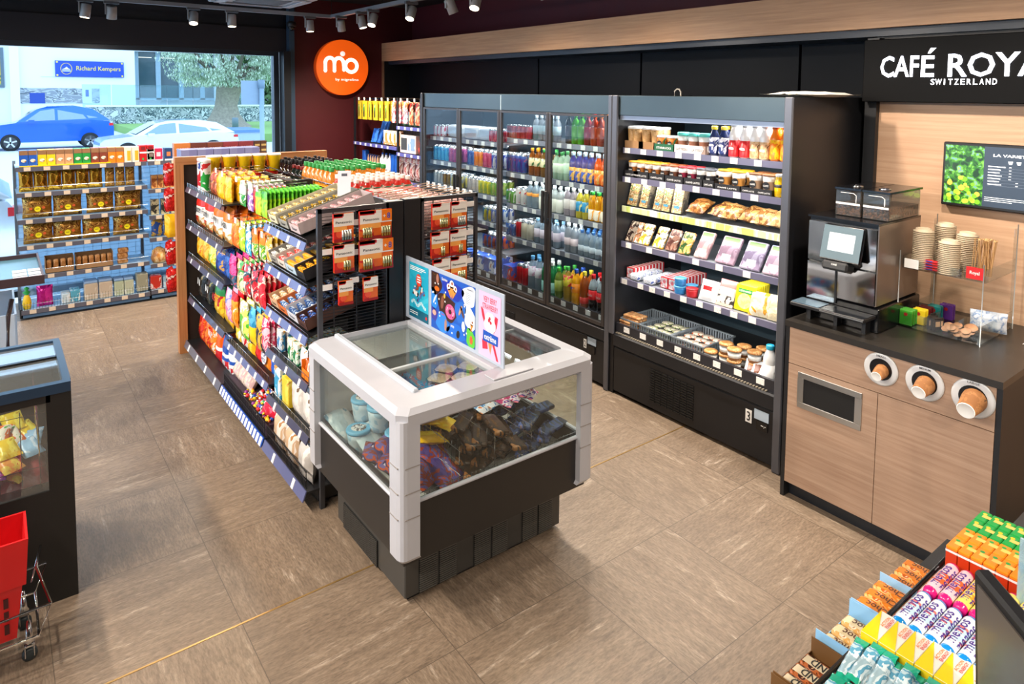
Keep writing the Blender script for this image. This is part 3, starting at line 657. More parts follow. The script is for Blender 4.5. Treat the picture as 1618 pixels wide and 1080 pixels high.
def tray(y0, y1, z, h, mat, label, txt=None, tm=None, x=OX + .063, d=.12, name='cardboard_tray'):
    w = y0 - y1; m_ = MB().box(0, w, 0, .002, 0, h, mat).box(0, w, d, d + .002, 0, h, mat).box(0, .002, 0, d, 0, h, mat).box(w - .002, w, 0, d, 0, h, mat).box(0, w, 0, d, 0, .002, mat)
    if txt:
        k = max(1, round(w / .13)) if txt != 'STARBUCKS' else 1
        for i in range(k): m_.text(txt, w / k * .75, h * .3, w * (i + .5) / k, -.001, h * .45, tm or WHITE)
    o = m_.obj(name); o.location = (x, y0, z); o.rotation_euler = (0, 0, -PI / 2); return tag(o, label, 'tray')
KRF = pm('97714a', .7); 
tray(3.215, 3.05, z, .05, KRF, 'tan cardboard tray at the left end of the top shelf'); tray(3.045, 2.915, z, .05, KRF, 'tan cardboard tray left of the dark green tray')
tray(2.91, 2.75, z, .045, pm('175c3c', .5), 'dark green cardboard tray with white lettering on the top shelf', 'STARBUCKS'); tray(2.745, 2.505, z, .05, prt(('e8e4e0', '9c8478'), 14, .5), 'white and brown cardboard tray under the turquoise lidded cups', 'LATTESSO', pm('4a3a34', .5))
def drink(base, top, capm, txt): return bottle(.185, .031, base, capm, prt(top, 38, .3), .05, .62, .55, .6, txt=txt)
put(bottle(.175, .030, '232f5c', 'e0c935', prt(('24346e', 'e4e6f2', '3a4f9a'), 45, .3), .08, .62, .55, .6, txt='e'), row((2.475, 2.407), z) + [(OX + .18, 2.44, z)], 'navy blue drink bottle with yellow cap on the top shelf', 'bottle', 'navy bottles with yellow caps')
put(bottle(.20, .031, 'ececee', 'f4f4f4', prt(('d2232a', 'dc3b3f', 'f3d9d4'), 34, .3), .02, .5, .62, .66, txt='e'), row((2.335, 2.262), z, n=2), 'white milk drink bottle with red lower half', 'bottle', 'white and red milk drink bottles')
put(bottle(.20, .031, 'ececee', 'f4f4f4', prt(('b98d63', 'd9b88e', '5c3a26', 'efe6da'), 34, .3), .02, .5, .62, .66, txt='e'), row((2.195, 2.133), z, n=2), 'white milk drink bottle with brown patterned lower half', 'bottle', 'white and brown milk drink bottles')
put(bottle(.195, .032, 'ef7d1a', 'ee6a16', prt(('ef7d1a', 'f4c022', 'e05a14', 'f6ead2'), 30, .3), .05, .6, .62, .66), row((2.068, 2.005), z, n=2), 'bright orange drink bottle at the right end of the top shelf', 'bottle', 'bright orange drink bottles')
z = 1.507
WCUP = pm('d9d4cf', .4)
for ys, lid, cm_, nm, big in (((3.195, 3.125, 3.055, 2.985, 2.92), 'e0a32a', 'a8672c', 'golden lid and amber', 0), ((2.85, 2.775), '9c5530', '6b4330', 'brown lid and brown', 0), ((2.705, 2.635), 'b8343a', '8f2440', 'red lid and berry coloured', 0), ((2.565, 2.495), '55575d', '2c2e33', 'grey lid and black', 0), ((2.395, 2.30), 'e8b422', 'b98340', 'large yellow lid and cream', 1), ((2.185, 2.10), '8f5a34', 'a98c72', 'large brown lid and beige', 1)):
    h, r = (.105, .040) if big else (.095, .031)
    put(cup(h, r * .8, r, WCUP, pm(lid, .35), .008, 'latte_cup', 'CAFFÈ', band=pm(cm_, .4)), row(ys, z + .004, OX + .11, 2, .085), 'iced coffee cup with %s band on the second shelf' % nm, 'iced coffee cup', 'iced coffee cups, ' + nm)
for a, b in ((3.215, 3.09), (3.085, 2.955), (2.95, 2.82), (2.815, 2.67), (2.665, 2.525), (2.52, 2.44), (2.435, 2.26), (2.255, 2.055)):
    tray(a, b, z, .045 if a > 2.5 else .035, pm('1d1d20', .5), 'black iced coffee tray on the second shelf, front edge near %s' % {3.215: 'the left post', 3.085: 'the golden lids', 2.95: 'the last golden lid', 2.815: 'the brown lids', 2.665: 'the red lids', 2.52: 'the grey lids', 2.435: 'the large yellow lids', 2.255: 'the large brown lids'}[a], 'CAFFÈ LATTE')
put(bottle(.125, .026, 'f0c21a', 'e9e9e6', pm('2a2a2c', .4), .42, .56, .8, .8), row((2.035,), z, OX + .10, 3, .06), 'small yellow juice bottle with black label beside the right post', 'bottle', 'small yellow juice bottles')
z = 1.305
SW = MB(); SW.prism([(-.035, 0), (.035, 0), (.035, .15), (-.035, .15)], -.03, -.026, prt(('c79a62', '8a6a48', 'd9c39a', '5c7a3c', '3a332c'), 45, .2, sz=2))
SW.prism([(-.036, 0), (.036, 0), (.036, .16), (-.036, .16)], -.026, .035, prt(('4c4a46', '857a68', '2c2b2a'), 40, .3)).add([(-.036, -.03, .16), (.036, -.03, .16), (.036, .0, .16), (-.036, .0, .16)], [(0, 1, 2, 3)], FOILCLR)
SW.panel(-.02, .02, .03, .045, -.031, pm('4c9ac0', .4)); SW = SW.obj('sandwich_pack')
put(SW, [(OX + .12, y, z, rnd.uniform(-.25, .1)) for y in (3.19, 3.11, 3.02, 2.90, 2.83, 2.745)], 'dark triangular sandwich pack leaning on the third shelf', 'sandwich', 'sandwich packs on the third shelf', rx=-.25)
BRD = lambda c: prt(c, 30, .25, bump=60)
for i, (y, x, c, l) in enumerate(((2.60, .13, ('7a4a22', 'a8703a', 'd8b078', '5a3418'), 'glossy bagged pretzel bun next to the sandwiches'), (2.47, .15, ('6d4424', 'b98748', 'dbb680', '54331c'), 'bagged baguette roll, second pastry on the third shelf'), (2.36, .13, ('8a5a2c', 'c7975c', 'e0bf8c', '3e2a18'), 'bagged flat bread in the middle of the third shelf'),
        (2.25, .15, ('7a4e28', 'c08c50', 'd8b47c', '46301c'), 'bagged sliced pastry towards the right of the third shelf'), (2.14, .13, ('8c5c30', 'cf9f66', 'ddb981', '50341c'), 'bagged croissant beside the last roll'), (2.045, .14, ('b98a54', 'd9b882', 'e6cfa4', '7c5530'), 'pale bagged roll against the right post'))):
    o = bag(.12, .17, .075, BRD(c), 'pastry_bag', i, .08, .008); o.matrix_basis = Matrix.Translation((OX + x - .04, y, z + .035)) @ Matrix.Rotation(-PI / 2 + rnd.uniform(-.3, .3), 4, 'Z') @ Matrix.Rotation(-1.25, 4, 'X'); tag(o, l, 'pastry', 'bagged pastries on the third shelf')
z = 1.06
def tilt(o, y, z, a, l, cat, grp=None, x=.09, rz=0):
    o.matrix_basis = Matrix.Translation((OX + x, y, z)) @ Matrix.Rotation(-PI / 2 + rz, 4, 'Z') @ Matrix.Rotation(-a, 4, 'X'); return tag(o, l, cat, grp)
SAL = [(('3c2c28', 'c8b8a4', '8a5a4a', 'e2dcd2'), 'snack pack with pale and red fillings'), (('e0dcd4', 'a87858', '4c3a30', 'c89a3c'), 'snack pack showing white rice'), (('d8a838', 'e8e2d4', '6a4a34', 'f0c860'), 'yellow labelled noodle salad pack'), (('d8a838', 'efe9dc', '5c4434', 'e8b840'), 'yellow topped egg salad pack'), (('5c3a34', '8c6a5c', 'c8beb4', '3a2a28'), 'dried sausage pack'), (('3c5c34', 'e8a860', 'd8d0c4', 'c06030'), 'green topped pack with orange slices')]
for i, (y, (c, l)) in enumerate(zip((3.19, 3.10, 3.01, 2.885, 2.78, 2.675), SAL)):
    o = MB().box(-.042, .042, -.012, .012, 0, .15, prt(c, 42, .15), .006, 2).panel(-.035, .035, .10, .14, -.0128, prt((c[1], c[0], 'e8e8e4'), 60, .3)).obj('food_pack'); tilt(o, y, z, .55, l + ' on the fourth shelf', 'packed food', 'packed foods on the fourth shelf')
for i, (y, w, c, l) in enumerate(((2.545, .095, ('a8878c', 'c8a8a4', 'd8c8c0', '8c6468'), 'small pink sliced ham pack'), (2.37, .13, ('8c7484', 'a08898', 'b8a0a8', '6c5464'), 'large mauve sliced meat tray, left of two'), (2.20, .13, ('7c7088', '9890a4', 'd0ccd8', '5c5068'), 'large mauve sliced meat tray, right of two'), (2.06, .11, ('a0889c', 'c0a8b4', '8898b8', 'd8b8b0'), 'mauve sliced meat tray at the right post'))):
    o = MB().box(-w / 2, w / 2, -.012, .012, 0, .18, prt(c, 22, .1, bump=30), .008, 2).panel(-w * .4, w * .4, .145, .17, -.0128, pm('5c7a3c', .3)).panel(-.03, .03, .02, .06, -.0128, WHITE).obj('meat_pack'); tilt(o, y, z, .6, l + ' on the fourth shelf', 'packed meat', 'sliced meat trays on the fourth shelf')
z = .805
RS_ = prt(('c81e28', 'd8343a', 'f0e4dc', 'c01820'), 30, .4, sx=2.5, sz=.3)
def redbox(panels): return carton(.06, .32, .07, pm('cf232c', .4), 'snack_carton', panels=((.08, .92, .05, .95, prt(('e8e6e6', 'c8ccd4', 'd87078', '4878b0'), 50, .4)),))
rb = redbox(0); sp_ = MB()
for k in range(9): sp_.box(-.0305, .0305, -.14 + k * .034, -.128 + k * .034, .0, .0705, WHITE)
sp_.obj('white_stripes', rb)
put(rb, [(OX + .26, 3.185, z, 0), (OX + .26, 2.83, z, 0), (OX + .26, 2.765, z, 0)], 'long red and white striped carton on the fifth shelf', 'carton', 'red and white striped cartons')
put(MB().box(-.042, .042, -.03, .03, 0, .045, prt(('dfe5ec', 'b8c4d4', 'f0f2f4', '3c5ca8', 'e0c860'), 45, .3), .015, 2).obj('cheese_pack'), [(OX + .10 + .065 * k, y, z) for y in (3.07, 2.95) for k in range(4)], 'rounded white and blue cheese pack between the red cartons', 'cheese', 'white and blue cheese packs')
put(cup(.045, .034, .038, pm('2f7fc0', .35), pm('5aa8d8', .3), .004, 'yogurt_tub'), [(OX + .09, 2.69, z), (OX + .09, 2.69, z + .052), (OX + .17, 2.66, z)], 'small blue tub on the fifth shelf', 'tub', 'small blue tubs')
o = cup(.05, .034, .038, pm('b8232c', .35), pm('d0343a', .3), .004, 'yogurt_tub'); o.location = (OX + .095, 2.60, z); tag(o, 'small red tub right of the blue tubs', 'tub')
tilt(bag(.13, .13, .05, zone(pm('e8ecf0', .3), RED, .3, .7, .5, .75), 'cheese_bag', 3), 2.485, z, .35, 'white and blue bag with red oval on the fifth shelf', 'cheese bag')
tilt(bag(.12, .16, .03, bands((.12, pm('e8c8b8', .3)), (.45, prt(('e4d8cc', '2c2420', 'd8a840'), 40, .3)), (.72, pm('ecd6cc', .3)), (1, pm('dc7a74', .3))), 'cheese_bag', 4, wr=.003), 2.365, z, .4, 'pink topped white pack with black diamond on the fifth shelf', 'cheese pack')
YC = MB().box(-.065, .065, -.007, .007, 0, .155, pm('e6d51e', .3), .006, 2).disc(0, .06, .045, -.0078, prt(('e8d890', 'f0e8b0', 'e0c040'), 60, .3), 18).panel(-.045, .045, .105, .13, -.0082, GRN).text('LEERDAMMER', .08, .012, 0, -.009, .117, WHITE).obj('cheese_pack')
put(YC, [(OX + .10 + k * .022, 2.235, z) for k in range(7)], 'bright yellow sliced cheese pack with green label on the fifth shelf', 'cheese', 'yellow sliced cheese packs', rx=-.2)
tilt(bag(.15, .14, .06, prt(('ecdcb4', 'f2e8cc', 'e0a030', 'e8c060', 'c84030'), 18, .25, bump=50), 'cheese_bag', 6), 2.115, z, .35, 'cream and yellow grated cheese bag right of the yellow packs', 'cheese bag', rz=.2)
tilt(bag(.09, .14, .05, prt(('e8dcb8', 'f2ead2', 'c8a040'), 18, .25, bump=50), 'cheese_bag', 7), 2.03, z, .3, 'cream grated cheese bag against the right post, fifth shelf', 'cheese bag')
z = .45
GRC = pm('7d878f', .45)
def crate(w, d, h):
    m_ = MB().box(0, w, 0, d, 0, .004, GRC)
    for i in range(int(w / .02)):
        for yy in (0, d - .004): m_.box(i * .02, i * .02 + .011, yy, yy + .004, 0, h, GRC)
    for i in range(int(d / .02)):
        for xx in (0, w - .004): m_.box(xx, xx + .004, i * .02, i * .02 + .011, 0, h, GRC)
    for (a, b, c_, e) in ((0, w, -.004, .006), (0, w, d - .006, d + .004), (-.004, .006, 0, d), (w - .006, w + .004, 0, d)): m_.box(a, b, c_, e, h - .008, h, GRC).box(a, b, c_, e, 0, .012, GRC)
    return m_.obj('food_crate')
for y, w, l in ((3.19, .17, 'grey plastic crate at left end of the bottom well'), (3.005, .265, 'grey plastic crate under the wrap stack'), (2.73, .25, 'grey plastic crate holding orange lidded pots')):
    o = crate(w, .33, .075); o.matrix_basis = Matrix.Translation((OX + .06, y, z)) @ Matrix.Rotation(-PI / 2, 4, 'Z'); tag(o, l, 'crate', 'grey crates in the open refrigerator')
FL = MB().lathe([(.036, 0, CLRB), (.038, .02), (.040, .022, prt(('d8d0b8', '8c9c5c', 'e8e4d4'), 50, .2)), (.039, .025)], CLRB, 16).obj('salad_pot')
put(FL, [(OX + .105 + .08 * k, y, z + .01 + .028 * l) for y in (2.925, 2.84, 2.77) for k in range(3) for l in range(2)], 'flat round salad pot with pale green lid in the middle crate', 'pot', 'pale green salad pots')
FO = MB().lathe([(.036, 0, CLRB), (.038, .02), (.040, .022, prt(('e8dcc8', 'c85a2c', 'f0ece4'), 40, .2)), (.039, .025)], CLRB, 16).obj('salad_pot')
put(FO, [(OX + .105 + .08 * k, y, z + .01 + .028 * l) for y in (2.675, 2.595, 2.52) for k in range(3) for l in range(2)], 'flat round pot with orange and white lid in the right crate', 'pot', 'orange lidded pots')
WR = MB().box(-.07, .07, -.05, .05, 0, .018, prt(('c89868', 'a8744a', 'e0c098'), 40, .2, bump=60), .008, 2).obj('wrap_pack')
put(WR, [(OX + .12, 3.09 + .004 * (k % 2), z + .005 + k * .02, rnd.uniform(-.08, .08)) for k in range(5)], 'flat tan wrap in the tall stack of the bottom well', 'wrap', 'stacked wraps')
put(WR, [(OX + .12, 3.185, z + .005 + k * .02, 1.57) for k in range(3)], 'flat tan wrap in the low stack by the left post', 'wrap', 'low stack of wraps')
MU = MB().lathe([(.036, 0, CLRB), (.040, .05), (.041, .052)], CLRB, 16).lathe([(.0365, .002), (.038, .025)], prt(('c89058', '8a5a34', 'e0b888'), 60, .4), 16).obj('muesli_cup')
MB().lathe([(.0375, .014), (.0395, .04)], prt(('e8e8e4', 'dcdcd8', '4c9a3c'), 20, .3), 16).obj('label', MU); MB().lathe([(.039, .0505), (.043, .052, prt(('b07840', 'd8a870', '8a5a34'), 80, .4)), (.042, .062), (.03, .066)], CLRB, 16).obj('granola_top', MU)
put(MU, [(OX + x, y, z + l * .068) for (x, y, n) in ((.085, 2.44, 1), (.11, 2.35, 2), (.07, 2.265, 2), (.16, 2.26, 2), (.13, 2.17, 2), (.22, 2.17, 2)) for l in range(n)], 'clear granola yogurt cup with green and white label in the bottom well', 'yogurt cup', 'granola yogurt cups')
mk = bottle(.215, .036, 'eef1f4', '2aa7cc', prt(('eef1f4', 'dfe8f2', '3a7fc0'), 26, .4), .1, .5, .55, .6, txt='e'); mk.location = (OX + .085, 2.045, z); tag(mk, 'white milk bottle with blue cap at the right end of the bottom well', 'milk bottle')
for k, y in enumerate((2.15, 2.105)):
    o = bag(.07, .12, .035, zone(pm('e4e8ee', .3), prt(('6c3a24', 'e8e0d8', 'c83030'), 40, .3), .2, .8, .2, .7), 'snack_bag', 10 + k); o.matrix_basis = Matrix.Translation((OX + .05, y, z + .01)) @ Matrix.Rotation(-PI / 2 + .4, 4, 'Z') @ Matrix.Rotation(-1.0, 4, 'X'); tag(o, ('left ' if k == 0 else 'right ') + 'red and white snack bag lying beside the milk bottle', 'snack')

for _o in list(C.objects):          # the whole stock stands 6.5 cm further along the case
    if _o not in _before and _o.parent is None:
        _y = _o.location.y; _lim = 3.235 if _o.name.startswith(('cardboard_tray', 'food_crate')) else 3.195
        _m = _o.matrix_basis.copy(); _m.translation.y = min(_y + .065, max(_lim, _y) if _lim > 3.2 else _lim); _o.matrix_basis = _m
# ---------------- glass door refrigerator: y from 5.84 to 3.32
def gput(p, ys, z, n, label, cat, x=.12, dx=.068): return put(p, [(OX + x + k * dx, y, z) for y in ys for k in range(n)], label, cat, label.split(' on the')[0] + ' row')
CLB = 'aebcc4'
def PB(h, r, liq, cap, lab, **k): return bottle(h, r, liq, cap, lab, **k)
# right door
z = 1.69; H = .225
for c, cap, l, ys, nm in (('2c2a30', '1c1c20', pm('57505c', .4), (3.86,), 'dark cola'), ('4fb01e', '3aa336', pm('7fd03a', .3), (3.79, 3.725), 'bright green lemonade'), ('8e1220', 'd0222a', pm('c02438', .3), (3.655,), 'dark red drink'), ('c4401a', 'f07a1a', pm('e8622c', .3), (3.585, 3.52), 'orange red drink'), ('d8d4a0', 'e8d83a', pm('ece03a', .3), (3.445,), 'yellow labelled lemonade'), ('a8cfcc', 'd8e04a', pm('3cb0b8', .3), (3.385,), 'turquoise labelled drink')):
    gput(PB(H, .031, c, cap, l), ys, z, 2, nm + ' bottle on the top shelf behind the right glass door', 'bottle')
z = 1.405; H = .225
gput(PB(H, .03, 'a8c4a8', '4a9a5a', pm('bcd8bc', .4)), (3.875,), z, 2, 'pale green drink bottle on the second shelf behind the right glass door', 'bottle')
gput(PB(H, .03, '26469a', 'c2e0ea', prt(('3a5cae', 'e4a83c', 'e8d8b0', '2c4a9c'), 34, .3), z0=.05, z1=.5, capr=.5, neck=.45), (3.81, 3.745, 3.68, 3.615), z, 2, 'blue juice bottle with pale cap on the second shelf behind the right glass door', 'bottle')
gput(PB(H, .03, 'e2521a', 'c2e0ea', prt(('ea7024', 'e8a83c', 'd8d0c8', 'f08a2a'), 34, .3), z0=.05, z1=.5, capr=.5, neck=.45), (3.54, 3.475, 3.41), z, 2, 'orange juice bottle with pale cap on the second shelf behind the right glass door', 'bottle')
z = 1.14; H = .215
gput(PB(H, .031, 'a59aa2', 'e8e8e8', pm('d4ccc8', .4)), (3.865, 3.80), z, 2, 'greyish drink bottle with white label on the third shelf behind the right glass door', 'bottle')
gput(PB(H, .031, 'c9b83c', 'f0f0ec', prt(('2c8ab8', 'e8dc9c', 'd8c43c'), 26, .3)), (3.73, 3.662), z, 2, 'yellow bottle with blue label on the third shelf behind the right glass door', 'bottle')
gput(PB(H, .031, 'eda41c', '2f9a3c', prt(('f0e4d0', 'f0a030', 'e8c060'), 34, .3), z0=.05, z1=.4, capr=.55, neck=.5), (3.595, 3.53, 3.465), z, 2, 'orange juice bottle with green cap on the third shelf behind the right glass door', 'bottle')
gput(PB(H * .9, .031, 'e8742a', '2347a0', prt(('2c4ea8', 'e8e4dc', 'ee8430'), 26, .3), z0=.3, z1=.8), (3.395,), z, 2, 'blue and orange carrot juice bottle on the third shelf behind the right glass door', 'bottle')
z = .865
WAT = clear('b4c6d4', .2, .08, tint=.42); WAT2 = clear('c4ccd4', .2, .08, tint=.4)
gput(PB(.19, .03, WAT, '3a6ca8', pm('c8d2dc', .4), z0=.2, z1=.42), (3.70, 3.64, 3.58, 3.52, 3.46, 3.40), z, 3, 'clear water bottle on the fourth shelf behind the right glass door', 'bottle')
gput(PB(.22, .033, WAT2, 'd8dce0', pm('d8c4c8', .4), z0=.25, z1=.5), (3.85, 3.78), z, 2, 'taller clear water bottle on the fourth shelf behind the right glass door', 'bottle')
gput(carton(.09, .06, .07, prt(('d03a30', 'e8d8cc', 'b02820'), 40, .3), 'drink_carton'), (3.62, 3.52), z, 1, 'red drink pack at the back of the fourth shelf behind water', 'carton', x=.36)
for o in list(C.objects)[-2:]:
    if o.name.startswith('drink_carton'): o.location.z += .15; 
z = .475; H = .27
gput(PB(H, .036, 'a8862c', '3a9a3c', prt(('d8c83c', 'c83430', '7a9c3c'), 20, .3), z0=.45, z1=.75), (3.85,), z, 2, 'iced tea bottle with green cap on the bottom shelf behind the right glass door', 'bottle')
gput(PB(H, .037, 'f0a416', '2a50a8', pm('ee8a1c', .3), z0=.35, z1=.6, txt='F', tc=pm('2a50a8', .4)), (3.755,), z, 2, 'bright orange soda bottle with blue cap on the bottom shelf behind the right glass door', 'bottle')
gput(PB(H, .036, '9c4a18', 'e0c83a', pm('c83c34', .3), z0=.12, z1=.3), (3.665,), z, 2, 'amber iced tea bottle with yellow cap on the bottom shelf behind the right glass door', 'bottle')
COKE = PB(H, .037, '1c0f0e', 'd0181e', pm('cf1a20', .35), z0=.32, z1=.58, clearneck=liquid('9aa4a8'), txt='Coca-Cola'); gput(COKE, (3.57, 3.485, 3.40), z, 2, 'dark cola bottle with red label on the bottom shelf behind the right glass door', 'bottle')
# second door from the right
z = 1.69
gput(PB(.2, .03, WAT2, 'd8e4ea', pm('b8ccd4', .4)), (4.30, 4.235, 4.17, 4.105, 4.04), z, 1, 'clear drink bottle on the top shelf behind the third glass door', 'bottle', x=.16)
gput(can(.115, .03, prt(('c02a34', 'b8344c', 'd8887c'), 30, .3)), [4.60 - k * .064 for k in range(5)], z, 1, 'red drink can on the top shelf behind the third glass door', 'can')
z = 1.405
gput(can(.16, .03, prt(('4a2c80', '38569c', 'b84c70', '8c98b8'), 24, .3)), [4.60 - k * .064 for k in range(4)], z, 3, 'tall purple and blue can on the second shelf behind the third glass door', 'can')
gput(PB(.22, .031, '8a4a16', 'f09a1a', prt(('d8c49c', '2c6a3c', 'e0a040'), 26, .3), z0=.35, z1=.65), (4.30, 4.23), z, 2, 'amber iced tea bottle with orange cap on the second shelf behind the third glass door', 'bottle')
gput(PB(.22, .031, '7a5420', '38a848', prt(('dcd2a8', '3c7a3c', 'c0a060'), 26, .3), z0=.35, z1=.65), (4.15, 4.08), z, 2, 'amber iced tea bottle with green cap on the second shelf behind the third glass door', 'bottle')
gput(PB(.21, .03, 'a8c4a8', '3c8a4a', pm('c8d8c0', .4)), (4.0, 3.945), z, 2, 'pale green tea bottle on the second shelf behind the third glass door', 'bottle')
z = 1.14
gput(can(.115, .031, prt(('4c9a3c', 'd0d8c8', '2c6a34'), 30, .3)), (4.60, 4.535), z, 3, 'green and white can on the third shelf behind the third glass door', 'can')
gput(can(.15, .032, prt(('d8d4d0', 'c8c4c4', 'c42c34', '6c5868'), 24, .3)), (4.465, 4.395), z, 3, 'tall white can with red print on the third shelf behind the third glass door', 'can')
gput(PB(.21, .031, WAT, 'e4e8ea', pm('e8983c', .4), z0=.45, z1=.58), (4.32, 4.25), z, 2, 'clear bottle with orange label on the third shelf behind the third glass door', 'bottle')
gput(PB(.2, .031, 'c4ccc8', 'e4e8ea', pm('d8d8cc', .4), z0=.05, z1=.55), (4.165, 4.095, 4.02, 3.955), z, 2, 'frosted bottle with cream label on the third shelf behind the third glass door', 'bottle')
z = .865
gput(can(.115, .031, prt(('2456a8', '3a78c0', 'c8d4e0', 'c86a30'), 28, .3)), (4.60, 4.535), z, 3, 'blue can on the fourth shelf behind the third glass door', 'can')
gput(can(.15, .031, prt(('b8202c', 'd0303c', 'e0c8c0'), 28, .3)), (4.46,), z, 3, 'tall red can on the fourth shelf behind the third glass door', 'can')
gput(can(.15, .033, prt(('cfc8b4', 'd8d0bc', 'd8b030'), 14, .3)), (4.385, 4.31), z, 3, 'tall cream can with yellow top on the fourth shelf behind the third glass door', 'can')
gput(PB(.2, .032, WAT, '8ab8d8', pm('c8bcc8', .4)), (4.22, 4.145, 4.07, 3.985), z, 2, 'clear water bottle with lilac label on the fourth shelf behind the third glass door', 'bottle')
z = .475
gput(carton(.13, .2, .13, prt(('1f3f9c', '2c56b4', 'c83038', 'd8d8e4'), 22, .35), 'beer_carton'), (4.57,), z, 1, 'blue multipack carton on the bottom shelf behind the third glass door', 'carton', x=.18)
gput(can(.17, .033, prt(('c41a24', 'd02a32', 'f0e4e0'), 26, .3)), (4.44, 4.37), z, 3, 'tall red and white can on the bottom shelf behind the third glass door', 'can')
gput(PB(.27, .037, WAT, '5a9ccc', prt(('d8d4dc', 'c8a0b8', 'a89cc0'), 20, .3), z0=.4, z1=.7), (4.28, 4.195), z, 2, 'large clear water bottle on the bottom shelf behind the third glass door', 'bottle')
gput(PB(.27, .037, '1c7a44', 'd8dcd8', pm('8cc0b4', .4), z0=.1, z1=.4), (4.11, 4.03), z, 2, 'large green mineral water bottle on the bottom shelf behind the third glass door', 'bottle')
gput(PB(.24, .034, '6a7c2c', '48b43c', pm('88943c', .4)), (3.955,), z, 2, 'olive green bottle with lime cap on the bottom shelf behind the third glass door', 'bottle')
# two left doors: mostly cans
lid_ = 'behind the two left glass doors'
sp = [(1.64, .11, ((5.80, 5.62, 'b8344c', 'd8d0d4', 'red cola'), (4.86, 4.72, 'b02a40', 'd87080', 'berry red'))),
      (1.405, .15, ((5.80, 5.55, '1c84c4', '4cb0e0', 'sky blue'), (5.52, 5.38, '8c3c78', 'b85c90', 'mauve'), (5.20, 5.12, '2c4c98', '6080c0', 'dark blue'), (5.09, 4.98, 'd8701c', 'f09030', 'orange'), (4.95, 4.85, 'b83460', 'd86080', 'raspberry'), (4.82, 4.70, '2840a0', 'c8ccd8', 'blue and silver'))),
      (1.17, .13, ((5.80, 5.66, '8c9498', 'b8bcc0', 'grey'), (5.63, 5.52, '5c4420', '8c7038', 'brown beer'), (5.49, 5.35, '98a0a4', 'c8b860', 'silver and gold'), (5.20, 5.05, 'a89c98', 'c8c0bc', 'beige'), (5.02, 4.86, 'd8c82c', '98a83c', 'yellow topped'), (4.83, 4.70, '6c9c3c', 'a8b45c', 'light green'))),
      (.935, .13, ((4.95, 4.85, '38607c', 'c8b83c', 'teal'), (4.82, 4.70, '2c5ca8', 'c8ccd0', 'royal blue'), (5.80, 5.6, '386ca8', 'b0c0d0', 'steel blue'))),
      (.70, .13, ((4.95, 4.70, '24489c', 'c05030', 'blue and red'),))]
for z, h, L in sp:
    for a, b, c1, c2, nm in L:
        k = max(1, int((a - b) / .066) + 1)
        gput(can(h, .03, prt((c1, c2, c1, 'd8dcdc'), 24, .25)), [a - i * .066 for i in range(k)], z, 3, '%s drink can on the %s shelf %s' % (nm, {1.64: 'top', 1.405: 'second', 1.17: 'third', .935: 'fourth', .70: 'fifth'}[z], lid_), 'can')
gput(carton(.16, .2, .14, prt(('24489c', '3060b8', 'd8dce8', 'b87038'), 20, .35), 'beer_carton'), (5.2, 5.02, 4.84), .475, 1, 'large blue beer carton on the bottom shelf behind the two left glass doors', 'carton', x=.18)
gput(MB().box(-.12, .12, -.07, .07, 0, .12, clear('e8ecf2', .3, .2, tint=.5), .03, 2).obj('shrink_wrapped_pack'), (5.50, 5.22, 4.98), 1.64, 1, 'milky shrink wrapped drink pack on the top shelf behind the two left glass doors', 'drink pack', x=.2)

# ================================================================= gondola: x 1.2..2.25, y 3.15..5.8
go = thing('gondola_shelf', 'double sided black gondola shelf with an oak framed end panel', 'shelf unit', (1.72, 4.5, 0))
def G(mb, name, par=None): o = mb.obj(name, par or go); o.matrix_parent_inverse = Matrix.Translation((-1.72, -4.5, 0)) if par is None else Matrix(); return o
# children meshes of go are written in world numbers, shifted back by the inverse
G(MB().box(1.12, 2.34, 5.74, 5.80, 1.49, 1.55, OAKXF).box(1.12, 1.18, 5.74, 5.80, 0, 1.49, OAKZ).box(2.28, 2.34, 5.74, 5.80, 0, 1.49, OAKZ), 'oak_frame')
pb = MB().box(1.18, 2.28, 5.765, 5.775, .02, 1.49, pm('2c211c', .6)); G(pb, 'end_panel')
G(MB().box(1.70, 1.76, 3.2, 5.74, .1, 1.42, BLK).box(1.24, 2.24, 3.2, 5.74, 0.02, .075, BLK), 'back_panel')
for y in (4.70, 3.80): G(MB().box(1.66, 1.80, y - .02, y + .02, .05, 1.45, BLK), 'upright')
G(MB().box(1.60, 1.70, 3.155, 3.21, 0, 1.505, BLK2, .003).box(1.704, 1.81, 3.155, 3.21, 0, 1.51, BLK2, .003), 'end_column')
def endframe(x0, x1, h):
    m_ = MB().box(x0, x0 + .022, 3.155, 3.177, .0 if x0 < 1.5 else .3, h, ANTH).box(x1 - .016, x1, 3.155, 3.177, .3, h, ANTH).box(x0, x1, 3.155, 3.177, h - .02, h, ANTH)
    m_.box(x0 + .08, x0 + .084, 3.162, 3.168, .3, h, BLK).box(x0 + .2, x0 + .204, 3.162, 3.168, .3, h, BLK).box(x0 + .3, x0 + .304, 3.162, 3.168, .3, h, BLK)
    z = .45
    while z < h - .03: m_.box(x0 + .02, x1 - .01, 3.164, 3.167, z, z + .003, BLK); z += .016
    return m_
G(endframe(1.235, 1.615, 1.50), 'wire_panel'); G(endframe(1.80, 2.168, 1.508), 'wire_panel')
LAV = pm('47475f', .35, .1, coat=.3); LAVL = pm('59608c', .35, .1, coat=.3)
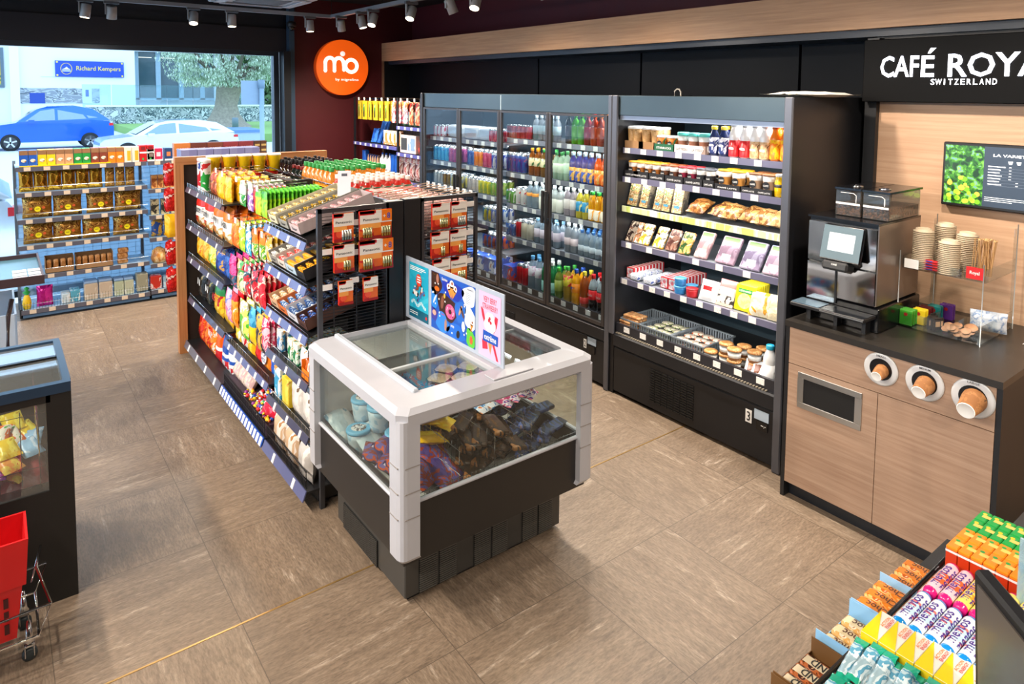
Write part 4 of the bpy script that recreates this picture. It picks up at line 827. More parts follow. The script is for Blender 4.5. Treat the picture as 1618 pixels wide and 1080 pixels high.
def gshelf(y0, y1, z, x0, tags, strip=LAV, wire=.0, sl=0, hgt=.036, wh=None):
    s = G(MB().box(x0, 1.70, y0, y1, z - .012, z, BLK), 'shelf') if not sl else G(MB().add([(x0, y0, z), (x0, y1, z), (1.68, y1, z + sl), (1.68, y0, z + sl)], [(0, 1, 2, 3), (3, 2, 1, 0)], BLK), 'shelf')
    m_ = MB()
    T = Matrix.Translation((x0, 0, z)) @ Matrix.Rotation(.35, 4, 'Y')
    m_.box(-.006, 0, y0, y1, -hgt, .004, strip, T=T)
    n = int((y1 - y0) / tags)
    for k in range(n): yy = y0 + tags * (k + .5); m_.box(-.009, -.006, yy - (wh or .022), yy + (wh or .022), -hgt + .003, -.001, TAG, T=T)
    o = m_.obj('price_strip', s)
    if wire:
        w_ = MB().tube([(x0, y0, z + wire), (x0, y1, z + wire)], .002, CHROME, 5)
        for k in range(int((y1 - y0) / .05) + 1): w_.tube([(x0, y0 + k * .05, z), (x0, y0 + k * .05, z + wire)], .0012, CHROME, 4)
        w_.obj('wire_fence', s)
    return s
for z in (1.315, 1.03, .775): gshelf(4.72, 5.73, z, 1.20, .25, LAV, .035, wh=.012)
gshelf(4.72, 5.73, .45, 1.20, .33, LAV, .03, wh=.012); gshelf(3.82, 4.70, .41, 1.20, .14, LAVL, .05, wh=.014)
gshelf(4.72, 5.73, .105, 1.17, .25, pm('5c5a66', .35, coat=.3), 0, hgt=.05, wh=.015)
gshelf(3.82, 4.70, .105, 1.17, .055, BLU, 0, hgt=.05, wh=.016); gshelf(3.17, 3.80, .105, 1.17, .3, LAVL, 0, hgt=.05, wh=.014)
for z in (1.335, 1.115, .87): gshelf(3.18, 3.79, z, 1.19, .15, LAVL, .02, sl=.15, wh=.013)
for z in (.635, .37): gshelf(3.18, 3.79, z, 1.19, .19, LAV, .04, wh=.012)
bk = MB()
for y0, y1 in ((3.83, 4.69), (3.19, 3.79)):
    n = int((y1 - y0) / .018)
    for k in range(n + 1): bk.box(1.176, 1.179, y0 + k * .018 - .001, y0 + k * .018 + .001, .11, .20, BLK)
    bk.box(1.174, 1.18, y0, y1, .195, .20, BLK).box(1.174, 1.18, y0, y1, .15, .153, BLK)
G(bk, 'wire_basket_front')
# right hand top shelf
G(MB().box(1.76, 2.27, 3.2, 5.74, 1.268, 1.28, BLK).box(2.27, 2.274, 3.2, 5.74, 1.25, 1.30, LAV), 'shelf')
G(MB().tube([(1.76, 5.74, 1.46), (1.76, 3.2, 1.46)], .003, CHROME, 5).tube([(1.82, 5.74, 1.43), (1.82, 3.2, 1.43)], .003, CHROME, 5), 'rail')
bx = MB()
for k in range(18): bx.box(1.775, 1.778, 4.05 + k * .055, 4.053 + k * .055, 1.28, 1.42, BLK)
for zz in (1.28, 1.33, 1.38, 1.42): bx.box(1.774, 1.779, 4.05, 5.0, zz, zz + .003, BLK)
for k in range(9): bx.box(1.79 + k * .055, 1.793 + k * .055, 4.02, 4.023, 1.28, 1.42, BLK)
for zz in (1.33, 1.38, 1.42): bx.box(1.79, 2.25, 4.02, 4.024, zz, zz + .003, BLK)
G(bx, 'wire_divider')

# pegs
PEGL = []
def hook(x, y, z, L=.30, tagc=True):
    m_ = MB().tube([(.0, 0, 0), (L, 0, .012)], .002, CHROME, 5).tube([(0, 0, .025), (L, 0, .03)], .0018, CHROME, 5).box(-.004, 0, -.018, .018, -.004, .03, TAG)
    o = G(m_, 'hook'); o.location = (x, y, z); return o
def hang(proto, y, z, n, x0, dx, label, cat, drop, grp=None, lean=0):
    put(proto, [(x0 + .02 + k * dx, y + rnd.uniform(-.004, .004), z - drop) for k in range(n)], label, cat, grp or label, ry=0, rx=lean)
    if 1.2 < z < 1.6: hook(x0 - .02, y, z)
BG = prt
def hbag(w, h, t, mats, seed=1, wr=.008): return bag(w, h, t, mats, 'sweets_bag', seed, .06, wr)
cm1 = lambda *c: prt(c, 30, .18, bump=35)
YB = prt(('e09c10', 'f0b81c', 'f4c838', 'c88410', 'f0c43c'), 22, .18, bump=30)
# middle bay, hanging packs, y 3.85..4.65
hang(hbag(.17, .20, .06, YB, 1), 5.02, 1.50, 4, 1.26, .065, 'large yellow crisps bag hanging at the top of the gondola, nearer the oak end', 'crisps', .205)
hang(hbag(.16, .19, .05, YB, 2), 4.86, 1.49, 5, 1.26, .06, 'yellow snack bag hanging beside the largest yellow crisps bags', 'crisps', .2)
hang(hbag(.12, .16, .03, bands((.15, GRN), (.5, prt(('e8ecd8', '2c8a3c', '7ab44c', 'f0f0ec'), 40, .2)), (1, prt(('e4e8e0', 'c8d8b8', 'f4f4f0'), 30, .2, bump=40))), 3), 4.60, 1.48, 7, 1.28, .04, 'white and green nut bag hanging at the top of the gondola', 'snack bag', .165)
hang(hbag(.10, .16, .025, cm1('8c5ca8', 'e0c8dc', 'b83c60', 'e8e0e8'), 4), 4.44, 1.47, 7, 1.28, .035, 'lilac and pink sweets bag hanging right of the green nut bags', 'sweets bag', .165)
hang(hbag(.08, .15, .022, cm1('c81c24', 'e03a30', 'f0d8c8'), 5), 4.32, 1.47, 6, 1.28, .035, 'red sweets bag hanging between lilac and lime bags on the gondola', 'sweets bag', .155)
hang(hbag(.10, .16, .02, bands((.75, prt(('b8d82c', '8cc02c', 'd8e85c'), 30, .2)), (1, prt(('5cb42c', '7ccc3c', '3c9a24'), 40, .2))), 6), 4.21, 1.48, 15, 1.26, .026, 'lime green sweets bag in the long dense row at the gondola top', 'sweets bag', .165)
hang(hbag(.10, .16, .02, bands((.75, prt(('9cd02c', '6cb42c', 'd8e85c'), 30, .2)), (1, prt(('4cac2c', '6cc43c', '3c9a24'), 40, .2))), 7), 4.10, 1.48, 14, 1.26, .026, 'brighter green sweets bag in the row next to the tilted trays', 'sweets bag', .165)
r2 = [(4.62, .15, .19, cm1('e05c14', 'f08020', 'f0a850', 'c84810'), 'orange crisps bag with dark lettering', 5, .05), (4.47, .10, .19, cm1('8cc82c', 'c0dc3c', 'f0ecdc', '4c9a2c'), 'lime and white sweets bag', 6, .035), (4.33, .09, .19, cm1('38a0cc', 'c8e4ec', '2474a8', 'f0f0ec'), 'sky blue sweets bag', 6, .035),
      (4.20, .10, .17, bands((.55, prt(('e4e4c8', '5c9c2c', 'e0c83c', 'c8502c'), 40, .2)), (1, ORA)), 'orange topped jelly bag', 6, .03), (4.06, .10, .17, bands((.6, prt(('e8e4cc', '5c9c2c', 'e8d03c', 'c8a02c'), 40, .2)), (1, ORA)), 'orange topped lemon jelly bag', 5, .03), (3.94, .09, .16, cm1('e0cca8', 'c8a030', 'e8e4dc', 'a85030'), 'cream and gold sweets bag', 4, .03)]
for i, (y, w, h, mt, nm, n, dx) in enumerate(r2): hang(hbag(w, h, .03, mt, 10 + i), y, 1.235, n, 1.235, dx, nm + ' on the second hanging row of the gondola', 'sweets bag', h)
r3 = [(4.60, .13, .21, bands((.45, prt(('24384c', '3c5c7c', 'b0465c', 'd8c8a8'), 40, .15)), (1, prt(('d8247c', 'e85c9c', 'c01c6c', 'f0b0cc'), 30, .15, bump=40))), 'pink topped liquorice bag', 6, .04), (4.43, .12, .21, prt(('e0a870', 'e8dcb8', '48a050', 'c84038', 'f0e8dc'), 30, .15, bump=40), 'clear bag of mixed pastel jellies', 6, .035),
      (4.29, .11, .20, prt(('d8d4d0', 'c82830', '38505c', 'e8e4e0', '48a048'), 30, .15, bump=40), 'clear bag of red and white sweets', 6, .03), (4.14, .11, .20, prt(('d8ccc8', 'b82430', '283848', 'e8e4e0'), 34, .15, bump=40), 'clear bag with dark liquorice and red print', 6, .03), (4.0, .11, .2, cm1('b81c28', 'd8303c', 'e8c8b8', '9c1420'), 'red sweets bag', 5, .03)]
for i, (y, w, h, mt, nm, n, dx) in enumerate(r3): hang(hbag(w, h, .035, mt, 20 + i), y, 1.0, n, 1.21, dx, nm + ' on the third hanging row of the gondola', 'sweets bag', h)
r4 = [(4.63, .11, .22, cm1('e07ca8', 'e8b8d0', '7c90d8', 'd8d8e8'), 'pink and lilac marshmallow bag', 4, .04), (4.50, .12, .22, bands((.8, prt(('f07c14', 'f0a03c', 'e8e0d0', 'e85c10'), 22, .15, bump=30)), (1, RED)), 'orange sweets bag with red top', 5, .035), (4.30, .16, .24, prt(('4cac2c', 'c8dc6c', 'e8e8d8', 'f0d83c', '7cc43c'), 20, .15, bump=30), 'big bright green sour sweets bag', 5, .04),
      (4.12, .10, .22, bands((.5, YEL), (1, prt(('2c88b8', '58b0d8', '1c5c8c'), 30, .2))), 'blue topped bag with yellow lower half', 5, .03), (3.98, .12, .22, prt(('2c2c34', 'd8a83c', '5c5c68', 'e8e0d0'), 22, .2, bump=30), 'dark nut bag', 5, .03), (3.88, .11, .2, cm1('d8486c', 'e8b8c8', 'b8244c', 'e0d0dc'), 'rosy sweets bag', 4, .03)]
for i, (y, w, h, mt, nm, n, dx) in enumerate(r4): hang(hbag(w, h, .04, mt, 30 + i), y, .775, n, 1.19, dx, nm + ' on the lowest hanging row of the gondola', 'sweets bag', h)
# far bay, standing bags
def stand(z, L, n=3, dx=.085, x=1.25, name='crisps_bag', cat='crisps', shelf=''):
    for i, (y, w, h, mt, nm, ex) in enumerate(L):
        b = bag(w, h, .07, mt, name, int(z * 100) + i, .06, .008, extra=ex)
        put(b, [(x + .02 + k * dx, y, z) for k in range(n)], nm + ' ' + shelf, cat, nm + ' ' + shelf, rx=-.08, jit=.06)
def wtxt(s, w, z, m=None, h=.05): return lambda mb: mb.text(s, w, h, 0, -.043, z, m or BLK)
ZW = lambda a, b: bands((.35, prt((b, 'c8a05c', 'd8d0c0', a), 26, .2, bump=30)), (.62, pm('e4e0d8', .3)), (1, pm(a, .25)))
stand(1.03, [(5.60, .20, .25, ZW('d82c20', 'b83020'), 'red topped crisps bag left', wtxt('Nature', .16, .13)), (5.36, .20, .25, ZW('e03424', 'c84030'), 'red topped crisps bag beside it', wtxt('Fumé', .15, .13)), (5.10, .21, .25, ZW('f07018', 'e08030'), 'orange topped crisps bag', wtxt('Zwing', .16, .13)), (4.86, .20, .24, ZW('f07818', 'f09030'), 'orange topped crisps bag by the hanging packs', wtxt('ika', .12, .13))], shelf='on the second shelf of the gondola')
stand(.775, [(5.62, .13, .2, cm1('e8a41c', 'f0c03c', 'd87c14', 'f0e0b0'), 'yellow snack bag', None), (5.45, .13, .2, cm1('f09a20', 'e8c850', 'c86818'), 'amber snack bag', None), (5.27, .15, .22, cm1('8cb42c', 'd8e07c', 'e8c42c', '5c8c24'), 'lime green snack bag', None), (5.05, .18, .23, cm1('1c3c8c', '2c54a8', 'c89c5c', '243c6c'), 'dark blue crisps bag with gold print', None), (4.84, .16, .22, cm1('1c4494', '3868b8', 'd8b890'), 'blue crisps bag', None)], shelf='on the third shelf of the gondola')
stand(.45, [(5.60, .18, .24, prt(('1c1c1c', '2c2c28', '8c7c4c', 'c8c8c0'), 14, .25, bump=30), 'black crisps bag left', wtxt('N', .08, .14, WHITE)), (5.36, .18, .24, prt(('181a18', '2c3028', '8c8444', 'c0c4b8'), 14, .25, bump=30), 'black crisps bag right', wtxt('N', .08, .14, WHITE)), (5.12, .19, .26, bands((.3, prt(('d8a41c', 'f0c83c', 'b87c14'), 22, .2, bump=30)), (.6, prt(('e8c02c', 'b82424', 'e8e0c0'), 20, .2)), (1, pm('2c8048', .3))), 'green topped yellow crisps bag left', wtxt('KETT', .14, .13, RED)),
    (4.86, .20, .27, bands((.35, prt(('e0a81c', 'f0c83c', 'b87c14'), 22, .2, bump=30)), (.62, prt(('e8c02c', 'b82424', 'e8e0c0'), 20, .2)), (1, pm('2c8048', .3))), 'green topped yellow crisps bag right', wtxt('KETT', .15, .14, RED))], shelf='on the fourth shelf of the gondola')
stand(.105, [(5.62, .14, .25, cm1('b81c18', 'd83c20', 'e87c30', '8c1410'), 'dark red crisps bag', None), (5.46, .14, .25, cm1('e04818', 'f07c28', 'c82818', 'f0b050'), 'orange red crisps bag', None), (5.30, .15, .25, cm1('d82418', 'f08c28', 'e8e0d8', 'f05c18'), 'red crisps bag with white lettering', wtxt('MAX', .1, .16, WHITE)),
    (5.12, .14, .24, bands((.4, RED), (.55, WHITE), (1, cm1('f05c18', 'd82818'))), 'orange and white crisps bag', None), (4.95, .15, .25, bands((.3, prt(('e8e4e4', 'c82c34', 'd8d8e0'), 30, .2)), (.42, BLU), (.55, WHITE), (.66, BLU), (.74, WHITE), (1, BLU)), 'blue and white striped bag left', None), (4.80, .14, .24, bands((.3, prt(('e8e4e4', 'c82c34', 'd8d8e0'), 30, .2)), (.42, WHITE), (.55, BLU), (.66, WHITE), (.8, BLU), (1, WHITE)), 'blue and white striped bag right', None)], shelf='on the bottom shelf of the gondola')
# top shelf of the far bay
YT = pm('fbd21c', .3)
TB = MB().lathe([(.036, 0, YT), (.052, .12), (.055, .125, WHITE), (.055, .135), (.05, .137)], YEL, 22).panel(-.02, .02, .04, .09, -.052, ORA).obj('snack_tub')
put(TB, [(1.36 + k * .112, 5.58 - k * .012, 1.43) for k in range(5)], 'yellow snack tub with white lid in the upper row at the oak end', 'snack tub', 'yellow snack tubs')
TB2 = MB().lathe([(.036, 0, pm('d8281c', .3)), (.05, .11), (.052, .115)], RED, 20).obj('snack_tub')
put(TB2, [(1.36 + k * .112, 5.58, 1.315) for k in range(5)], 'red snack tub stacked under the yellow tubs at the oak end', 'snack tub', 'red snack tubs')
for k, (c, y) in enumerate(((('c81c20', 'e8e0e0', '2c50a8', 'c81c20'), 5.50), (('2c9a3c', 'e8e8e0', 'c83030', '2c50a8'), 5.40))):
    o = MB().lathe([(.034, 0, prt(c, 22, .3)), (.036, .01), (.036, .225, WHITE), (.037, .226), (.037, .24), (.034, .243)], WHITE, 18).obj('crisps_tube'); o.location = (1.26, y, 1.315); tag(o, ('red', 'green')[k] + ' crisps tube standing at the front of the gondola top', 'crisps tube')
for k, (y, c) in enumerate(((5.28, ('7c3a24', 'b8502c', 'd8a050', '4c2418')), (5.17, ('8c4024', 'c85c30', 'd8b070', '5c2c1c')))):
    put(bag(.10, .18, .05, prt(c, 30, .2, bump=30), 'nut_bag', 60 + k), [(1.28 + j * .06, y, 1.315) for j in range(4)], ('brown', 'rust')[k] + ' snack bag standing between tubs and hanging crisps', 'snack bag', ('brown', 'rust')[k] + ' snack bags', rx=-.1)
# bottom of middle bay: bin of wrapped sweets, and shelf .41
stand(.41, [(4.60, .10, .17, cm1('e8c43c', 'f0ece0', 'c8a020'), 'yellow and white sweets bag', None), (4.47, .10, .17, cm1('e8e4dc', 'c82c30', 'e8b83c'), 'white and red sweets bag', None), (4.33, .12, .17, bands((.5, prt(('f0b81c', 'f0d03c', 'e09018'), 20, .2, bump=30)), (1, prt(('e8e4dc', '6c4830', 'f0c030'), 24, .2))), 'yellow chocolate lentil bag', wtxt('m', .04, .1, WHITE, .04)), (4.17, .13, .19, cm1('c81820', 'e02c2c', 'a01018'), 'glossy red sweets bag', None),
    (4.02, .14, .2, prt(('f07c18', 'f09c34', 'e05c10'), 16, .2, bump=30), 'orange bag with navy lettering', lambda mb: (mb.disc(0, .09, .045, -.042, WHITE, 18), mb.text('POP', .07, .03, 0, -.043, .105, pm('1c2c7c', .3)), mb.text('PICKS', .07, .025, 0, -.043, .07, pm('1c2c7c', .3)))), (3.88, .12, .19, cm1('1c50b8', '3878d8', 'e0e4f0', '143c90'), 'royal blue sweets bag', None)], n=2, name='sweets_bag', cat='sweets bag', shelf='on the low shelf in the middle of the gondola')
SWT = [pm(c, .25) for c in ('d82830', 'e8c42c', '2c54b0', 'e8e4e4', '8c3c8c', '38a050', 'e87c24', '5c3020')]
CANDY = MB().lathe([(.004, -.02), (.012, -.008), (.014, 0), (.012, .008), (.004, .02)], SWT[0], 8)
def candy(m, m2): return MB().lathe([(.009, -.022, m2), (.003, -.012, m), (.011, -.007), (.0125, 0), (.011, .007), (.003, .012, m2), (.009, .022)], m, 7).obj('wrapped_sweet')
cs_ = [(candy(SWT[i], SWT[j]), nm) for i, j, nm in ((0, 3, 'red'), (1, 6, 'yellow'), (2, 3, 'blue'), (4, 1, 'purple'), (5, 3, 'green'))]
for c_, nm in cs_:
    pts = []
    for k in range(28):
        y = rnd.uniform(3.86, 4.30); x = rnd.uniform(1.20, 1.36); pts.append((x, y, .185 + rnd.uniform(-.01, .014), rnd.uniform(0, 6)))
    put(c_, pts, 'small %s wrapped sweet in the loose sweets bin at the gondola foot' % nm, 'sweet', nm + ' wrapped sweets', rx=1.4)
G(MB().box(1.185, 1.5, 3.83, 4.68, .108, .170, pm('3a2c38', .6)), 'bin_filling')
put(bag(.13, .12, .07, prt(('d8c8b8', 'c8a8a8', 'e8d8c0', 'a87868'), 24, .15, bump=40), 'biscuit_bag', 71), [(1.24 + .09 * k, y, .175) for y in (4.62, 4.50, 4.38) for k in range(2)], 'clear bag of pale sweets in the bin at the gondola foot', 'sweets bag', 'clear bags in the foot bin', rx=-.5)
put(bag(.14, .1, .06, prt(('c8203c', 'e04c64', 'a01428'), 24, .15, bump=40), 'biscuit_bag', 72), [(1.22, 3.90, .19, .4), (1.24, 3.80, .17, -.2)], 'crimson sweets bag lying at the gondola foot', 'sweets bag', 'crimson sweets bags', rx=-.7)
# near bay
def flat(z, L, x=1.24):
    for nm, ys, n, dx, p, l, c in L: put(p, [(x + k * dx, y, z) for y in ys for k in range(n)], l, c, l)
flat(.635, [(0, (3.72,), 9, .032, carton(.075, .022, .115, prt(('2c7cb0', 'e4e8ec', 'd8a040', '1c5c8c'), 40, .3), 'sweets_carton', panels=((.1, .9, .82, 1, WHITE),)), 'slim blue and white sweets box in the near bay of the gondola', 'sweets box'),
    (0, (3.55, 3.47), 10, .03, carton(.07, .022, .115, prt(('1c7c48', 'e4ecdc', 'e8a848', '145c34'), 40, .3), 'sweets_carton', panels=((.1, .9, .82, 1, WHITE),)), 'slim green and white sweets box in the near bay of the gondola', 'sweets box'),
    (0, (3.36,), 6, .04, bag(.09, .12, .03, prt(('c8d0dc', 'e4e8ec', 'd87830', '7c90b8'), 24, .2, bump=30), 'mint_bag', 81), 'white and blue mint bag in the near bay of the gondola', 'mints')])
o = MB().box(-.05, .05, 0, .002, 0, .05, ORA).box(-.05, .05, .2, .202, 0, .12, ORA).box(-.05, -.048, 0, .2, 0, .09, ORA).box(.048, .05, 0, .2, 0, .09, ORA).box(-.05, .05, 0, .2, 0, .002, ORA).obj('display_tray'); o.location = (1.20, 3.25, .637); o.rotation_euler = (0, 0, -PI / 2); tag(o, 'orange cardboard display tray beside the ice cream freezer', 'tray')
put(bag(.08, .09, .02, prt(('b85c28', 'e8e0d0', '6c3018'), 30, .2, bump=30), 'mint_bag', 82), [(1.22 + k * .03, 3.25, .64) for k in range(5)], 'brown sweets pack in the orange display tray', 'sweets', 'packs in the orange tray')
flat(.37, [(0, (3.72,), 3, .07, carton(.10, .05, .17, prt(('2c9ccc', 'd8e4e8', 'c89850', '1c78a8'), 24, .3), 'biscuit_carton'), 'sky blue biscuit box in the near bay of the gondola', 'biscuits'),
    (0, (3.60,), 4, .055, carton(.10, .045, .15, prt(('e8c42c', 'f0d85c', 'c88c28', 'e8e0c0'), 20, .3), 'biscuit_carton'), 'yellow biscuit box in the near bay of the gondola', 'biscuits'),
    (0, (3.44, 3.28), 3, .075, bag(.14, .22, .06, prt(('d0ccc8', 'e4e0dc', '7c6858', 'c8b8a8'), 16, .25, bump=25), 'muesli_bag', 83), 'pale grey muesli bag in the near bay of the gondola', 'muesli')])
flat(.105, [(0, (3.66, 3.48), 3, .08, bag(.16, .2, .07, prt(('c8a888', 'e0d8d0', 'a87848', '58707c'), 16, .25, bump=25), 'muesli_bag', 84), 'tan and grey baking bag on the bottom shelf of the near bay', 'baking bag'), (0, (3.29,), 3, .08, bag(.15, .19, .07, prt(('b8b4b0', 'd8d4d0', '886c50'), 16, .25, bump=25), 'muesli_bag', 85), 'greyish snack bag on the bottom shelf next to the freezer', 'snack bag')], 1.22)
# tilted trays of bars
def bartray(y, z, w, cbox, cbar, l, x=1.20, L=.42, h=.06):
    t = thing('bar_display_box', l, 'display box'); t.matrix_basis = Matrix.Translation((x + .006, y, z + .012)) @ Matrix.Rotation(-.30, 4, 'Y') @ Matrix.Rotation(-PI / 2, 4, 'Z')
    b = pm(cbox, .5)
    MB().box(-w / 2, w / 2, 0, L, 0, .002, b).box(-w / 2, -w / 2 + .002, 0, L, 0, h, b).box(w / 2 - .002, w / 2, 0, L, 0, h, b).box(-w / 2, w / 2, 0, .002, 0, h * .7, b).box(-w / 2, w / 2, L - .002, L, 0, h, b).text('bar', w * .5, h * .3, 0, -.001, h * .35, BLK).obj('box', t)
    return t
def bars(t, w, L, pal, nm, n=9):
    p = MB().box(-w / 2 + .006, w / 2 - .006, -.012, .012, 0, .014, prt(pal, 50, .2, bump=40), .005, 2).obj('chocolate_bar'); base = t.matrix_basis
    for k in range(n):
        for l in range(3):
            o = p if (k == 0 and l == 0) else copy_tree(p)
            o.matrix_basis = base @ Matrix.Translation((0, .022 + k * (L - .03) / n, .004 + l * .0155)); tag(o, nm, 'chocolate bar', nm)
NB = [(3.70, 1.345, .13, 'c8c0a4', ('e0d0a0', 'b8923c', '3c3020', 'f0e4c0'), 'beige'), (3.535, 1.345, .13, '8c8c84', ('c89c28', '2c2820', 'e8dcc0', 'e8b83c'), 'grey'), (3.37, 1.345, .14, 'b8a8a8', ('c8a8a8', '9c4c58', 'e0d8d8'), 'pinkish'),
      (3.70, 1.125, .12, '8a857c', ('d8d4cc', '4c4038', 'e8e4dc'), 'taupe'), (3.575, 1.125, .12, 'c4bcb0', ('c83030', 'e8e0d8', '3c3030'), 'cream'), (3.435, 1.125, .15, 'a8bcc8', ('f0a020', 'e88c18', 'f8c850'), 'pale blue'), (3.295, 1.125, .12, '1c1c20', ('e8a028', '1c1c20', 'f0b040'), 'black'),
      (3.70, .88, .13, 'c8a07c', ('c88c50', 'e8d8c0', '387ca8', 'e86c28'), 'tan'), (3.565, .88, .13, 'd06c30', ('3c6ca0', 'e0e0e4', 'c85028'), 'orange'), (3.42, .88, .15, 'c8c8d0', ('2c4c80', 'b8c8d8', '8c3c30'), 'silver'), (3.28, .88, .12, '4c2c20', ('3c2018', '2c5ca8', 'e8e0e0', 'c02830'), 'dark brown')]
lvl = {1.345: 'upper', 1.125: 'middle', .88: 'lower'}
for y, z, w, cb_, pal, nm in NB:
    t = bartray(y, z, w, cb_, None, 'tilted %s cardboard box of bars on the %s sloping gondola shelf' % (nm, lvl[z])); bars(t, w, .42, pal, 'bar lying in the %s box on the %s sloping gondola shelf' % (nm, lvl[z]))
# bottles over the right side
WB = bottle(.24, .032, '2a1512', '1c1c20', prt(('d8ccbc', '5c1c24', 'b8a88c'), 30, .4), .2, .5, .32, .4)
put(WB, [(1.86 + i * .085, 5.66 - j * .085, 1.28) for i in range(5) for j in range(5)], 'dark wine bottle standing at the oak end of the gondola top', 'wine bottle', 'dark wine bottles')
WB2 = bottle(.22, .032, '1c2420', '7c1c1c', prt(('c8c0b0', '3c3c34', 'a83028'), 30, .4), .2, .5, .32, .4)
put(WB2, [(1.86 + i * .085, 5.22 - j * .085, 1.28) for i in range(5) for j in range(3)], 'dark bottle with a red cap on the gondola top', 'bottle', 'dark bottles with red caps')
JB = bottle(.27, .036, 'e8932a', '2f9a4a', prt(('f0b83c', 'e8882c', 'f0e0b0'), 26, .3), .15, .5, .42, .5, clearneck=liquid('d8862c'))
put(JB, [(1.85 + i * .078, 4.93 - j * .078, 1.28) for i in range(6) for j in range(7)], 'orange juice bottle with green cap on the gondola top', 'juice bottle', 'orange juice bottles')
RB = bottle(.23, .033, 'c22c20', 'f0e8e0', prt(('d03828', '2c5c44', 'e8d8c8', 'c02018'), 26, .3), .1, .75, .42, .5)
put(RB, [(1.85 + i * .074, 4.36 - j * .074, 1.28) for i in range(6) for j in range(5)], 'red drink bottle with white cap on the gondola top', 'bottle', 'red bottles with white caps')
BX = prt(('c8201c', 'd83028', 'e8d0c0'), 30, .3)
put(carton(.07, .05, .17, BX, 'drink_carton'), [(1.90 + i * .055, 3.95 - j * .075, 1.28) for i in range(6) for j in range(2)], 'red carton behind the white hanging packs on the gondola top', 'carton', 'red cartons')
pr_ = pm('d8c0a8', .15, .6)
for k in range(8):
    G(MB().tube([(1.80, 3.30 + k * .07, 1.455), (2.22, 3.30 + k * .07, 1.49)], .0035, pr_, 5).box(2.215, 2.22, 3.285 + k * .07, 3.315 + k * .07, 1.465, 1.50, TAG), 'hook')
put(bag(.055, .16, .012, prt(('e0d4d0', 'c8a8a4', 'f0ece8', 'a83838'), 30, .3), 'blister_pack', 90, nx=4, nz=6), [(1.85 + i * .06, 3.30 + k * .07, 1.30) for k in range(8) for i in range(6)], 'pale pack on the hooks at the right gondola top', 'small pack', 'pale packs on the right hooks')
# end panel packs
def batt(w, h, n, gold, big=False, btx='Panasonic'):
    rg_ = prt(('c8281c', 'e0661c', 'f0a03c', 'b81c18'), 10, .25)
    m_ = MB().box(-w / 2, w / 2, 0, .016, 0, h, rg_, .002).panel(-w / 2, w / 2, h * .62, h * .88, -.001, pm('ece4dc', .4)).panel(-w / 2, -w / 2 + w * .45, h * .86, h, -.0012, RED)
    m_.panel(-w / 2, w / 2, h * .56, h * .9, -.0011, pm('efe8e0', .4)).panel(-w / 2, -w / 2 + w * .5, h * .9, h, -.0012, RED).panel(-w / 2 + w * .5, w / 2, h * .9, h, -.0012, pm('e8e0d8', .4)).panel(-w / 2, w / 2 * .3, h * .38, h * .56, -.0011, pm('f0a04c', .3)).panel(-w * .5, w * .5, 0, h * .12, -.0011, pm('9c1410', .3)).disc(-w * .2, h * .3, h * .14, -.0009, pm('e8502c', .3), 16)
    m_.text(btx, w * (.5 if big else .8), h * .085, -w * (.15 if big else 0), -.002, h * .70, BLK)
    if big: m_.panel(w * .18, w / 2, h * .6, h, -.0015, ORA).text('8', w * .1, h * .2, w * .4, -.002, h * .78, BLU).text('+', w * .08, h * .1, w * .26, -.002, h * .78, WHITE)
    o = m_.obj('card')
    g = MB()
    for (x0, k) in (((-w * .28, n), (w * .3, n)) if big else ((w * .12, n),)):
        for i in range(k): cx = x0 + (i - k / 2 + .5) * .013; g.lathe([(.006, 0, GLD if gold else pm('8c9a94', .25, .8)), (.006, h * .12, pm('c8c89c' if gold else 'd8d8d0', .25, .8)), (.006, h * .34), (.002, h * .36)], GLD, 8, T=Matrix.Translation((cx, -.006, h * .08)))
    g.obj('batteries', o)
    return o
for (x, z, w, h, n, gd, big, l) in ((1.355, 1.335, .105, .14, 4, 0, 0, 'battery pack at the top left of the left wire panel'), (1.527, 1.33, .175, .145, 4, 1, 1, 'wide battery pack of eight, upper one on the left wire panel'), (1.357, 1.185, .105, .135, 3, 1, 0, 'battery pack under the top left one on the left wire panel'), (1.53, 1.17, .185, .155, 4, 1, 1, 'wide battery pack of eight, lower one on the left wire panel'),
      (1.365, 1.02, .075, .12, 0, 0, 0, 'small button cell card at the bottom left of the left wire panel'), (1.497, 1.018, .078, .12, 0, 0, 0, 'small button cell card at the bottom right of the left wire panel'),
      (1.91, 1.335, .11, .14, 4, 1, 0, 'battery pack at the top left of the right wire panel'), (2.025, 1.335, .10, .14, 4, 0, 0, 'battery pack at the top right of the right wire panel'), (1.905, 1.18, .11, .14, 2, 1, 0, 'battery pack in the middle left of the right wire panel'), (2.02, 1.18, .105, .14, 2, 1, 0, 'battery pack in the middle right of the right wire panel'),
      (1.915, 1.03, .105, .14, 2, 1, 0, 'battery pack low on the left of the right wire panel'), (2.025, 1.03, .105, .14, 4, 1, 0, 'battery pack low on the right of the right wire panel')):
    for k in range(3 if k == 0 else 1):
        pass
    o = batt(w, h, n, gd, big); o.location = (x, 3.125, z); tag(o, l, 'battery pack', 'battery packs on the wire panels')
pc = MB()
for (x, z) in ((1.28, 1.29), (1.28, 1.115), (1.42, 1.13), (2.115, 1.45), (2.11, 1.29), (2.11, 1.13), (1.42, 1.42), (1.42, 1.27)): pc.box(x - .024, x + .024, 3.15, 3.153, z - .014, z + .014, WHITE)
G(pc, 'price_cards')
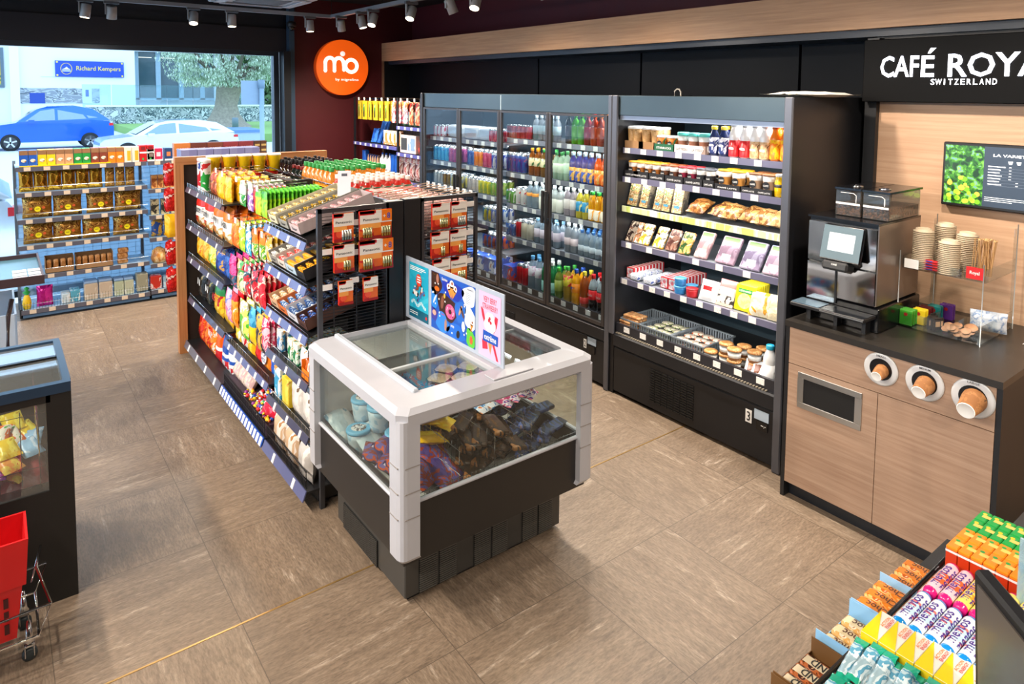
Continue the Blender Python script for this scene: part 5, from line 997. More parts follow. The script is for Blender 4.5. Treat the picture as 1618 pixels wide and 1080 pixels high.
o = MB().box(-.035, .035, 0, .002, 0, .14, pm('dcdce4', .5)).box(-.03, .03, .002, .01, 0, .01, BLK).panel(-.015, .015, .11, .125, -.001, pm('555560', .5)).obj('paper_leaflet'); o.matrix_basis = Matrix.Translation((1.52, 3.50, 1.50)) @ Matrix.Rotation(-.5, 4, 'Z') @ Matrix.Rotation(-.3, 4, 'X'); tag(o, 'white paper leaflet standing above the tilted bar boxes', 'leaflet')
# red bags hanging behind the oak post
RBG = bag(.08, .17, .045, prt(('b81418', 'd82824', 'a01014', 'e8d8d0', 'c81c1c'), 34, .2, bump=30), 'sweets_bag', 95, wr=.012)
for zz in (1.32, 1.12, .70, .48): put(RBG, [(1.10 + .012 * (k % 2), 5.84 + k * .045, zz - .0, PI / 2 + .2 + k * .25) for k in range(4)], 'red sweets bag hanging on the outer side of the oak end panel', 'sweets bag', 'red bags on the oak end panel')
put(bag(.09, .17, .04, prt(('e8b81c', 'f0cc4c', 'c8a020'), 20, .2, bump=30), 'sweets_bag', 96), [(1.12, 5.86 + k * .035, .91, PI / 2) for k in range(4)], 'yellow sweets bag hanging on the outer side of the oak end panel', 'sweets bag', 'yellow bags on the oak end panel')

# ================================================================= ice cream freezer: x 1.166..2.165, y 2.196..3.13
fz = thing('ice_cream_freezer', 'pale grey ice cream island freezer with glass sides before the gondola', 'freezer', (1.165, 2.195, 0))
RIM = pm('b2b4bc', .36, coat=.2); DK = pm('232120', .42); DK2 = pm('3b3a38', .4)
W_, D_ = 1.0, .935
b = MB().box(.10, .93, .15, .82, .02, .27, DK2, .004).box(.12, .9, .17, .8, 0, .02, BLK); bo = b.obj('base', fz)
for x0 in (.165, .435, .70):
    v = MB()
    for dx in (0, .095):
        v.box(x0 + dx, x0 + dx + .082, .146, .152, .025, .20, pm('0b0b0b', .7))
        for k in range(19): v.box(x0 + dx, x0 + dx + .082, .142, .147, .027 + k * .0092, .0305 + k * .0092, pm('55534f', .4))
    v.obj('ventilation_grille', bo)
v = MB().box(.096, .102, .39, .74, .02, .14, pm('0b0b0b', .7))
for k in range(13): v.box(.092, .097, .39, .74, .022 + k * .0092, .0255 + k * .0092, DK2)
for k in range(30): v.box(.092, .0965, .392 + k * .0118, .3945 + k * .0118, .02, .14, DK2)
v.obj('ventilation_grille', bo)
s = MB().box(.03, .97, .03, .05, .26, .50, DK).box(.03, .05, .05, .9, .26, .50, DK).box(.95, .97, .05, .9, .26, .50, DK).box(.05, .95, .885, .905, .26, .50, DK).box(.05, .95, .05, .89, .26, .28, DK); s.obj('skirt', fz)
s = MB().box(.025, .975, .02, .04, .495, .508, RIM, .004).box(.02, .04, .04, .9, .495, .508, RIM, .004).box(.96, .975, .04, .9, .495, .508, RIM, .004); s.obj('sill', fz)
def post(px, py, sx, sy):
    m_ = MB(); prof = [(0, .085), (0, .03), (.006, .012), (.016, .003), (.03, 0), (.085, 0), (.085, .03), (.03, .085)]
    poly = [(px + sx * a, py + sy * c) for a, c in prof]; 
    if sx * sy < 0: poly = poly[::-1]
    vs = [(x, y, z) for z in (.285, .30, .84) for x, y in poly]; n = len(poly)
    for i, (x, y, z) in enumerate(vs[:n]): vs[i] = (x + sx * .01, y + sy * .01, z)
    fs = [tuple(range(n - 1, -1, -1)), tuple(range(2 * n, 3 * n))] + [(k * n + i, k * n + (i + 1) % n, (k + 1) * n + (i + 1) % n, (k + 1) * n + i) for k in (0, 1) for i in range(n)]
    m_.add(vs, fs, RIM)
    o = m_.obj('corner_post', fz)
    g = MB()
    for z in (.46, .56, .66):
        g.box(px + (sx * .02 if sx > 0 else -.085), px + (.085 if sx > 0 else sx * .02), py + sy * -.002, py + sy * .004, z, z + .004, pm('8f8a88', .5)).box(px - sx * .002, px + sx * .004, py + min(sy * .02, sy * .085), py + max(sy * .02, sy * .085), z, z + .004, pm('8f8a88', .5))
    g.obj('groove', o)
for a in ((0, 0, 1, 1), (W_, 0, -1, 1), (0, D_, 1, -1), (W_, D_, -1, -1)): post(*a)
GLS = clear('f2f6f4', .03, .01, tint=.01)
MB().box(.08, .92, .03, .036, .505, .84, GLS).obj('front_glass', fz); MB().box(.028, .034, .08, .86, .505, .84, GLS).obj('side_glass', fz)
MB().box(.966, .972, .08, .86, .505, .84, GLS).obj('side_glass', fz)
MB().box(.05, .95, .885, .9, .28, .84, pm('c9c6c0', .5)).obj('back_lining', fz)
r = MB()
def ringpts(a, z, ch=.035): return [(a, a + ch, z), (a + ch, a, z), (W_ - a - ch, a, z), (W_ - a, a + ch, z), (W_ - a, D_ - a - ch, z), (W_ - a - ch, D_ - a, z), (a + ch, D_ - a, z), (a, D_ - a - ch, z)]
vs = ringpts(.01, .81) + ringpts(0, .82) + ringpts(-.003, .865) + ringpts(.02, .882) + [(.13, .135, .884), (.15, .135, .884), (.91, .135, .884), (.92, .15, .884), (.92, .88, .884), (.91, .9, .884), (.15, .9, .884), (.13, .88, .884)] + [(.13, .135, .83), (.15, .135, .83), (.91, .135, .83), (.92, .15, .83), (.92, .88, .83), (.91, .9, .83), (.15, .9, .83), (.13, .88, .83)]
fs = [(k * 8 + i, k * 8 + (i + 1) % 8, (k + 1) * 8 + (i + 1) % 8, (k + 1) * 8 + i) for k in range(5) for i in range(8)]
r.add(vs, fs + [(40 + i, 40 + (i + 1) % 8, (i + 1) % 8, i) for i in range(8)], RIM)
r.box(.52, .58, .13, .9, .85, .887, RIM, .004).box(.125, .15, .125, .905, .875, .897, pm('b4bcc6', .3), .004).box(.45, .66, .03, .10, .883, .889, RIM, .002); r.obj('rim', fz)
LD = clear('f2f6f5', .06, .01, tint=.01)
l = MB().box(.15, .52, .135, .895, .862, .867, LD).obj('sliding_lid', fz); MB().box(.17, .515, .60, .88, .845, .848, clear('eceae6', .1, .05, tint=.4)).obj('lid_reflection_sheet', l); MB().box(.15, .52, .40, .415, .86, .874, pm('b9c0c2', .3)).box(.15, .16, .135, .895, .86, .875, pm('a8b2ba', .3)).obj('lid_frame', l)  # pale sheet under the left lid stands in for a reflection on the glass
l = MB().box(.58, .92, .135, .895, .862, .867, LD).obj('sliding_lid', fz); MB().box(.58, .92, .135, .15, .86, .874, pm('8c9498', .3)).box(.58, .92, .5, .51, .86, .872, pm('8c9498', .3)).obj('lid_frame', l)
t = MB().box(.05, .95, .05, .885, .40, .41, pm('a9a9a6', .5)).box(.045, .05, .05, .885, .28, .50, pm('b8b8b4', .5))
t.obj('tub_floor', fz)
wv = MB()
for x in (.32, .50, .70):
    for k in range(15): wv.tube([(x, .06, .42 + k * .0), (x, .06, .42)], .001, CHROME, 3) if 0 else None
    for z in (.45, .5, .55, .6): wv.tube([(x, .08, z), (x, .86, z)], .0015, CHROME, 4)
    for k in range(14): wv.tube([(x, .09 + k * .058, .41), (x, .09 + k * .058, .62)], .0012, CHROME, 4)
for z in (.43, .46): wv.tube([(.06, .055, z + .05), (.94, .055, z + .05)], .0015, CHROME, 4)
for k in range(40): wv.tube([(.07 + k * .022, .055, .48), (.07 + k * .022, .055, .515)], .001, CHROME, 4)
wv.obj('wire_basket', fz)
# advertising board on the freezer: x 1.71, y 3.165..2.29
ab = thing('advertising_board', 'ice cream advertising board with three posters standing on the freezer', 'advertising board', (1.712, 3.165, .887), -PI / 2)
MB().box(0, .875, 0, .008, 0, .325, pm('a7b2c2', .35), .002).box(-.003, 0, -.002, .01, 0, .325, pm('c8ccd4', .3)).obj('board', ab)
yy = -.0015; D3 = lambda i: yy - .0004 * i
p1 = MB().panel(.05, .245, .02, .305, yy, prt(('1c9cbc', '28a8c4', '3cb4cc', '1888a8'), 10, .4)).panel(.05, .245, .02, .07, D3(1), pm('0c5870', .4)).disc(.15, .225, .028, D3(3), pm('d8402c', .4), 20, .032)
for w_, z in ((.15, .285), (.16, .277), (.12, .268)): p1.panel(.06, .06 + w_, z, z + .004, D3(1), WHITE)
for z in (.238, .225, .212): p1.panel(.135, .168, z, z + .006, D3(4), WHITE)
for i in range(26):
    a = i * .9; x = .15 + .055 * math.cos(a) * rnd.uniform(.3, 1.1); z = .165 + .05 * math.sin(a) * rnd.uniform(.3, 1.1)
    T = Matrix.Translation((x, 0, z)) @ Matrix.Rotation(rnd.uniform(-1.2, 1.2), 4, 'Y'); p1.panel(-.006, .006, -.014, .014, D3(2) - i * .00002, pm(rnd.choice(('5c2c1c', '8c4830', 'e8e4e0', '3c6cb0', 'c83028', '2c1c18')), .4), T=T)
for k in range(12): p1.disc(.08 + k * .012, .10 + .01 * math.sin(k), .009, D3(1), pm('b8e0ec', .4), 8)
for z in (.05, .04): p1.panel(.06, .14, z, z + .003, D3(2), WHITE)
p1.disc(.225, .045, .009, D3(2), RED, 12); p1.obj('blue_poster', ab)
p2 = MB().panel(.273, .66, .02, .305, yy, pm('1c54b4', .4))
def blob(cx, cz, rx, rz, m, i, n=7, j=.18):
    sd = rnd.uniform(0, 6); return p2.add([(max(.274, min(.659, cx + rx * (1 + j * math.sin(3 * 2 * PI * k / 28 + sd)) * math.cos(2 * PI * k / 28))), D3(i), max(.021, min(.304, cz + rz * (1 + j * math.cos(2 * 2 * PI * k / 28 + sd)) * math.sin(2 * PI * k / 28)))) for k in range(28)], [tuple(range(28))], m)
DB = pm('3a2118', .4)
blob(.31, .26, .06, .06, DB, 1); blob(.47, .245, .09, .05, pm('1c34a4', .4), 1); blob(.61, .25, .055, .055, pm('dce4f0', .4), 1); blob(.30, .17, .035, .05, pm('2c84dc', .4), 1); blob(.42, .15, .09, .07, DB, 1); blob(.62, .15, .05, .05, pm('dce4f0', .4), 2); blob(.54, .16, .045, .06, pm('2464c0', .4), 2)
blob(.31, .09, .045, .035, pm('3c3c9c', .4), 1); blob(.38, .07, .06, .045, pm('2c7cd8', .4), 2); blob(.50, .055, .08, .035, pm('1c64c8', .4), 2); blob(.625, .06, .04, .045, pm('58b83c', .4), 2)
p2.disc(.45, .14, .042, D3(3), pm('d85c94', .4), 24, .036).disc(.45, .14, .014, D3(5), DB, 16, .012)
for k in range(16): p2.disc(.45 + .028 * math.cos(k), .14 + .024 * math.sin(k), .003, D3(4), pm(('f0f0e0', 'e8c060', 'c83050')[k % 3], .4), 6)
def cone(cx, cz, s_, a, i):
    T = Matrix.Translation((cx, 0, cz)) @ Matrix.Rotation(a, 4, 'Y'); p2.prism([(-.013 * s_, 0), (.013 * s_, 0), (0, -.045 * s_)], D3(i), D3(i) + .0002, pm('d88a3c', .4), T=T); p2.disc(0, .008 * s_, .015 * s_, D3(i), pm('f0e8e0', .4), 14, T=T); p2.disc(.003, .012 * s_, .006 * s_, D3(i + 1), pm('8c4830', .4), 10, T=T)
for q in ((.44, .25, 1.1, -.4), (.465, .265, 1.3, 0), (.49, .25, 1.1, .4), (.635, .13, .9, .2)): cone(*q, 4)
for (x, z, c, a, rx, rz) in ((.335, .275, 'a06c5c', 0, .012, .024), (.33, .225, 'd8641c', 0, .022, .012), (.38, .17, '7c4c3c', .2, .014, .035), (.40, .205, 'e0b03c', 0, .008, .012), (.41, .065, 'a87c6c', .1, .011, .03), (.54, .17, 'c09070', .5, .008, .03), (.555, .165, '5c3828', -.5, .008, .03), (.565, .10, 'e0e8ec', 0, .014, .025), (.52, .05, '241c1c', .3, .014, .02), (.305, .10, 'c8a090', 0, .018, .014), (.31, .17, 'c8d8f0', .6, .007, .03), (.63, .055, 'e05c30', 0, .012, .02)):
    T = Matrix.Translation((x, 0, z)) @ Matrix.Rotation(a, 4, 'Y'); p2.disc(0, 0, rx, D3(4), pm(c, .4), 14, rz, T=T)
p2.text('Extrême', .05, .014, .40, D3(3), .285, WHITE); p2.text('GLACES', .05, .008, .62, D3(3), .285, BLK); p2.text('oreo', .03, .012, .47, D3(3), .075, WHITE); p2.text('Magnum', .03, .008, .31, D3(4), .292, GLD); p2.text('Fantasy', .03, .01, .385, D3(3), .11, RED)
for k in range(22): p2.disc(rnd.choice((.40, .585, .345, .30, .48, .57)) + rnd.uniform(-.015, .015), rnd.uniform(.04, .26), .005, D3(3), WHITE, 8)
for k in range(7): p2.panel(.585, .615 + .01 * (k % 2), .265 - k * .008, .268 - k * .008, D3(3), pm('8c9cac', .4))
p2.obj('ice_cream_poster', ab)
p3 = MB().panel(.69, .855, .015, .305, yy, pm('e4b4d4', .4))
p3.text('VERY BERRY', .10, .026, .775, D3(1), .275, pm('b8384c', .4)).text('STRAWBERRY', .115, .026, .775, D3(1), .243, pm('b8384c', .4))
def p3poly(pts, m, i): p3.add([(x, D3(i), z) for x, z in pts], [tuple(range(len(pts)))], m)
R1 = pm('c02840', .4); p3poly([(.705, .235), (.725, .225), (.75, .15), (.735, .16), (.715, .195)], R1, 1); p3poly([(.815, .215), (.835, .21), (.825, .165), (.805, .135), (.80, .17)], R1, 1); p3poly([(.715, .09), (.755, .085), (.76, .055), (.72, .045)], R1, 1); p3poly([(.79, .09), (.81, .085), (.84, .02), (.825, .02)], R1, 1)
for (x, z, r) in ((.775, .185, .036), (.757, .165, .026), (.793, .165, .026), (.775, .145, .028), (.765, .20, .02), (.787, .203, .018)): p3.disc(x, z, r, D3(2) - r * .004, pm('f0ecec', .4), 20)
for (x, z) in ((.768, .185), (.782, .178), (.775, .195)): p3.disc(x, z, .008, D3(4), R1, 12)
p3poly([(.758, .10), (.795, .10), (.779, .035)], pm('d08c4c', .4), 2); p3poly([(.722, .085), (.835, .085), (.838, .13), (.725, .135)], BLU, 3); p3.text('extrême', .09, .026, .779, D3(4), .108, WHITE); p3.obj('strawberry_poster', ab)
# freezer contents
def at_f(x, y, z, r=0): return (x, y, z, r)
TU = cup(.10, .042, .055, prt(('c8d8e0', '9cc0d4', 'e4e8ea'), 30, .35), pm('6cb4d8', .35), .014, 'ice_cream_tub'); MB().disc(0, 0, .035, 0, prt(('e8e4e0', '3c3c44', 'e8e4e0'), 90, .4), 20, T=Matrix.Translation((0, 0, .1165)) @ Matrix.Rotation(PI / 2, 4, 'X') @ Matrix.Scale(-1, 4, (0, 1, 0))).obj('lid_print', TU)
put(TU, [at_f(1.36, 2.93, .51, .3), at_f(1.385, 2.81, .51, 1), at_f(1.44, 2.95, .49), at_f(1.42, 2.70, .42), at_f(1.30, 2.85, .41), at_f(1.46, 2.84, .41)], 'light blue lidded round ice cream tub on the left inside the freezer', 'ice cream tub', 'light blue round ice cream tubs', rz=0)
SQ = MB().lathe([(.040, 0, prt(('d8d8e0', '2c3c8c', 'c8d0e0', 'a87c5c'), 30, .35)), (.052, .095), (.055, .097, pm('2c2028', .3)), (.055, .107), (.050, .108, prt(('e0cdb4', 'd0b898', 'e8dcc8'), 40, .4)), (.049, .1085)], WHITE, 16, sq=.9).obj('square_ice_cream_tub')
put(SQ, [at_f(1.79, 2.86, .62, .5), at_f(1.80, 2.98, .62, .6), at_f(1.90, 2.95, .62, .4), at_f(1.70, 2.95, .62, .4)][:0] or [at_f(1.70, 2.80, .57, .5), at_f(1.80, 2.74, .57, .5), at_f(1.79, 2.88, .57, .6), at_f(1.90, 2.84, .57, .5)], 'square ice cream tub with dark rim under the left glass lid', 'ice cream tub', 'square dark rimmed tubs', rz=0)
BB = bag(.16, .17, .05, prt(('1c64c0', '3c9cdc', 'c83040', 'e8d8d0', '1850a8'), 26, .2, bump=40), 'ice_cream_bag', 101)
put(BB, [at_f(1.58, 2.78, .64, .3), at_f(1.54, 2.66, .62, -.3), at_f(1.62, 2.66, .60, .9), at_f(1.56, 2.86, .60, .6), at_f(1.66, 2.72, .60, .2)], 'bright blue ice cream bag with red print under the left glass lid', 'ice cream bag', 'bright blue ice cream bags', rz=0, rx=-1.35)
MB_ = MB().box(-.09, .09, -.035, .035, 0, .022, prt(('2e1e14', '442e1e', '241812', '96602f', '3a281a'), 16, .25), .008, 2).text('magnum', .08, .014, 0, 0, 0, GLD, T=Matrix.Translation((0, .005, .0225)) @ Matrix.Rotation(-PI / 2, 4, 'X')).obj('ice_cream_pack')
pts = []
for k in range(26): pts.append((1.60 + (k % 4) * .075 + rnd.uniform(-.02, .02), 2.36 + (k // 4) * .055 + rnd.uniform(-.015, .015), .44 + .02 * (k % 7) + .02 * rnd.random(), rnd.uniform(-.5, .9)))
put(MB_, pts, 'dark brown wrapped ice cream bar in the middle of the freezer', 'ice cream', 'dark brown ice cream bars', rz=.5, rx=.12)
MC = MB().box(-.085, .085, -.03, .03, 0, .022, prt(('1e2030', '2c3c64', '222838', '4c5c94', '8c6c64'), 16, .25), .008, 2).obj('ice_cream_pack')
put(MC, [(1.90 + (k % 4) * .055 + rnd.uniform(-.01, .01), 2.36 + (k // 4) * .06, .44 + .018 * (k % 6), rnd.uniform(-.3, .4)) for k in range(22)], 'dark blue wrapped ice cream bar on the right inside the freezer', 'ice cream', 'dark blue ice cream bars', rz=.3, rx=.12)
PK = bag(.10, .16, .04, prt(('c8487c', 'e8d8e0', '5c3c8c', 'e87c90', 'f0ecf0', 'c83040'), 24, .2, bump=40), 'ice_cream_bag', 102)
put(PK, [(1.93 + (k % 4) * .045, 2.50 + (k // 4) * .06, .60 + .012 * (k % 3), rnd.uniform(-.4, .6)) for k in range(11)], 'pink and purple ice cream cone wrapper at the back right of the freezer', 'ice cream', 'pink and purple wrappers', rz=.3, rx=-1.35)
put(bag(.09, .15, .04, prt(('4c8cc8', 'e8e8f0', 'e07c3c', '3464b0', 'f0f0f0'), 24, .2, bump=40), 'ice_cream_bag', 103), [(1.80 + (k % 3) * .05, 2.52 + (k // 3) * .06, .59 + .012 * (k % 3), rnd.uniform(-.4, .6)) for k in range(7)], 'light blue and white ice cream wrapper in the middle back of the freezer', 'ice cream', 'light blue wrappers', rz=.3, rx=-1.35)
put(bag(.10, .15, .035, prt(('f0b810', 'f8d02c', 'e8a010', 'c8501c'), 16, .2, bump=40), 'ice_cream_bag', 104), [(1.56, 2.56, .60, .9), (1.54, 2.48, .56, 1.2), (1.60, 2.50, .58, .3)], 'yellow ice cream wrapper lying on the dark bars in the freezer', 'ice cream', 'yellow wrappers', rz=.2, rx=-1.35)
put(bag(.15, .18, .05, prt(('4c3c7c', '8c3424', '6c5c9c', 'c8501c', '3c2c5c', 'd8d0e0'), 20, .2, bump=40), 'ice_cream_bag', 105), [(1.42, 2.38, .44, .3), (1.46, 2.44, .48, -.3), (1.40, 2.48, .43, .6), (1.42, 2.56, .46, .4), (1.40, 2.62, .43, .9), (1.50, 2.34, .43, .1), (1.38, 2.36, .5, .6)], 'purple and rust multipack bag behind the front glass of the freezer', 'ice cream bag', 'purple and rust bags', rz=.1, rx=-1.2)
put(bag(.14, .17, .05, prt(('c8dce4', 'e4ecee', '7ca8c0', 'a8c4d0'), 18, .2, bump=40), 'ice_cream_bag', 106), [(1.33, 2.96, .42, .3), (1.36, 2.74, .42, .2)], 'frosty pale blue bag at the left glass inside the freezer', 'ice cream bag', 'pale blue frosty bags', rz=.1, rx=-.9)

# ================================================================= left shelf by the window
ls = thing('window_shelf', 'grey metal wall shelf of biscuits and coffee standing before the window', 'shelf unit', (.16, 7.40, 0))
UP = pm('7d8894', .35, .5)
for i, x in enumerate((0, 1.035)): MB().box(x - .012, x + .012, .40, .44, 0, 1.40, UP).box(x - .01, x + .01, 0, .42, .02, .1, BLK).obj('upright', ls)
MB().box(2.17, 2.19, .40, .44, 0, 1.4, UP).obj('upright', ls)
bw = MB().box(0, 2.18, .41, .414, .09, 1.35, pm('a8bccb', .4, .2)) if 0 else MB().box(0, 2.18, .41, .414, .09, 1.35, clear('d4e6f2', .04, tint=.35))  # pale sheet behind the wires imitates daylight from the window
for k in range(30): bw.box(k * .075, k * .075 + .002, .406, .41, .1, 1.35, UP)
for k in range(24): bw.box(0, 2.18, .406, .409, .12 + k * .05, .122 + k * .05, UP)
bw.obj('wire_back', ls)
SL = pm('5c5c68', .35, .1)
for z in (1.375, 1.145, .905, .67, .395, .09):
    s = MB().box(0, 1.03, 0, .40, z - .012, z - .002, pm('a6bccb', .35, .3)).obj('shelf', ls)
    st = MB().box(0, 1.03, -.008, 0, z - .04, z, SL)
    for k in range(7): st.box(.06 + k * .145, .11 + k * .145, -.011, -.008, z - .036, z - .002, pm('d8c4ac', .5))
    st.obj('price_strip', s)
    if z < 1.3: 
        f = MB().tube([(0, -.003, z + .05), (1.03, -.003, z + .05)], .0015, CHROME, 4)
        if z < .1:
            for k in range(46): f.tube([(k * .0225, -.003, z), (k * .0225, -.003, z + .07)], .0012, BLK, 4)
        f.obj('wire_fence', s)
for z in (1.375, 1.10, .84, .62, .36, .10):
    s = MB().box(1.04, 2.30, 0, .40, z - .012, z - .002, pm('a6bccb', .35, .3)).obj('shelf', ls)
    st = MB().box(1.04, 2.30, -.008, 0, z - .04, z, SL)
    for k in range(7): st.box(1.10 + k * .15, 1.15 + k * .15, -.011, -.008, z - .036, z - .002, pm('d8c4ac', .5))
    st.obj('price_strip', s)
MB().box(0, 2.18, -.0, .3, .02, .045, pm('4f6f8f', .4)).obj('plinth', ls)
def LS(x): return x
top = [('1f56b4', 'blue'), ('e8c41c', 'yellow'), ('c89468', 'tan'), ('1f8a3c', 'green'), ('7c3a28', 'reddish brown'), ('ef7a18', 'orange')]
x = .19
for c, nm in top:
    bx_ = carton(.063, .12, .145, pm(c, .4), 'biscuit_carton', panels=((.0, 1, .72, 1, pm('8c6444', .5)),)); MB().disc(0, .055, .02, -.0615, prt(('e8d8c0', 'f0e8d8', 'a87c50'), 60, .4), 14, .015).obj('print', bx_)
    put(bx_, [(x + .033 + .067 * k, 7.47, 1.375) for k in range(2)], nm + ' biscuit carton on top of the window shelf', 'biscuits', nm + ' biscuit cartons', rz=0); x += .136
bx_ = carton(.06, .12, .145, pm('e0d4c0', .4), 'biscuit_carton', panels=((.4, .9, .1, .75, pm('e8a42c', .4)),)); put(bx_, [(x + .03 + .065 * k, 7.47, 1.375) for k in range(2)], 'cream and orange biscuit carton on top of the window shelf', 'biscuits', 'cream and orange cartons', rz=0); x += .13
bx_ = carton(.06, .12, .155, pm('b81c20', .4), 'biscuit_carton', panels=((.0, 1, .5, .6, WHITE), (.2, .8, .72, .92, pm('7c1c24', .4)), (.35, .6, .08, .22, pm('3c9c4c', .4)))); put(bx_, [(x + .03 + .065 * k, 7.47, 1.375) for k in range(2)], 'red coffee carton on top of the window shelf', 'coffee', 'red coffee cartons', rz=0)
MB().box(.03, .73, -.004, .1, 1.376, 1.384, YEL).obj('yellow_tray', ls)
for xx, c, pn, nm in ((1.235, 'e4dcd4', '7c6c64', 'white coffee carton with a dark ring'), (1.30, 'c02c50', 'e8c8d0', 'crimson and white coffee carton'), (1.39, '24406c', 'c87848', 'navy coffee carton with a cup picture')):
    o = carton(.07, .10, .12, pm(c, .4), 'coffee_carton', panels=((.25, .75, .35, .7, pm(pn, .4)), (0, 1, 0, .12, pm('e8e0d4', .4)))); o.location = (xx, 7.46, 1.375); tag(o, nm + ' on top of the window shelf', 'coffee')
for k, (c, nm) in enumerate((('b0682c', 'amber brown'), ('5c2c20', 'dark brown'), ('6c3824', 'brown'), ('7c2c30', 'maroon'), ('742c30', 'second maroon'))):
    o = carton(.155, .09, .14, pm(c, .4), 'coffee_carton', txt='CAFFÈ', tm=pm('e8c8b0', .4), ht=.12); o.location = (1.57 + k * .16, 7.72, 1.378); tag(o, nm + ' carton in the back row on the window shelf top', 'coffee', 'back row of wide cartons')
put(carton(.065, .09, .14, pm('4c3020', .4), 'coffee_carton', panels=((.1, .9, .6, .75, pm('a88c54', .4)), (.1, .9, .2, .35, pm('a88c54', .4)))), [(2.33 + k * .07, 7.72, 1.378) for k in range(2)], 'small dark carton with gold bands at the right end of the window shelf top', 'carton', 'small dark cartons', rz=0)
put(carton(.15, .20, .09, pm('77789c', .45), 'lavender_carton', panels=((.5, 1, 0, 1, pm('6c6c94', .45)),)), [(1.58 + k * .155, 7.52, 1.378) for k in range(5)], 'greyish lavender carton lying before the wide brown cartons', 'carton', 'lavender cartons', rz=0)
GF = prt(('a8741c', 'd8a838', '8c5c18', 'f0c850', '6c4418'), 14, .18, metal=.75, bump=34)
GP = prt(('a87428', 'c89440', '7c4c1c', 'e0b458', '5c3818'), 34, .2, metal=.5, bump=44)
put(bag(.108, .20, .07, GF, 'gold_coffee_bag', 111, wr=.01), [(.235 + k * .107, 7.46, 1.147) for k in range(6)], 'shiny gold foil coffee bag on the second level of the window shelf', 'coffee bag', 'gold foil bags', rz=0, rx=-.05)
put(bag(.08, .18, .06, GP, 'gold_coffee_bag', 112, wr=.008), [(.885 + k * .085, 7.46, 1.147) for k in range(3)], 'narrow bronze foil bag on the second level of the window shelf', 'coffee bag', 'narrow bronze bags', rz=0, rx=-.05)
def goldpack(n):
    o = bag(.225, .20, .10, GP, 'gold_biscuit_bag', n, wr=.012); MB().disc(0, .085, .024, -.062, pm('e8d81c', .3), 20).disc(-.05, .09, .012, -.057, pm('e06430', .3), 14).disc(.045, .095, .012, -.057, pm('e06430', .3), 14).panel(-.013, .013, .084, .088, -.0625, BLK).obj('sticker', o); return o
g1, g2 = goldpack(113), goldpack(114)
put(g1, [(x, 7.47, .907) for x in (.31, .54, .80, 1.03)], 'large gold biscuit bag with round yellow sticker on the third level of the window shelf', 'biscuit bag', 'large gold bags third level', rz=0)
put(g2, [(x, 7.47, .672) for x in (.31, .53, .76, 1.01)], 'large gold biscuit bag with round yellow sticker on the fourth level of the window shelf', 'biscuit bag', 'large gold bags fourth level', rz=0)
BRC = prt(('a8703c', 'c89058', '8c5828', 'd8b088'), 34, .2, bump=30)
for x0, w, n, l in ((.46, .22, 4, 'left brown display carton of biscuit packs on the fifth level'), (.735, .30, 6, 'wide middle brown display carton of biscuit packs on the fifth level')):
    o = MB().box(-w / 2, w / 2, -.06, -.057, 0, .04, KRF).box(-w / 2, w / 2, .06, .063, 0, .14, KRF).box(-w / 2, -w / 2 + .003, -.06, .06, 0, .14, KRF).box(w / 2 - .003, w / 2, -.06, .06, 0, .14, KRF).box(-w / 2, w / 2, -.06, .06, 0, .003, KRF).obj('display_carton'); o.location = (x0 + (.0 if w < .25 else .0), 7.47, .397); tag(o, l, 'display carton')
    put(MB().box(-.02, .02, -.03, .03, 0, .11, BRC, .01, 2).obj('biscuit_pack'), [(x0 - w / 2 + (k + .5) * w / n, 7.46, .401) for k in range(n)], 'brown biscuit pack in the %s display carton on the fifth level' % ('left' if w < .25 else 'wide middle'), 'biscuits', 'packs in display carton', rz=0)
put(MB().box(-.045, .045, -.03, .03, 0, .05, BRC, .012, 2).obj('biscuit_pack'), [(.97, 7.46, .397), (.97, 7.46, .447), (.975, 7.46, .497)], 'stacked brown biscuit pack at the right end of the fifth level', 'biscuits', 'stack of brown packs', rz=0)
o = MB().lathe([(.028, 0, YEL), (.036, .04), (.030, .09), (.018, .12), (.012, .125, GRN), (.03, .15), (.01, .165), (.022, .185), (.004, .2)], YEL, 14).obj('pineapple_bottle'); o.location = (.205, 7.45, .092); tag(o, 'yellow pineapple shaped bottle with green top at the foot of the shelf', 'bottle')
o = bag(.125, .19, .07, prt(('b8147c', 'd82c9c', '8c0c5c', 'e85cb4'), 14, .15, metal=.4, bump=30), 'magenta_bag', 121, wr=.012); o.location = (.34, 7.46, .092); tag(o, 'shiny magenta bag at the left of the bottom level of the window shelf', 'bag')
for x, w, h, p, l in ((.50, .07, .09, ('c8d8dc', 'e4e8e8', 'd8a83c', '7c9ca8'), 'short white and blue pack beside the magenta bag'), (.575, .075, .11, ('58a8c0', 'e4e8e4', 'd8b45c'), 'short sky blue pack on the bottom level')): 
    put(MB().box(-w / 2, w / 2, -.03, .03, 0, h, prt(p, 30, .3), .008, 2).obj('tissue_pack'), [(x, 7.46, .092), (x, 7.54, .092)], l, 'pack', l, rz=0)
for x, w, h, p, l in ((.70, .11, .15, ('c8b49c', 'd8c8b4', 'e0d8d0'), 'beige paper pack, left of the pair with blue tops'), (.82, .11, .15, ('ccb8a0', 'dcccb8', 'e4dcd4'), 'beige paper pack, right of the pair with blue tops'), (.93, .08, .135, ('b8c0a0', 'd8dcc8', '8cb0a0'), 'greenish cream pack on the bottom level'), (1.015, .08, .135, ('c0c4a8', 'dcdccc', '8cb4a4'), 'greenish cream pack right of its twin')):
    o = MB().box(-w / 2, w / 2, -.05, .05, 0, h, prt(p, 20, .4), .006).box(-w / 2, w / 2, -.03, .09, h, h + .025, pm('98b8e0', .4), .006).obj('paper_pack'); o.location = (x, 7.47, .092); tag(o, l, 'paper pack')
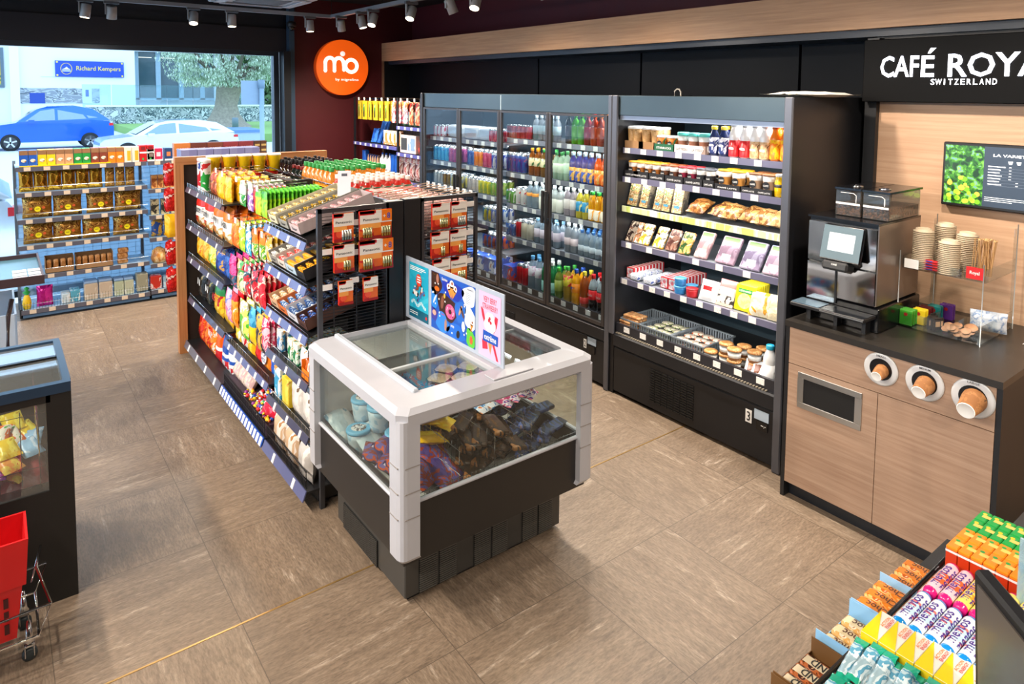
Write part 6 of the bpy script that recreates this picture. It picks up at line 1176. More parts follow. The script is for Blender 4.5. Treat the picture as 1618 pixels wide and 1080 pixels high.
for x, w, h, p, l in ((1.13, .10, .17, ('a09c84', 'b8b49c', 'c8c8b8'), 'grey green carton at the end of the first bay, bottom level'), (1.25, .10, .13, ('c83020', 'e8d0c8', 'd84c38'), 'red and white pack in the second bay, bottom level'), (1.37, .11, .11, ('98b8c8', 'd0dce0', '5c8ca8'), 'pale blue pack in the second bay, bottom level')):
    o = MB().box(-w / 2, w / 2, -.05, .05, 0, h, prt(p, 20, .4), .006).obj('paper_pack'); o.location = (x, 7.47, .102); tag(o, l, 'paper pack')
put(carton(.05, .06, .13, prt(('8c4c24', 'c88c50', '6c3418', 'e0c098'), 30, .35), 'biscuit_carton'), [(1.26 + k * .055, 7.46, 1.102) for k in range(4)], 'small brown carton in the second bay under the shelf top', 'biscuits', 'small brown cartons', rz=0)
put(carton(.07, .06, .15, prt(('3c3830', 'c8b890', '5c5040', 'a88c5c'), 30, .35), 'coffee_carton'), [(1.26 + k * .09, 7.46, .842) for k in range(3)], 'dark coffee pack in the second bay of the window shelf', 'coffee', 'dark coffee packs', rz=0)
put(bag(.11, .17, .05, prt(('24488c', 'c89c3c', '1c3464', '4c8c3c'), 22, .25, bump=30), 'coffee_bag', 122), [(1.28 + k * .11, 7.46, .622) for k in range(2)], 'dark blue and gold bag in the second bay of the window shelf', 'bag', 'dark blue and gold bags', rz=0)
put(MB().lathe([(.06, 0), (.075, .04), (.06, .12), (.02, .15)], prt(('b87838', 'd8a868', 'e0c090', '8c5828'), 24, .2, bump=30), 16).obj('cake_pack'), [(1.29, 7.47, .362), (1.43, 7.47, .362)], 'round bagged cake in the second bay of the window shelf', 'cake', 'round bagged cakes', rz=0)

# ================================================================= magazine and household rack, left of the refrigerators
rk = thing('corner_rack', 'black wire rack of household goods and cards beside the glass refrigerator', 'rack', (3.5, 7.74, 0), -PI / 2)
for x in (0, 1.10, 1.60): MB().box(x - .012, x + .012, .0, .02, 0, 2.0, BLK).box(x - .012, x + .012, .42, .44, 0, 2.0, BLK).obj('upright', rk)
bk = MB().box(0, 1.8, .43, .434, .05, 1.95, pm('1a1416', .6))
for k in range(30): bk.box(k * .06, k * .06 + .002, .42, .424, .05, 2.0, pm('3a3a40', .4))
bk.obj('back', rk)
for (a, b_, z) in ((0, 1.10, 1.47), (0, 1.10, 1.17), (0, 1.10, .8), (0, 1.1, .4), (1.10, 1.80, 1.70), (1.10, 1.80, 1.415), (1.10, 1.80, 1.12), (1.10, 1.80, .8), (1.10, 1.80, .4), (0, 1.8, .1)):
    s = MB().box(a, b_, 0, .42, z - .012, z - .002, BLK).obj('shelf', rk)
    st = MB().box(a, b_, -.01, 0, z - .036, z, pm('55559a', .35))
    for k in range(int((b_ - a) / .14)): st.box(a + .04 + k * .14, a + .075 + k * .14, -.013, -.01, z - .033, z - .004, WHITE)
    st.obj('price_strip', s)
for k in range(11): MB().tube([(.1 + k * .15, .40, 2.0), (.1 + k * .15, .02, 1.98)], .003, CHROME, 4).box(.085 + k * .15, .115 + k * .15, .015, .02, 1.965, 2.0, TAG).obj('hook', rk)
YK = MB().box(-.05, .05, -.004, .004, -.22, 0, pm('e0c02c', .35), .002).panel(-.03, .0, -.19, -.04, -.005, prt(('3a3a2c', '2c8c4c', 'e0d8c0'), 30, .3)).obj('blister_card')
put(YK, [(3.52 + (k % 2) * .03, 7.62 - (k // 2) * .14, 1.96) for k in range(12)], 'yellow blister card hanging on the top hooks of the corner rack', 'blister card', 'yellow blister cards', jit=.15)
put(MB().box(-.055, .055, -.004, .004, -.24, 0, prt(('e8e0e0', 'c83050', 'e89040', 'f0f0f0', 'd05c80'), 24, .3), .002).obj('blister_card'), [(3.52 + (k % 2) * .03, 6.76 - (k // 2) * .13, 1.97) for k in range(6)], 'white and pink card hanging on the corner rack', 'blister card', 'white and pink cards', jit=.15)
put(MB().box(-.05, .05, -.004, .004, -.24, 0, prt(('c8542c', 'e8c8a0', '3c2018', 'd83428', 'e8e0d8'), 24, .3), .002).obj('blister_card'), [(3.52 + (k % 2) * .03, 6.36 - (k // 2) * .13, 1.96) for k in range(6)], 'orange and brown card hanging next to the glass refrigerator', 'blister card', 'orange and brown cards', jit=.15)
put(MB().box(-.05, .05, -.01, .01, 0, .17, prt(('1c50a8', '3c78c8', '143c8c', 'd8e0e8'), 18, .3), .002).obj('boxed_game'), [(3.58, 7.36 - k * .12, 1.475) for k in range(3)], 'blue boxed pack leaning on the upper shelf of the corner rack', 'pack', 'blue leaning packs', rx=-.3, jit=.3)
o = MB().box(-.09, .09, -.01, .01, 0, .27, prt(('2c6cc0', '1c58a8', '5c98d8', 'd8e4f0'), 10, .3), .002).obj('tall_blue_pack'); o.matrix_basis = Matrix.Translation((3.70, 7.42, 1.475)) @ Matrix.Rotation(-PI / 2, 4, 'Z') @ Matrix.Rotation(-.3, 4, 'X'); tag(o, 'tall blue pack leaning at the back of the corner rack', 'pack')
put(MB().box(-.045, .045, -.02, .02, 0, .16, prt(('e0d8cc', 'e08838', 'c8c8c8', '4c7cb0'), 18, .3), .004).obj('household_pack'), [(3.56, 7.0 - k * .10, 1.475, .1 * k) for k in range(4)], 'cream and orange household pack on the upper shelf of the corner rack', 'pack', 'cream household packs')
put(MB().lathe([(.03, 0, pm('e4e8ee', .3)), (.033, .02), (.033, .13), (.014, .16), (.014, .18, BLU), (.012, .2)], WHITE, 14).obj('spray_bottle'), [(3.56, 7.1 - k * .09, 1.175) for k in range(3)], 'white cleaning bottle on the middle shelf of the corner rack', 'cleaning bottle', 'white cleaning bottles')
put(MB().box(-.04, .04, -.03, .03, 0, .20, pm('1c58b4', .3), .012, 2).obj('detergent_pack'), [(3.56, y, 1.175) for y in (7.55, 6.82, 6.73)], 'deep blue detergent pack on the middle shelf of the corner rack', 'detergent', 'deep blue packs')
put(MB().box(-.025, .025, -.02, .02, 0, .16, prt(('1c2c5c', 'c8a078', '2c3c7c', 'd8d8e0'), 18, .3), .004).obj('household_pack'), [(3.56, 7.46 - k * .06, 1.175) for k in range(5)], 'narrow dark blue household pack on the middle shelf of the corner rack', 'pack', 'narrow dark packs')
FW = MB().lathe([(.03, 0, CLRB), (.045, .04), (.04, .11), (.048, .15), (.048, .152)], CLRB, 14).lathe([(.02, .0), (.03, .03), (.015, .05)], GRN, 8).obj('glass_vase')
put(FW, [(3.56, y, 1.705) for y in (6.55, 6.44, 6.33, 6.22)], 'clear glass vase on the top shelf by the glass refrigerator', 'vase', 'clear glass vases')
o = MB().box(-.17, .17, -.04, .04, 0, .19, pm('d8c8c4', .4), .002).panel(-.15, -.02, .03, .16, -.041, pm('3c3c3c', .4)).panel(.0, .15, .03, .16, -.041, prt(('7c98b8', 'c8d0d8', '4c5c6c'), 10, .3)).obj('boxed_set'); o.location = (3.55, 6.42, 1.42); o.rotation_euler = (0, 0, -PI / 2); tag(o, 'pale pink picture box on the rack beside the glass refrigerator', 'box')
put(MB().lathe([(.03, 0), (.035, .05), (.02, .09), (.025, .12), (.005, .14)], prt(('c84030', 'e8d0b8', '8c2c28'), 24, .3), 12).obj('figurine_pack'), [(3.55, 6.20 - k * .07, 1.42) for k in range(3)], 'red and cream pack beside the picture box', 'pack', 'red and cream packs')
put(bag(.12, .24, .05, prt(('5c2c2c', 'd8c8c4', 'a85c54', 'e8e0e0', '3c3c5c', 'c83838'), 16, .25), 'pet_food_bag', 130), [(3.56, 6.68 - k * .13, 1.125) for k in range(5)], 'brown and white patterned bag on the rack beside the refrigerator', 'bag', 'patterned bags')
put(bag(.12, .2, .05, prt(('d8e0e8', '3c7cc0', 'e8ecf0', '9cb8d8'), 14, .25), 'pet_food_bag', 131), [(3.54, 6.66 - k * .13, .81) for k in range(4)] + [(3.54, 7.5 - k * .14, .81) for k in range(6)], 'white and blue soft pack on the lower rack shelf', 'bag', 'white and blue soft packs')

# ================================================================= left display case: x ..0.21, y 3.2..3.79
dcs = thing('glass_display_case', 'black freezer case with glass top and front at the left edge', 'display case', (-.75, 3.20, 0))
BK = pm('131211', .5); BT = pm('1b3148', .3)  # blue of the top rim is a reflection put into its colour
MB().box(0, .97, .02, .58, .0, .42, BK).obj('base', dcs)
MB().box(0, .97, 0, .02, 0, .47, BK).box(.885, .97, 0, .03, .47, .86, BK).box(.94, .97, .03, .58, 0, .86, BK).box(0, .02, .02, .58, .4, .86, BK).box(0, .97, .57, .59, .4, .86, BK).box(0, .9, 0, .03, .83, .86, BK).obj('frame', dcs)
MB().box(0, .97, -.003, .03, .86, .90, BT).box(0, .97, .565, .595, .86, .90, BT).box(.945, .972, .03, .565, .86, .90, BT).box(0, .02, .03, .565, .86, .9, BT).box(.02, .945, .36, .38, .875, .892, BLKG).obj('top_frame', dcs)
MB().box(.0, .885, .006, .012, .47, .83, clear('eef2f2', .09, .01, tint=.04)).obj('front_glass', dcs)
MB().box(.02, .945, .38, .565, .885, .89, clear('d8e4f0', .16, .01, tint=.06)).box(.02, .945, .03, .36, .878, .883, clear('eef2f2', .1, .01, tint=.03)).obj('sliding_lid', dcs)
wv = MB()
for z in (.5, .6, .7, .8): wv.tube([(.86, .05, z), (.86, .54, z)], .002, CHROME, 4)
for k in range(10): wv.tube([(.86, .06 + k * .05, .45), (.86, .06 + k * .05, .82)], .0015, CHROME, 4)
for k in range(8): wv.tube([(.1 + k * .1, .04, .50), (.1 + k * .1, .04, .8)], .0015, CHROME, 4)
for z in (.56, .78): wv.tube([(.05, .04, z), (.88, .04, z)], .0015, CHROME, 4)
wv.obj('wire_basket', dcs)
for c, nm, n, pts in ((('e8c41c', 'f0dc50', 'c89c18', 'e8e8d8'), 'yellow', 201, [(.04, 3.52, .62, .2), (-.02, 3.44, .60, 0), (.02, 3.30, .60, .3), (.10, 3.50, .58, .5)]), (('e86c24', 'e8e0d0', '3ca048', 'f0a040'), 'orange and white', 202, [(-.03, 3.40, .62, -.2), (.04, 3.42, .6, .4)]), (('5c2070', '8c3ca0', 'e8e0e8', '401858'), 'purple', 203, [(-.10, 3.30, .56, .3), (-.04, 3.26, .54, -.3), (-.2, 3.36, .56, .1), (-.12, 3.42, .55, .8)]), (('98c0e0', 'c8d8e8', '5c8cb8'), 'pale blue', 204, [(.10, 3.36, .56, .4), (.08, 3.44, .56, -.2)]), (('e8a050', 'e8d05c', 'c84830', '7c3c90'), 'yellow and red', 205, [(.03, 3.26, .56, .5), (.06, 3.30, .5, 1.)])):
    put(bag(.08, .11, .035, prt(c, 30, .25, bump=30), 'frozen_food_bag', n), pts, nm + ' frozen food bag inside the black glass case', 'frozen food', nm + ' frozen bags', rz=0, rx=-1.2)
put(bag(.16, .2, .1, prt(('6c1c24', '8c2c34', '4c1c3c'), 12, .3, bump=30), 'frozen_food_bag', 206), [(-.62 + .17 * (k % 5), 3.28 + .2 * (k // 5), .47) for k in range(8)], 'dark red frozen bag lying deep in the black glass case', 'frozen food', 'dark red frozen bags', rz=0, rx=-1.3)
# tray table behind it
tt = thing('counter_table', 'dark tray topped counter with lit glass box at the left edge', 'counter', (-.9, 4.70, 0))
MB().box(0, .98, 0, .6, 0, .42, BK).obj('base', tt); MB().box(0, .98, 0, .01, .45, .80, clear('e4ecf4', .1, tint=.35)).box(.97, .98, 0, .6, .45, .80, clear('e4ecf4', .1, tint=.35)).box(.0, .98, .59, .6, .42, .8, pm('d4d8de', .4)).box(0, .98, .0, .6, .42, .45, pm('d8dce4', .4)).obj('glass_box', tt)
MB().box(0, 1.115, -.02, .62, .975, .985, pm('4c7488', .25)).box(0, 1.115, -.03, -.02, .96, 1.01, pm('3c2c30', .4)).box(0, 1.115, .62, .63, .97, 1.01, pm('3c2c30', .4)).box(1.105, 1.115, -.02, .62, .97, 1.01, pm('3c2c30', .4)).box(.4, .5, .25, .35, .80, .975, BK).obj('tray', tt)
TK = MB().box(-.034, .034, -.028, .028, 0, .004, pm('eceaf0', .5)).panel(-.028, .028, -.004, .004, 0, BLU, T=Matrix.Translation((0, 0, .0045)) @ Matrix.Rotation(-PI / 2, 4, 'X')).panel(-.028, .028, .012, .016, 0, pm('c0688c', .5), T=Matrix.Translation((0, 0, .0045)) @ Matrix.Rotation(-PI / 2, 4, 'X')).obj('ticket')
put(TK, [(.105 + .075 * (k % 2), 4.76 + .09 * (k // 2), .986) for k in range(6)], 'small white printed ticket lying in the dark tray', 'ticket', 'white tickets in the tray', rz=0)
MB().tube([(.96, -.05, .90), (.94, -.10, .82), (.93, -.13, .6), (.93, -.12, .42), (.94, .02, .40)], .012, pm('241c20', .25, coat=.6), 10).obj('curved_handle', tt)

# ================================================================= red shopping basket on its trolley frame
sb = thing('shopping_basket', 'red plastic shopping basket standing on a chrome trolley frame', 'shopping basket', (-.19, 2.94, 0))
RP = pm('c00d14', .38); RPD = pm('a00c12', .45)
def ringbox(mb, x0, x1, y0, y1, z0, x2, x3, y2, y3, z1, mat, th=.006):
    a = [(x0, y0, z0), (x1, y0, z0), (x1, y1, z0), (x0, y1, z0)]; b_ = [(x2, y2, z1), (x3, y2, z1), (x3, y3, z1), (x2, y3, z1)]
    ai = [(x0 + th, y0 + th, z0), (x1 - th, y0 + th, z0), (x1 - th, y1 - th, z0), (x0 + th, y1 - th, z0)]; bi = [(x2 + th, y2 + th, z1), (x3 - th, y2 + th, z1), (x3 - th, y3 - th, z1), (x2 + th, y3 - th, z1)]
    vs = a + b_ + ai + bi; fs = []
    for i in range(4):
        j = (i + 1) % 4; fs += [(i, j, 4 + j, 4 + i), (8 + j, 8 + i, 12 + i, 12 + j), (4 + i, 4 + j, 12 + j, 12 + i), (j, i, 8 + i, 8 + j)]
    mb.add(vs, fs, mat)
m_ = MB(); ringbox(m_, -.20, .20, -.07, .07, .14, -.23, .222, -.088, .088, .34, RP); ringbox(m_, -.235, .232, -.095, .095, .335, -.245, .243, -.10, .10, .50, RP, .008); m_.box(-.20, .20, -.07, .07, .135, .142, RP)
m_.obj('basket_body', sb)
h = MB()
for k in range(9):
    for j in range(3):
        x = -.17 + k * .042; h.box(x, x + .014, -.079 - j * .004, -.070 - j * .004, .165 + j * .05, .20 + j * .05, pm('3c0608', .7))
h.obj('slots', sb)
m_ = MB()
for s_ in (-1, 1): m_.tube([(-.25, s_ * .13, .16), (.262, s_ * .13, .153), (.30, s_ * .13, .255), (-.25, s_ * .13, .245)], .0045, CHROME, 8)
m_.tube([(.30, -.13, .255), (.265, .0, .33), (.285, .13, .33), (.25, .13, .2)], .0045, CHROME, 8).tube([(.262, -.13, .153), (.262, .13, .153)], .0045, CHROME, 8).tube([(-.25, -.13, .16), (-.25, .13, .16)], .0045, CHROME, 8)
m_.obj('trolley_frame', sb)
for (x, y) in ((.235, -.02), (.225, .17), (-.2, -.02), (-.2, .17)):
    w_ = MB().lathe([(.016, -.012), (.024, -.008), (.024, .008), (.016, .012)], pm('2c3438', .4), 18, T=Matrix.Translation((x, y, .025)) @ Matrix.Rotation(PI / 2, 4, 'X')).obj('caster', sb)
    MB().box(x - .015, x - .012, y - .016, y + .016, .02, .06, CHROME).box(x + .012, x + .015, y - .014, y - .016, .02, .06, CHROME).box(x - .016, x + .016, y - .016, y + .016, .058, .064, CHROME).lathe([(.014, .064), (.018, .075), (.012, .09), (.006, .15)], CHROME, 12, cx=x, cy=y).obj('fork', w_)

# ================================================================= checkout counter, lower right
ck = thing('checkout_counter', 'checkout counter of sweets at the lower right corner of the photo', 'counter', (1.0, -.6, 0))
MB().box(0, 1.5, 0, 1.20, 0, .80, BLK).box(0, 1.5, 0, 1.18, .80, .93, pm('2b2a2a', .4)).box(.05, 1.15, 1.16, 1.335, .785, .80, BLK).obj('body', ck)
MB().tube([(.0, 1.217, .953), (.98, 1.217, .953)], .005, pm('3a3a3e', .25, .8), 8).box(0, .98, 1.205, 1.215, .80, .95, clear('d8dce0', .1, tint=.1)).obj('rail', ck)
# juice sized gum boxes
def gum(c1, c2): return MB().box(-.027, .027, -.0118, .0118, 0, .07, pm(c1, .4), .001).box(-.0275, .0275, -.0122, .0122, .064, .069, WHITE).box(-.027, .027, -.0118, .0118, .069, .078, pm(c2, .35), .002).disc(.012, 0, .005, 0, GRN if c1[0] != '1' else YEL, 10, T=Matrix.Translation((0, 0, .0785)) @ Matrix.Rotation(-PI / 2, 4, 'X')).panel(-.007, .007, -.016, .002, 0, pm('f0c060', .4), T=Matrix.Translation((0, 0, .0783)) @ Matrix.Rotation(-PI / 2, 4, 'X')).obj('gum_box')
put(gum('c83a10', 'f08a14'), [(1.783 + i * .057, .590 - j * .0252, .94) for i in range(2) for j in range(11)], 'orange gum box in the two front rows of the counter stack', 'gum box', 'orange gum boxes', rz=0)
put(gum('1c8a3c', '169a40'), [(1.783 + (i + 2) * .057, .590 - j * .0252, .94) for i in range(2) for j in range(11)], 'green gum box in the two back rows of the counter stack', 'gum box', 'green gum boxes', rz=0)
def roll(body, cap, pal, tcol='4a2c8c', green=True):
    R = Matrix.Rotation(PI / 2, 4, 'Y')
    b_ = prt(pal, 30, .25)
    o = MB().lathe([(.006, -.072, cap), (.0125, -.068), (.0142, -.058, body), (.0142, -.03, b_), (.0142, .02, body), (.0142, .058, cap), (.0125, .066), (.006, .072)], body, 18, T=R).obj('sweets_roll')
    t_ = MB(); tm = pm(tcol, .35)
    for a in (.15, -1.15):
        vs, fs, tw, th = text_geo('mentos'); w, h = .088, .0165
        pts = []
        for v in vs:
            x = v.x * w / tw; ang = a + v.y * h / th / .0146; pts.append((x, .0147 * math.sin(ang), .0147 * math.cos(ang)))
        t_.add(pts, fs, tm)
    t_.obj('lettering', o)
    return o
CB = pm('1c8cdc', .12, coat=.6, bump=120); CPK = pm('d81c78', .12, coat=.6, bump=120); BW = pm('dfe8f0', .25); BP = pm('e8c4d0', .25)
r1 = roll(BW, CB, ('dfe8f0', 'c0dcec', 'dc7870', '48a8dc', 'e8f0f4')); r2_ = roll(BP, CPK, ('e8b0a8', 'e86838', 'e8c8c0', 'd83c50', 'f0a860')); r3_ = roll(pm('e8d46c', .25), CPK, ('e8d46c', 'f0a030', '8cb83c', 'e8e0b0'))
put(r1, [(1.52 + (k % 2) * .006, .590 - k * .0295, .960) for k in range(8)] + [(1.515, .575 - k * .0295, .985, .0) for k in range(7)], 'blue ended white sweets roll on the checkout counter', 'sweets roll', 'blue ended sweets rolls', rz=0)
put(r2_, [(1.67, .590 - k * .0295, .960) for k in range(3)] + [(1.665, .575 - k * .0295, .985) for k in range(2)], 'pink ended pale red sweets roll on the checkout counter', 'sweets roll', 'pink ended sweets rolls', rz=0)
put(r3_, [(1.67, .5015 - k * .0295, .960) for k in range(6)] + [(1.665, .516 - k * .0295, .985) for k in range(5)], 'pink ended yellow fruit sweets roll on the checkout counter', 'sweets roll', 'yellow fruit sweets rolls', rz=0)
WD = MB().box(-.045, .045, -.016, .016, 0, .05, pm('ece6dc', .4), .001)
Tt = Matrix.Translation((0, 0, .0505)) @ Matrix.Rotation(-PI / 2, 4, 'X')
WD.add([(-.045, -.016, .0508), (.045, .016, .0508), (-.045, .016, .0508)], [(0, 1, 2)], pm('f0d018', .35)).add([(-.0453, -.016, 0), (-.0453, .016, 0), (-.0453, .016, .05), (-.0453, -.016, .05)], [(0, 3, 2, 1)], pm('f0d018', .35))
WD.text('ACTION', .036, .0062, .018, 0, -.0035, ORA, T=Tt @ Matrix.Translation((0, -.0006, 0))).text('ENERGY', .036, .0062, .020, 0, -.0115, RED, T=Tt @ Matrix.Translation((0, -.0006, 0))); WD = WD.obj('sweets_box')
put(WD, [(1.405, .592 - k * .0335, .945) for k in range(11)], 'white sweets box with yellow wedges and red lettering on the counter', 'sweets box', 'white and yellow sweets boxes', rz=0)
TS = bag(.026, .10, .02, bands((.15, pm('1ca080', .25)), (.8, prt(('9cb8c4', 'ccdce2', '5c9cb8', 'b0c8d0', 'c86470'), 60, .2, bump=30)), (1, pm('1ca888', .25))), 'wrapped_bar', 301)
put(TS, [(1.26, .594 - k * .0175, .955 + .010 * (k % 2), rnd.uniform(-.08, .08)) for k in range(18)], 'white and teal wrapped bar in the row nearest the camera', 'wrapped bar', 'teal wrapped bars', rz=-PI / 2, rx=-1.3)
put(TS, [(1.14, .588 - k * .030, .95 + .004 * (k % 2)) for k in range(8)], 'white and teal wrapped bar in the second row at the bottom edge', 'wrapped bar', 'second row of teal wrapped bars', rz=-PI / 2, rx=-1.3)
# boxes of bars on the low ledge, y .62...75
def ledge(x0, w, cbox, h, label):
    b_ = pm(cbox, .5) if isinstance(cbox, str) else cbox
    o = MB().box(0, w, 0, .12, 0, .002, b_).box(0, .002, 0, .12, 0, h, b_).box(w - .002, w, 0, .12, 0, h, b_).box(0, w, .118, .12, 0, h * .45, b_).obj('cardboard_box'); o.location = (x0, .622, .802); return tag(o, label, 'cardboard box')
KB = prt(('1c1c20', '3c2c28', '1c1c20', '5c4438'), 20, .4)
ledge(1.15, .115, pm('6c4a24', .6), .06, 'dark brown box of nut bars, lowest at the bottom edge'); ledge(1.27, .155, pm('6c4a24', .6), .06, 'black and brown box of nut bars under the pale blue boxes')
ledge(1.44, .155, pm('8cc0e8', .5), .07, 'pale blue box of white chocolate bars on the counter ledge'); ledge(1.60, .15, pm('9cc8ec', .5), .07, 'pale blue box nearer the cabinet on the counter ledge')
def kbar(pal, txt, tm): 
    o = MB().box(-.018, .018, -.055, .055, 0, .016, prt(pal, 70, .3, bump=80), .006, 2).box(-.012, .010, -.05, .05, .0161, .0166, pm('d8c8a8', .4) if txt == 'KIND' else pm(pal[0], .4)); vs, fs, tw, th = text_geo(txt)
    o.add([(-v.y * .02 / th, v.x * .05 / tw + .01, .0172) for v in vs], fs, tm); return o.obj('nut_bar')
put(kbar(('7c3c20', 'b06030', '3c1c14', 'd8a880'), 'KIND', BLK), [(1.30 + k * .04, .682, .808 + .018 * l) for k in range(3) for l in range(2)], 'nut bar with black lettering in the middle brown box', 'nut bar', 'nut bars in the middle brown box', rz=0)
put(kbar(('c89868', '8c5c34', 'e0c8a0', '3c2818'), 'KIND', BLK), [(1.175 + k * .037, .682, .808 + .018 * l) for k in range(2) for l in range(2)], 'nut bar with black lettering in the lowest brown box', 'nut bar', 'nut bars in the lowest brown box', rz=0)
CH = kbar(('e8d4a8', 'd8a860', 'e8dcc0', 'b06c38'), 'Choc', pm('5c3018', .4))
put(CH, [(1.475 + k * .045, .685, .808 + .018 * l) for k in range(3) for l in range(2)], 'cream coloured crunchy bar in the pale blue box', 'bar', 'cream coloured bars', rz=0)
CO = kbar(('e08020', 'e8b060', 'c85c18', 'e8dcc0'), 'Choc', pm('5c3018', .4))
put(CO, [(1.63 + k * .045, .685, .808 + .018 * l) for k in range(3) for l in range(3)] + [(1.78 + k * .045, .68, .802 + .018 * l) for k in range(3) for l in range(3)], 'orange wrapped crunchy bar on the ledge near the gum boxes', 'bar', 'orange wrapped bars', rz=0)
# monitor seen from its glossy side
mo = thing('checkout_monitor', 'black framed checkout monitor tilted at the lower right edge', 'monitor', (1.338, .417, 1.25))
d = Vector((-.68, -.73, 0)).normalized(); a = math.atan2(d.y, d.x)
T = Matrix.Rotation(a, 4, 'Z') @ Matrix.Rotation(.06, 4, 'X')
# local x runs along the top edge; -y is the side that faces the aisle
MB().box(0, .50, .002, .03, -.32, 0, BLK, .006, T=T).obj('casing', mo)
MB().box(.018, .482, -.001, .003, -.30, -.018, pm('5c5550', .3, coat=.15), T=T).obj('glass', mo)
MB().box(.2, .3, .03, .06, -.32, -.15, BLK, T=T).box(.15, .35, .0, .15, -.325, -.315, BLK, T=T).obj('foot', mo)
wb = thing('card_holder', 'pale blue white acrylic card holder at the right edge of the counter', 'card holder', (1.72, .45, .93))
MB().box(0, .006, -.25, 0, 0, .20, pm('cfdcec', .35)).obj('card', wb); MB().box(-.03, .04, -.25, 0, -.0, .004, ACRY).box(-.004, -.001, -.25, .0, .0, .205, clear('e8f4f4', .1, tint=.1)).obj('holder', wb)

# ================================================================= outside the window
GZ = -.45
struct(MB().box(-60, 60, 8.3, 80, GZ - .2, GZ, pm('c9cdd2', .8)), 'ground_outside')
struct(MB().box(6.0, 24, 34, 54, GZ, -.05, pm('7fa35c', .9)), 'ground_lawn')
WB_ = pm('e6e8ea', .7, vary=.02); GWN = pm('2f4a54', .15, .0, coat=.5)
bd = thing('white_building', 'white building with large windows across the street', 'building', (0, 60, 0))
MB().box(-30, 1.55, 0, 6, GZ, 12, pm('dfe3e7', .7, vary=.02)).box(1.55, 9.0, -.3, 6, GZ, 12, WB_).box(9.0, 40, 1, 6, GZ, 1.2, WB_).box(9.0, 40, -.2, 6, 5.0, 12, WB_).box(14.9, 40, 0, 6, 1.2, 5, WB_).box(1.2, 1.75, -.6, 0, GZ, 12, WB_).obj('wall', bd)
w_ = MB().box(-1.6, .9, -.1, 0, 2.1, 4.9, pm('5c6c78', .4)).box(-1.4, .7, -.12, -.1, 2.3, 4.7, prt(('4c7040', 'c8a83c', '86a060', '34506c'), 1.2, .3)); w_.obj('window', bd)
w_ = MB().box(9.0, 14.9, .5, .6, 1.25, 5.0, GWN)
for x in (9.0, 10.55, 12.2, 13.8): w_.box(x, x + .35, .3, .5, 1.25, 5.0, pm('8fa6b4', .4))
w_.box(9.0, 14.9, .3, .5, 1.25, 1.4, pm('8fa6b4', .4)).box(9.2, 10.3, .45, .5, 4.55, 4.6, pm('f0e8d0', .4, emit=1)).box(10.9, 12, .45, .5, 4.55, 4.6, pm('f0e8d0', .4, emit=1)); w_.obj('window', bd)
MB().box(3.0, 7.5, -.33, -.3, 2.9, 2.94, pm('c4c8cc', .6)).box(1.7, 6.6, -.34, -.3, 1.0, 2.1, prt(('8a9098', 'b4b8bc', '70767e', 'c8ccd0'), 4, .8, sx=.7, sz=2)).box(2.3, 3.2, -.36, -.33, 1.0, 1.75, pm('23449c', .5)).box(5.5, 6.1, -.36, -.33, 1.0, 2.15, WB_).box(5.7, 5.9, -.38, -.36, 1.5, 2.0, BLU).obj('stone_cladding', bd)
bs = thing('blue_building_sign', 'blue rectangular sign with yellow lettering on the white building', 'sign', (3.87, 59.7, 2.95))
MB().box(0, 4.36, -.15, -.05, 0, 1.15, pm('1f45b8', .4)).obj('panel', bs)
YL = pm('e8c860', .4); t_ = MB().text('Richard Kempers', 2.85, .42, 2.72, -.17, .58, YL)
for i in range(28):
    q = 2 * PI * i / 28; t_.box(-.05, .05, -.17, -.155, -.02, .02, YL, T=Matrix.Translation((.68 + .34 * math.cos(q), 0, .57 + .40 * math.sin(q))) @ Matrix.Rotation(-q + PI / 2, 4, 'Y'))
t_.prism([(.4, .5), (.6, .62), (.7, .72), (.8, .6), (.95, .5)], -.17, -.155, WHITE).box(.42, .95, -.17, -.155, .38, .44, WHITE)
for (x, z) in ((.12, .1), (4.24, .1), (.12, 1.05), (4.24, 1.05)): t_.disc(x, z, .07, -.17, YL, 10)
t_.obj('lettering', bs)
gb = MB()
for x in range(7): gb.box(4.6 + x * 1.6, 6.15 + x * 1.6, 0, .03, .95, 2.35, clear('e4f2f6', .04, tint=.06))
gb.box(4.6, 15.8, -.05, .1, GZ, .95, pm('dfe3e6', .7)); o = gb.obj('glass_balustrade'); o.location = (0, 50, 0); tag(o, 'tinted glass balustrade before the white building', 'balustrade')
sw = MB().box(4.6, 17, 0, .4, GZ, 1.0, prt(('b8bcc0', '6f7f86', 'd4d8da', '4c6068', 'a8b0b0', '8c9498'), 5, .8)).box(4.6, 17, -.1, .5, .98, 1.08, pm('e4e6e6', .6)).obj('stone_wall'); sw.location = (0, 48, 0); tag(sw, 'grey rubble stone garden wall behind the olive tree', 'wall')
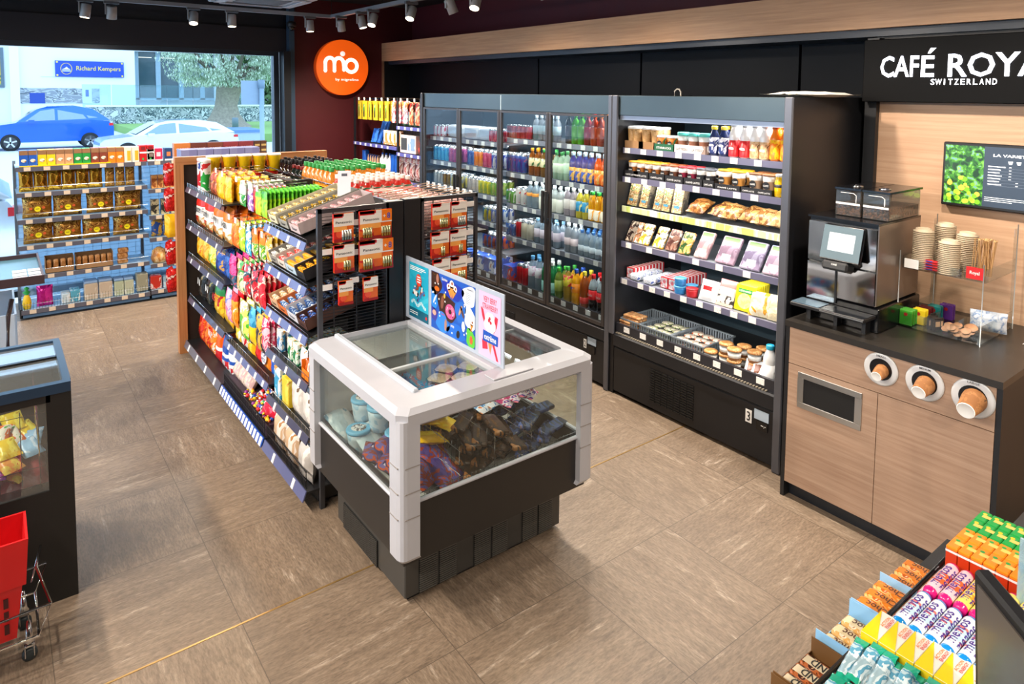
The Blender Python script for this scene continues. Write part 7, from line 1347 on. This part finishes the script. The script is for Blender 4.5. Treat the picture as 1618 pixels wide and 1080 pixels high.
# olive tree
ot = thing('olive_tree', 'old olive tree with thick gnarled trunk and silvery crown', 'tree', (10.9, 42, -.05))
tk = MB(); n = 16; rings = [(1.55, 0), (1.1, .25), (.8, .7), (.62, 1.2), (.60, 1.7), (.72, 2.1), (.75, 2.4)]
vs = [(r_ * (1 + .22 * noise.noise(Vector((math.cos(2 * PI * i / n) * 2, math.sin(2 * PI * i / n) * 2, z * 1.5)))) * math.cos(2 * PI * i / n) + z * .12, r_ * math.sin(2 * PI * i / n), z) for r_, z in rings for i in range(n)]
tk.add(vs, [(k * n + i, k * n + (i + 1) % n, (k + 1) * n + (i + 1) % n, (k + 1) * n + i) for k in range(len(rings) - 1) for i in range(n)] + [tuple((len(rings) - 1) * n + i for i in range(n))], pm('948a7c', .9, vary=.5, bump=4), True)
for k in range(11): a = k * .62; tk.tube([(.3, 0, 2.2), (.3 + .8 * math.cos(a), .8 * math.sin(a), 2.9), (.3 + 2.2 * math.cos(a), 1.6 * math.sin(a), 3.7 + (k % 3) * .5)], [.28, .16, .05], pm('6b6458', .9), 6)
tk.obj('trunk', ot)
lf = MB(); OL = [pm(c, .6) for c in ('c4d4bc', 'b0c4a8', 'dce8d8', '9cb094')]
CLM = [(rnd.uniform(0, 2 * PI), rnd.uniform(-1, 1), rnd.uniform(.3, 1) ** .5) for k in range(95)]
for k in range(21000):
    a, q, r_ = CLM[k % 95]; a += rnd.gauss(0, .10); q = max(-1, min(1, q + rnd.gauss(0, .13))); r_ *= rnd.uniform(.8, 1.12)
    c_ = Vector((.1 + 3.5 * r_ * math.cos(a) * math.sqrt(1 - q * q), 2.0 * r_ * math.sin(a), 3.85 + 1.9 * q * r_ + .5 * noise.noise(Vector((a, q * 3, 0)))))
    if c_.z < 2.3: c_.z += 1
    T = Matrix.Translation(c_) @ Matrix.Rotation(rnd.uniform(0, 6), 4, 'Z') @ Matrix.Rotation(rnd.uniform(-1.5, 1.5), 4, 'X')
    lf.add([(-.025, 0, 0), (0, 0, -.10), (.025, 0, 0), (0, 0, .10)], [(0, 1, 2, 3)], OL[k % 4], T=T)
lf.obj('foliage', ot)
bt = MB()
for k in range(5000):
    T = Matrix.Translation((rnd.uniform(15.6, 26), rnd.uniform(55, 57), rnd.uniform(-.4, 7) )) @ Matrix.Rotation(rnd.uniform(0, 6), 4, 'Z') @ Matrix.Rotation(rnd.uniform(-1.5, 1.5), 4, 'X'); bt.add([(-.2, 0, 0), (0, 0, -.3), (.2, 0, 0), (0, 0, .3)], [(0, 1, 2, 3)], pm('5c7c50', .8), T=T)
o = bt.obj('background_trees'); tag(o, 'dark green trees behind the olive tree at the right', 'trees', kind='stuff')
def car(name, label, x, y, L, col, rz=0, roofz=1.6):
    t = thing(name, label, 'car', (x, y, GZ), rz); p = pm(col, .18, .5, coat=.8); gl_ = pm('7c929e', .06, .5, coat=.8); h = roofz / 1.6  # window colour lightened to imitate reflected light
    low = [(0, .35), (.05, .75), (.18, .88), (.95, .98), (1.15, 1.02), (3.6, 1.08), (4.25, 1.02), (4.42, .8), (4.42, .4), (4.2, .3), (.2, .28)]
    low = [(a * L / 4.42, b * h) for a, b in low]; m_ = MB().prism(low, -.0, 1.75, p)
    cab = [(1.05, 1.0), (1.75, 1.48), (2.1, 1.58), (3.1, 1.6), (3.7, 1.48), (4.3, 1.05)]; cab = [(a * L / 4.42, b * h) for a, b in cab]
    n = len(cab); vs = []
    for yy, sh in ((.02, 0), (.18, 1), (1.57, 1), (1.73, 0)):
        for (a, b) in cab: vs.append((a, (.02 if yy < .5 else 1.73) if b < 1.2 * h else (.17 if yy < .5 else 1.58), b))
    m_.add(vs[:n] + vs[3 * n:], [tuple(range(n)), tuple(range(2 * n - 1, n - 1, -1))] + [(i, i + n, (i + 1) % n + n, (i + 1) % n) for i in range(n)], p)
    m_.obj('body', t)
    s_ = L / 4.42
    for (q, nm) in (([(1.35, 1.05), (1.86, 1.42), (2.35, 1.5), (2.35, 1.08)], 'side_window'), ([(2.45, 1.08), (2.45, 1.5), (3.15, 1.5), (3.45, 1.12)], 'side_window'), ([(3.52, 1.14), (3.3, 1.46), (3.55, 1.40), (3.85, 1.16)], 'side_window')):
        f = lambda b: (.02 + (.15) * max(0, (b * h - 1.02 * h) / (.46 * h))) - .012
        MB().add([(a * s_, f(b), b * h) for a, b in q], [tuple(range(len(q)))], gl_).obj(nm, t)
    MB().add([(1.12 * s_, .12, 1.06 * h), (1.12 * s_, 1.63, 1.06 * h), (1.72 * s_, 1.5, 1.47 * h), (1.72 * s_, .25, 1.47 * h)], [(0, 1, 2, 3)], gl_, T=Matrix.Translation((-.015, 0, .01))).obj('windscreen', t)
    for a in (.85, 3.55):
        for yy in (-.02, 1.6):
            T = Matrix.Translation((a * s_, yy + .08, .33)) @ Matrix.Rotation(PI / 2, 4, 'X')
            w = MB().lathe([(.25, -.1), (.33, -.08), (.34, .08), (.25, .1)], pm('1c1c1e', .8), 24, T=T).obj('wheel', t)
            r_ = MB()
            for k in range(5): r_.box(-.03, .03, -.045, -.03, 0, .22, CHROME, T=Matrix.Translation((a * s_, yy, .33)) @ Matrix.Rotation(k * 2 * PI / 5, 4, 'Y'))
            r_.disc(a * s_, .33, .23, yy - .027, pm('3c3c40', .4), 20).disc(a * s_ + .1, .36, .04, yy - .04, RED, 8).obj('rim', w)
    MB().box(4.25 * s_, 4.4 * s_, -.01, .2, .85 * h, .95 * h, RED).obj('tail_lamp', t); MB().box(1.45 * s_, 1.65 * s_, -.14, .0, .98 * h, 1.1 * h, p).obj('mirror', t)
    return t
car('blue_suv', 'blue suv parked across the street under the blue sign', -.25, 34, 4.5, '1d62d0', 0, 1.80)
car('white_car', 'white car parked behind the window shelf, right of the blue suv', 2.9, 27, 4.6, 'dde6ee', 0, 1.42)
car('dark_car', 'dark grey car partly hidden at the left edge behind the blue suv', -5.2, 39, 4.5, '5c6670', 0, 1.7)
car('white_van', 'white car close to the window at the far left', -4.0, 10.5, 4.3, 'eef2f6', 0, 1.75)
pl = MB().box(8.1, 9.95, 0, 2.5, GZ, .16, pm('a7b6c2', .7)).box(8.05, 10.0, -.05, 2.55, .16, .28, pm('5c7fa8', .5)).box(8.2, 8.5, -.07, 0, -.2, .1, pm('d8c888', .6)).obj('planter_wall'); pl.location = (0, 32, 0); tag(pl, 'blue grey low planter wall at the right of the window', 'planter')
sgp = thing('street_sign', 'grey street sign on a round post at the right of the window', 'street sign', (8.7, 28, GZ))
MB().tube([(0, 0, 0), (0, 0, 2.95)], .09, pm('8fa4b4', .4), 10).lathe([(.13, 2.6), (.13, 2.95)], pm('6c8090', .4), 12).obj('post', sgp); MB().box(-.75, .1, .1, .15, 1.95, 2.9, pm('8494a4', .5)).obj('plate', sgp)
for x, y, h, l in ((9.3, 38, .62, 'grey bollard light to the right of the olive trunk'), (8.0, 40, .5, 'pale grey bollard left of the olive trunk')):
    o = MB().lathe([(.16, 0), (.16, h), (.14, h + .04)], pm('6c7c88', .5), 14).obj('bollard'); o.location = (x + 1.1 if x > 9 else x, y, -.05); tag(o, l, 'bollard')
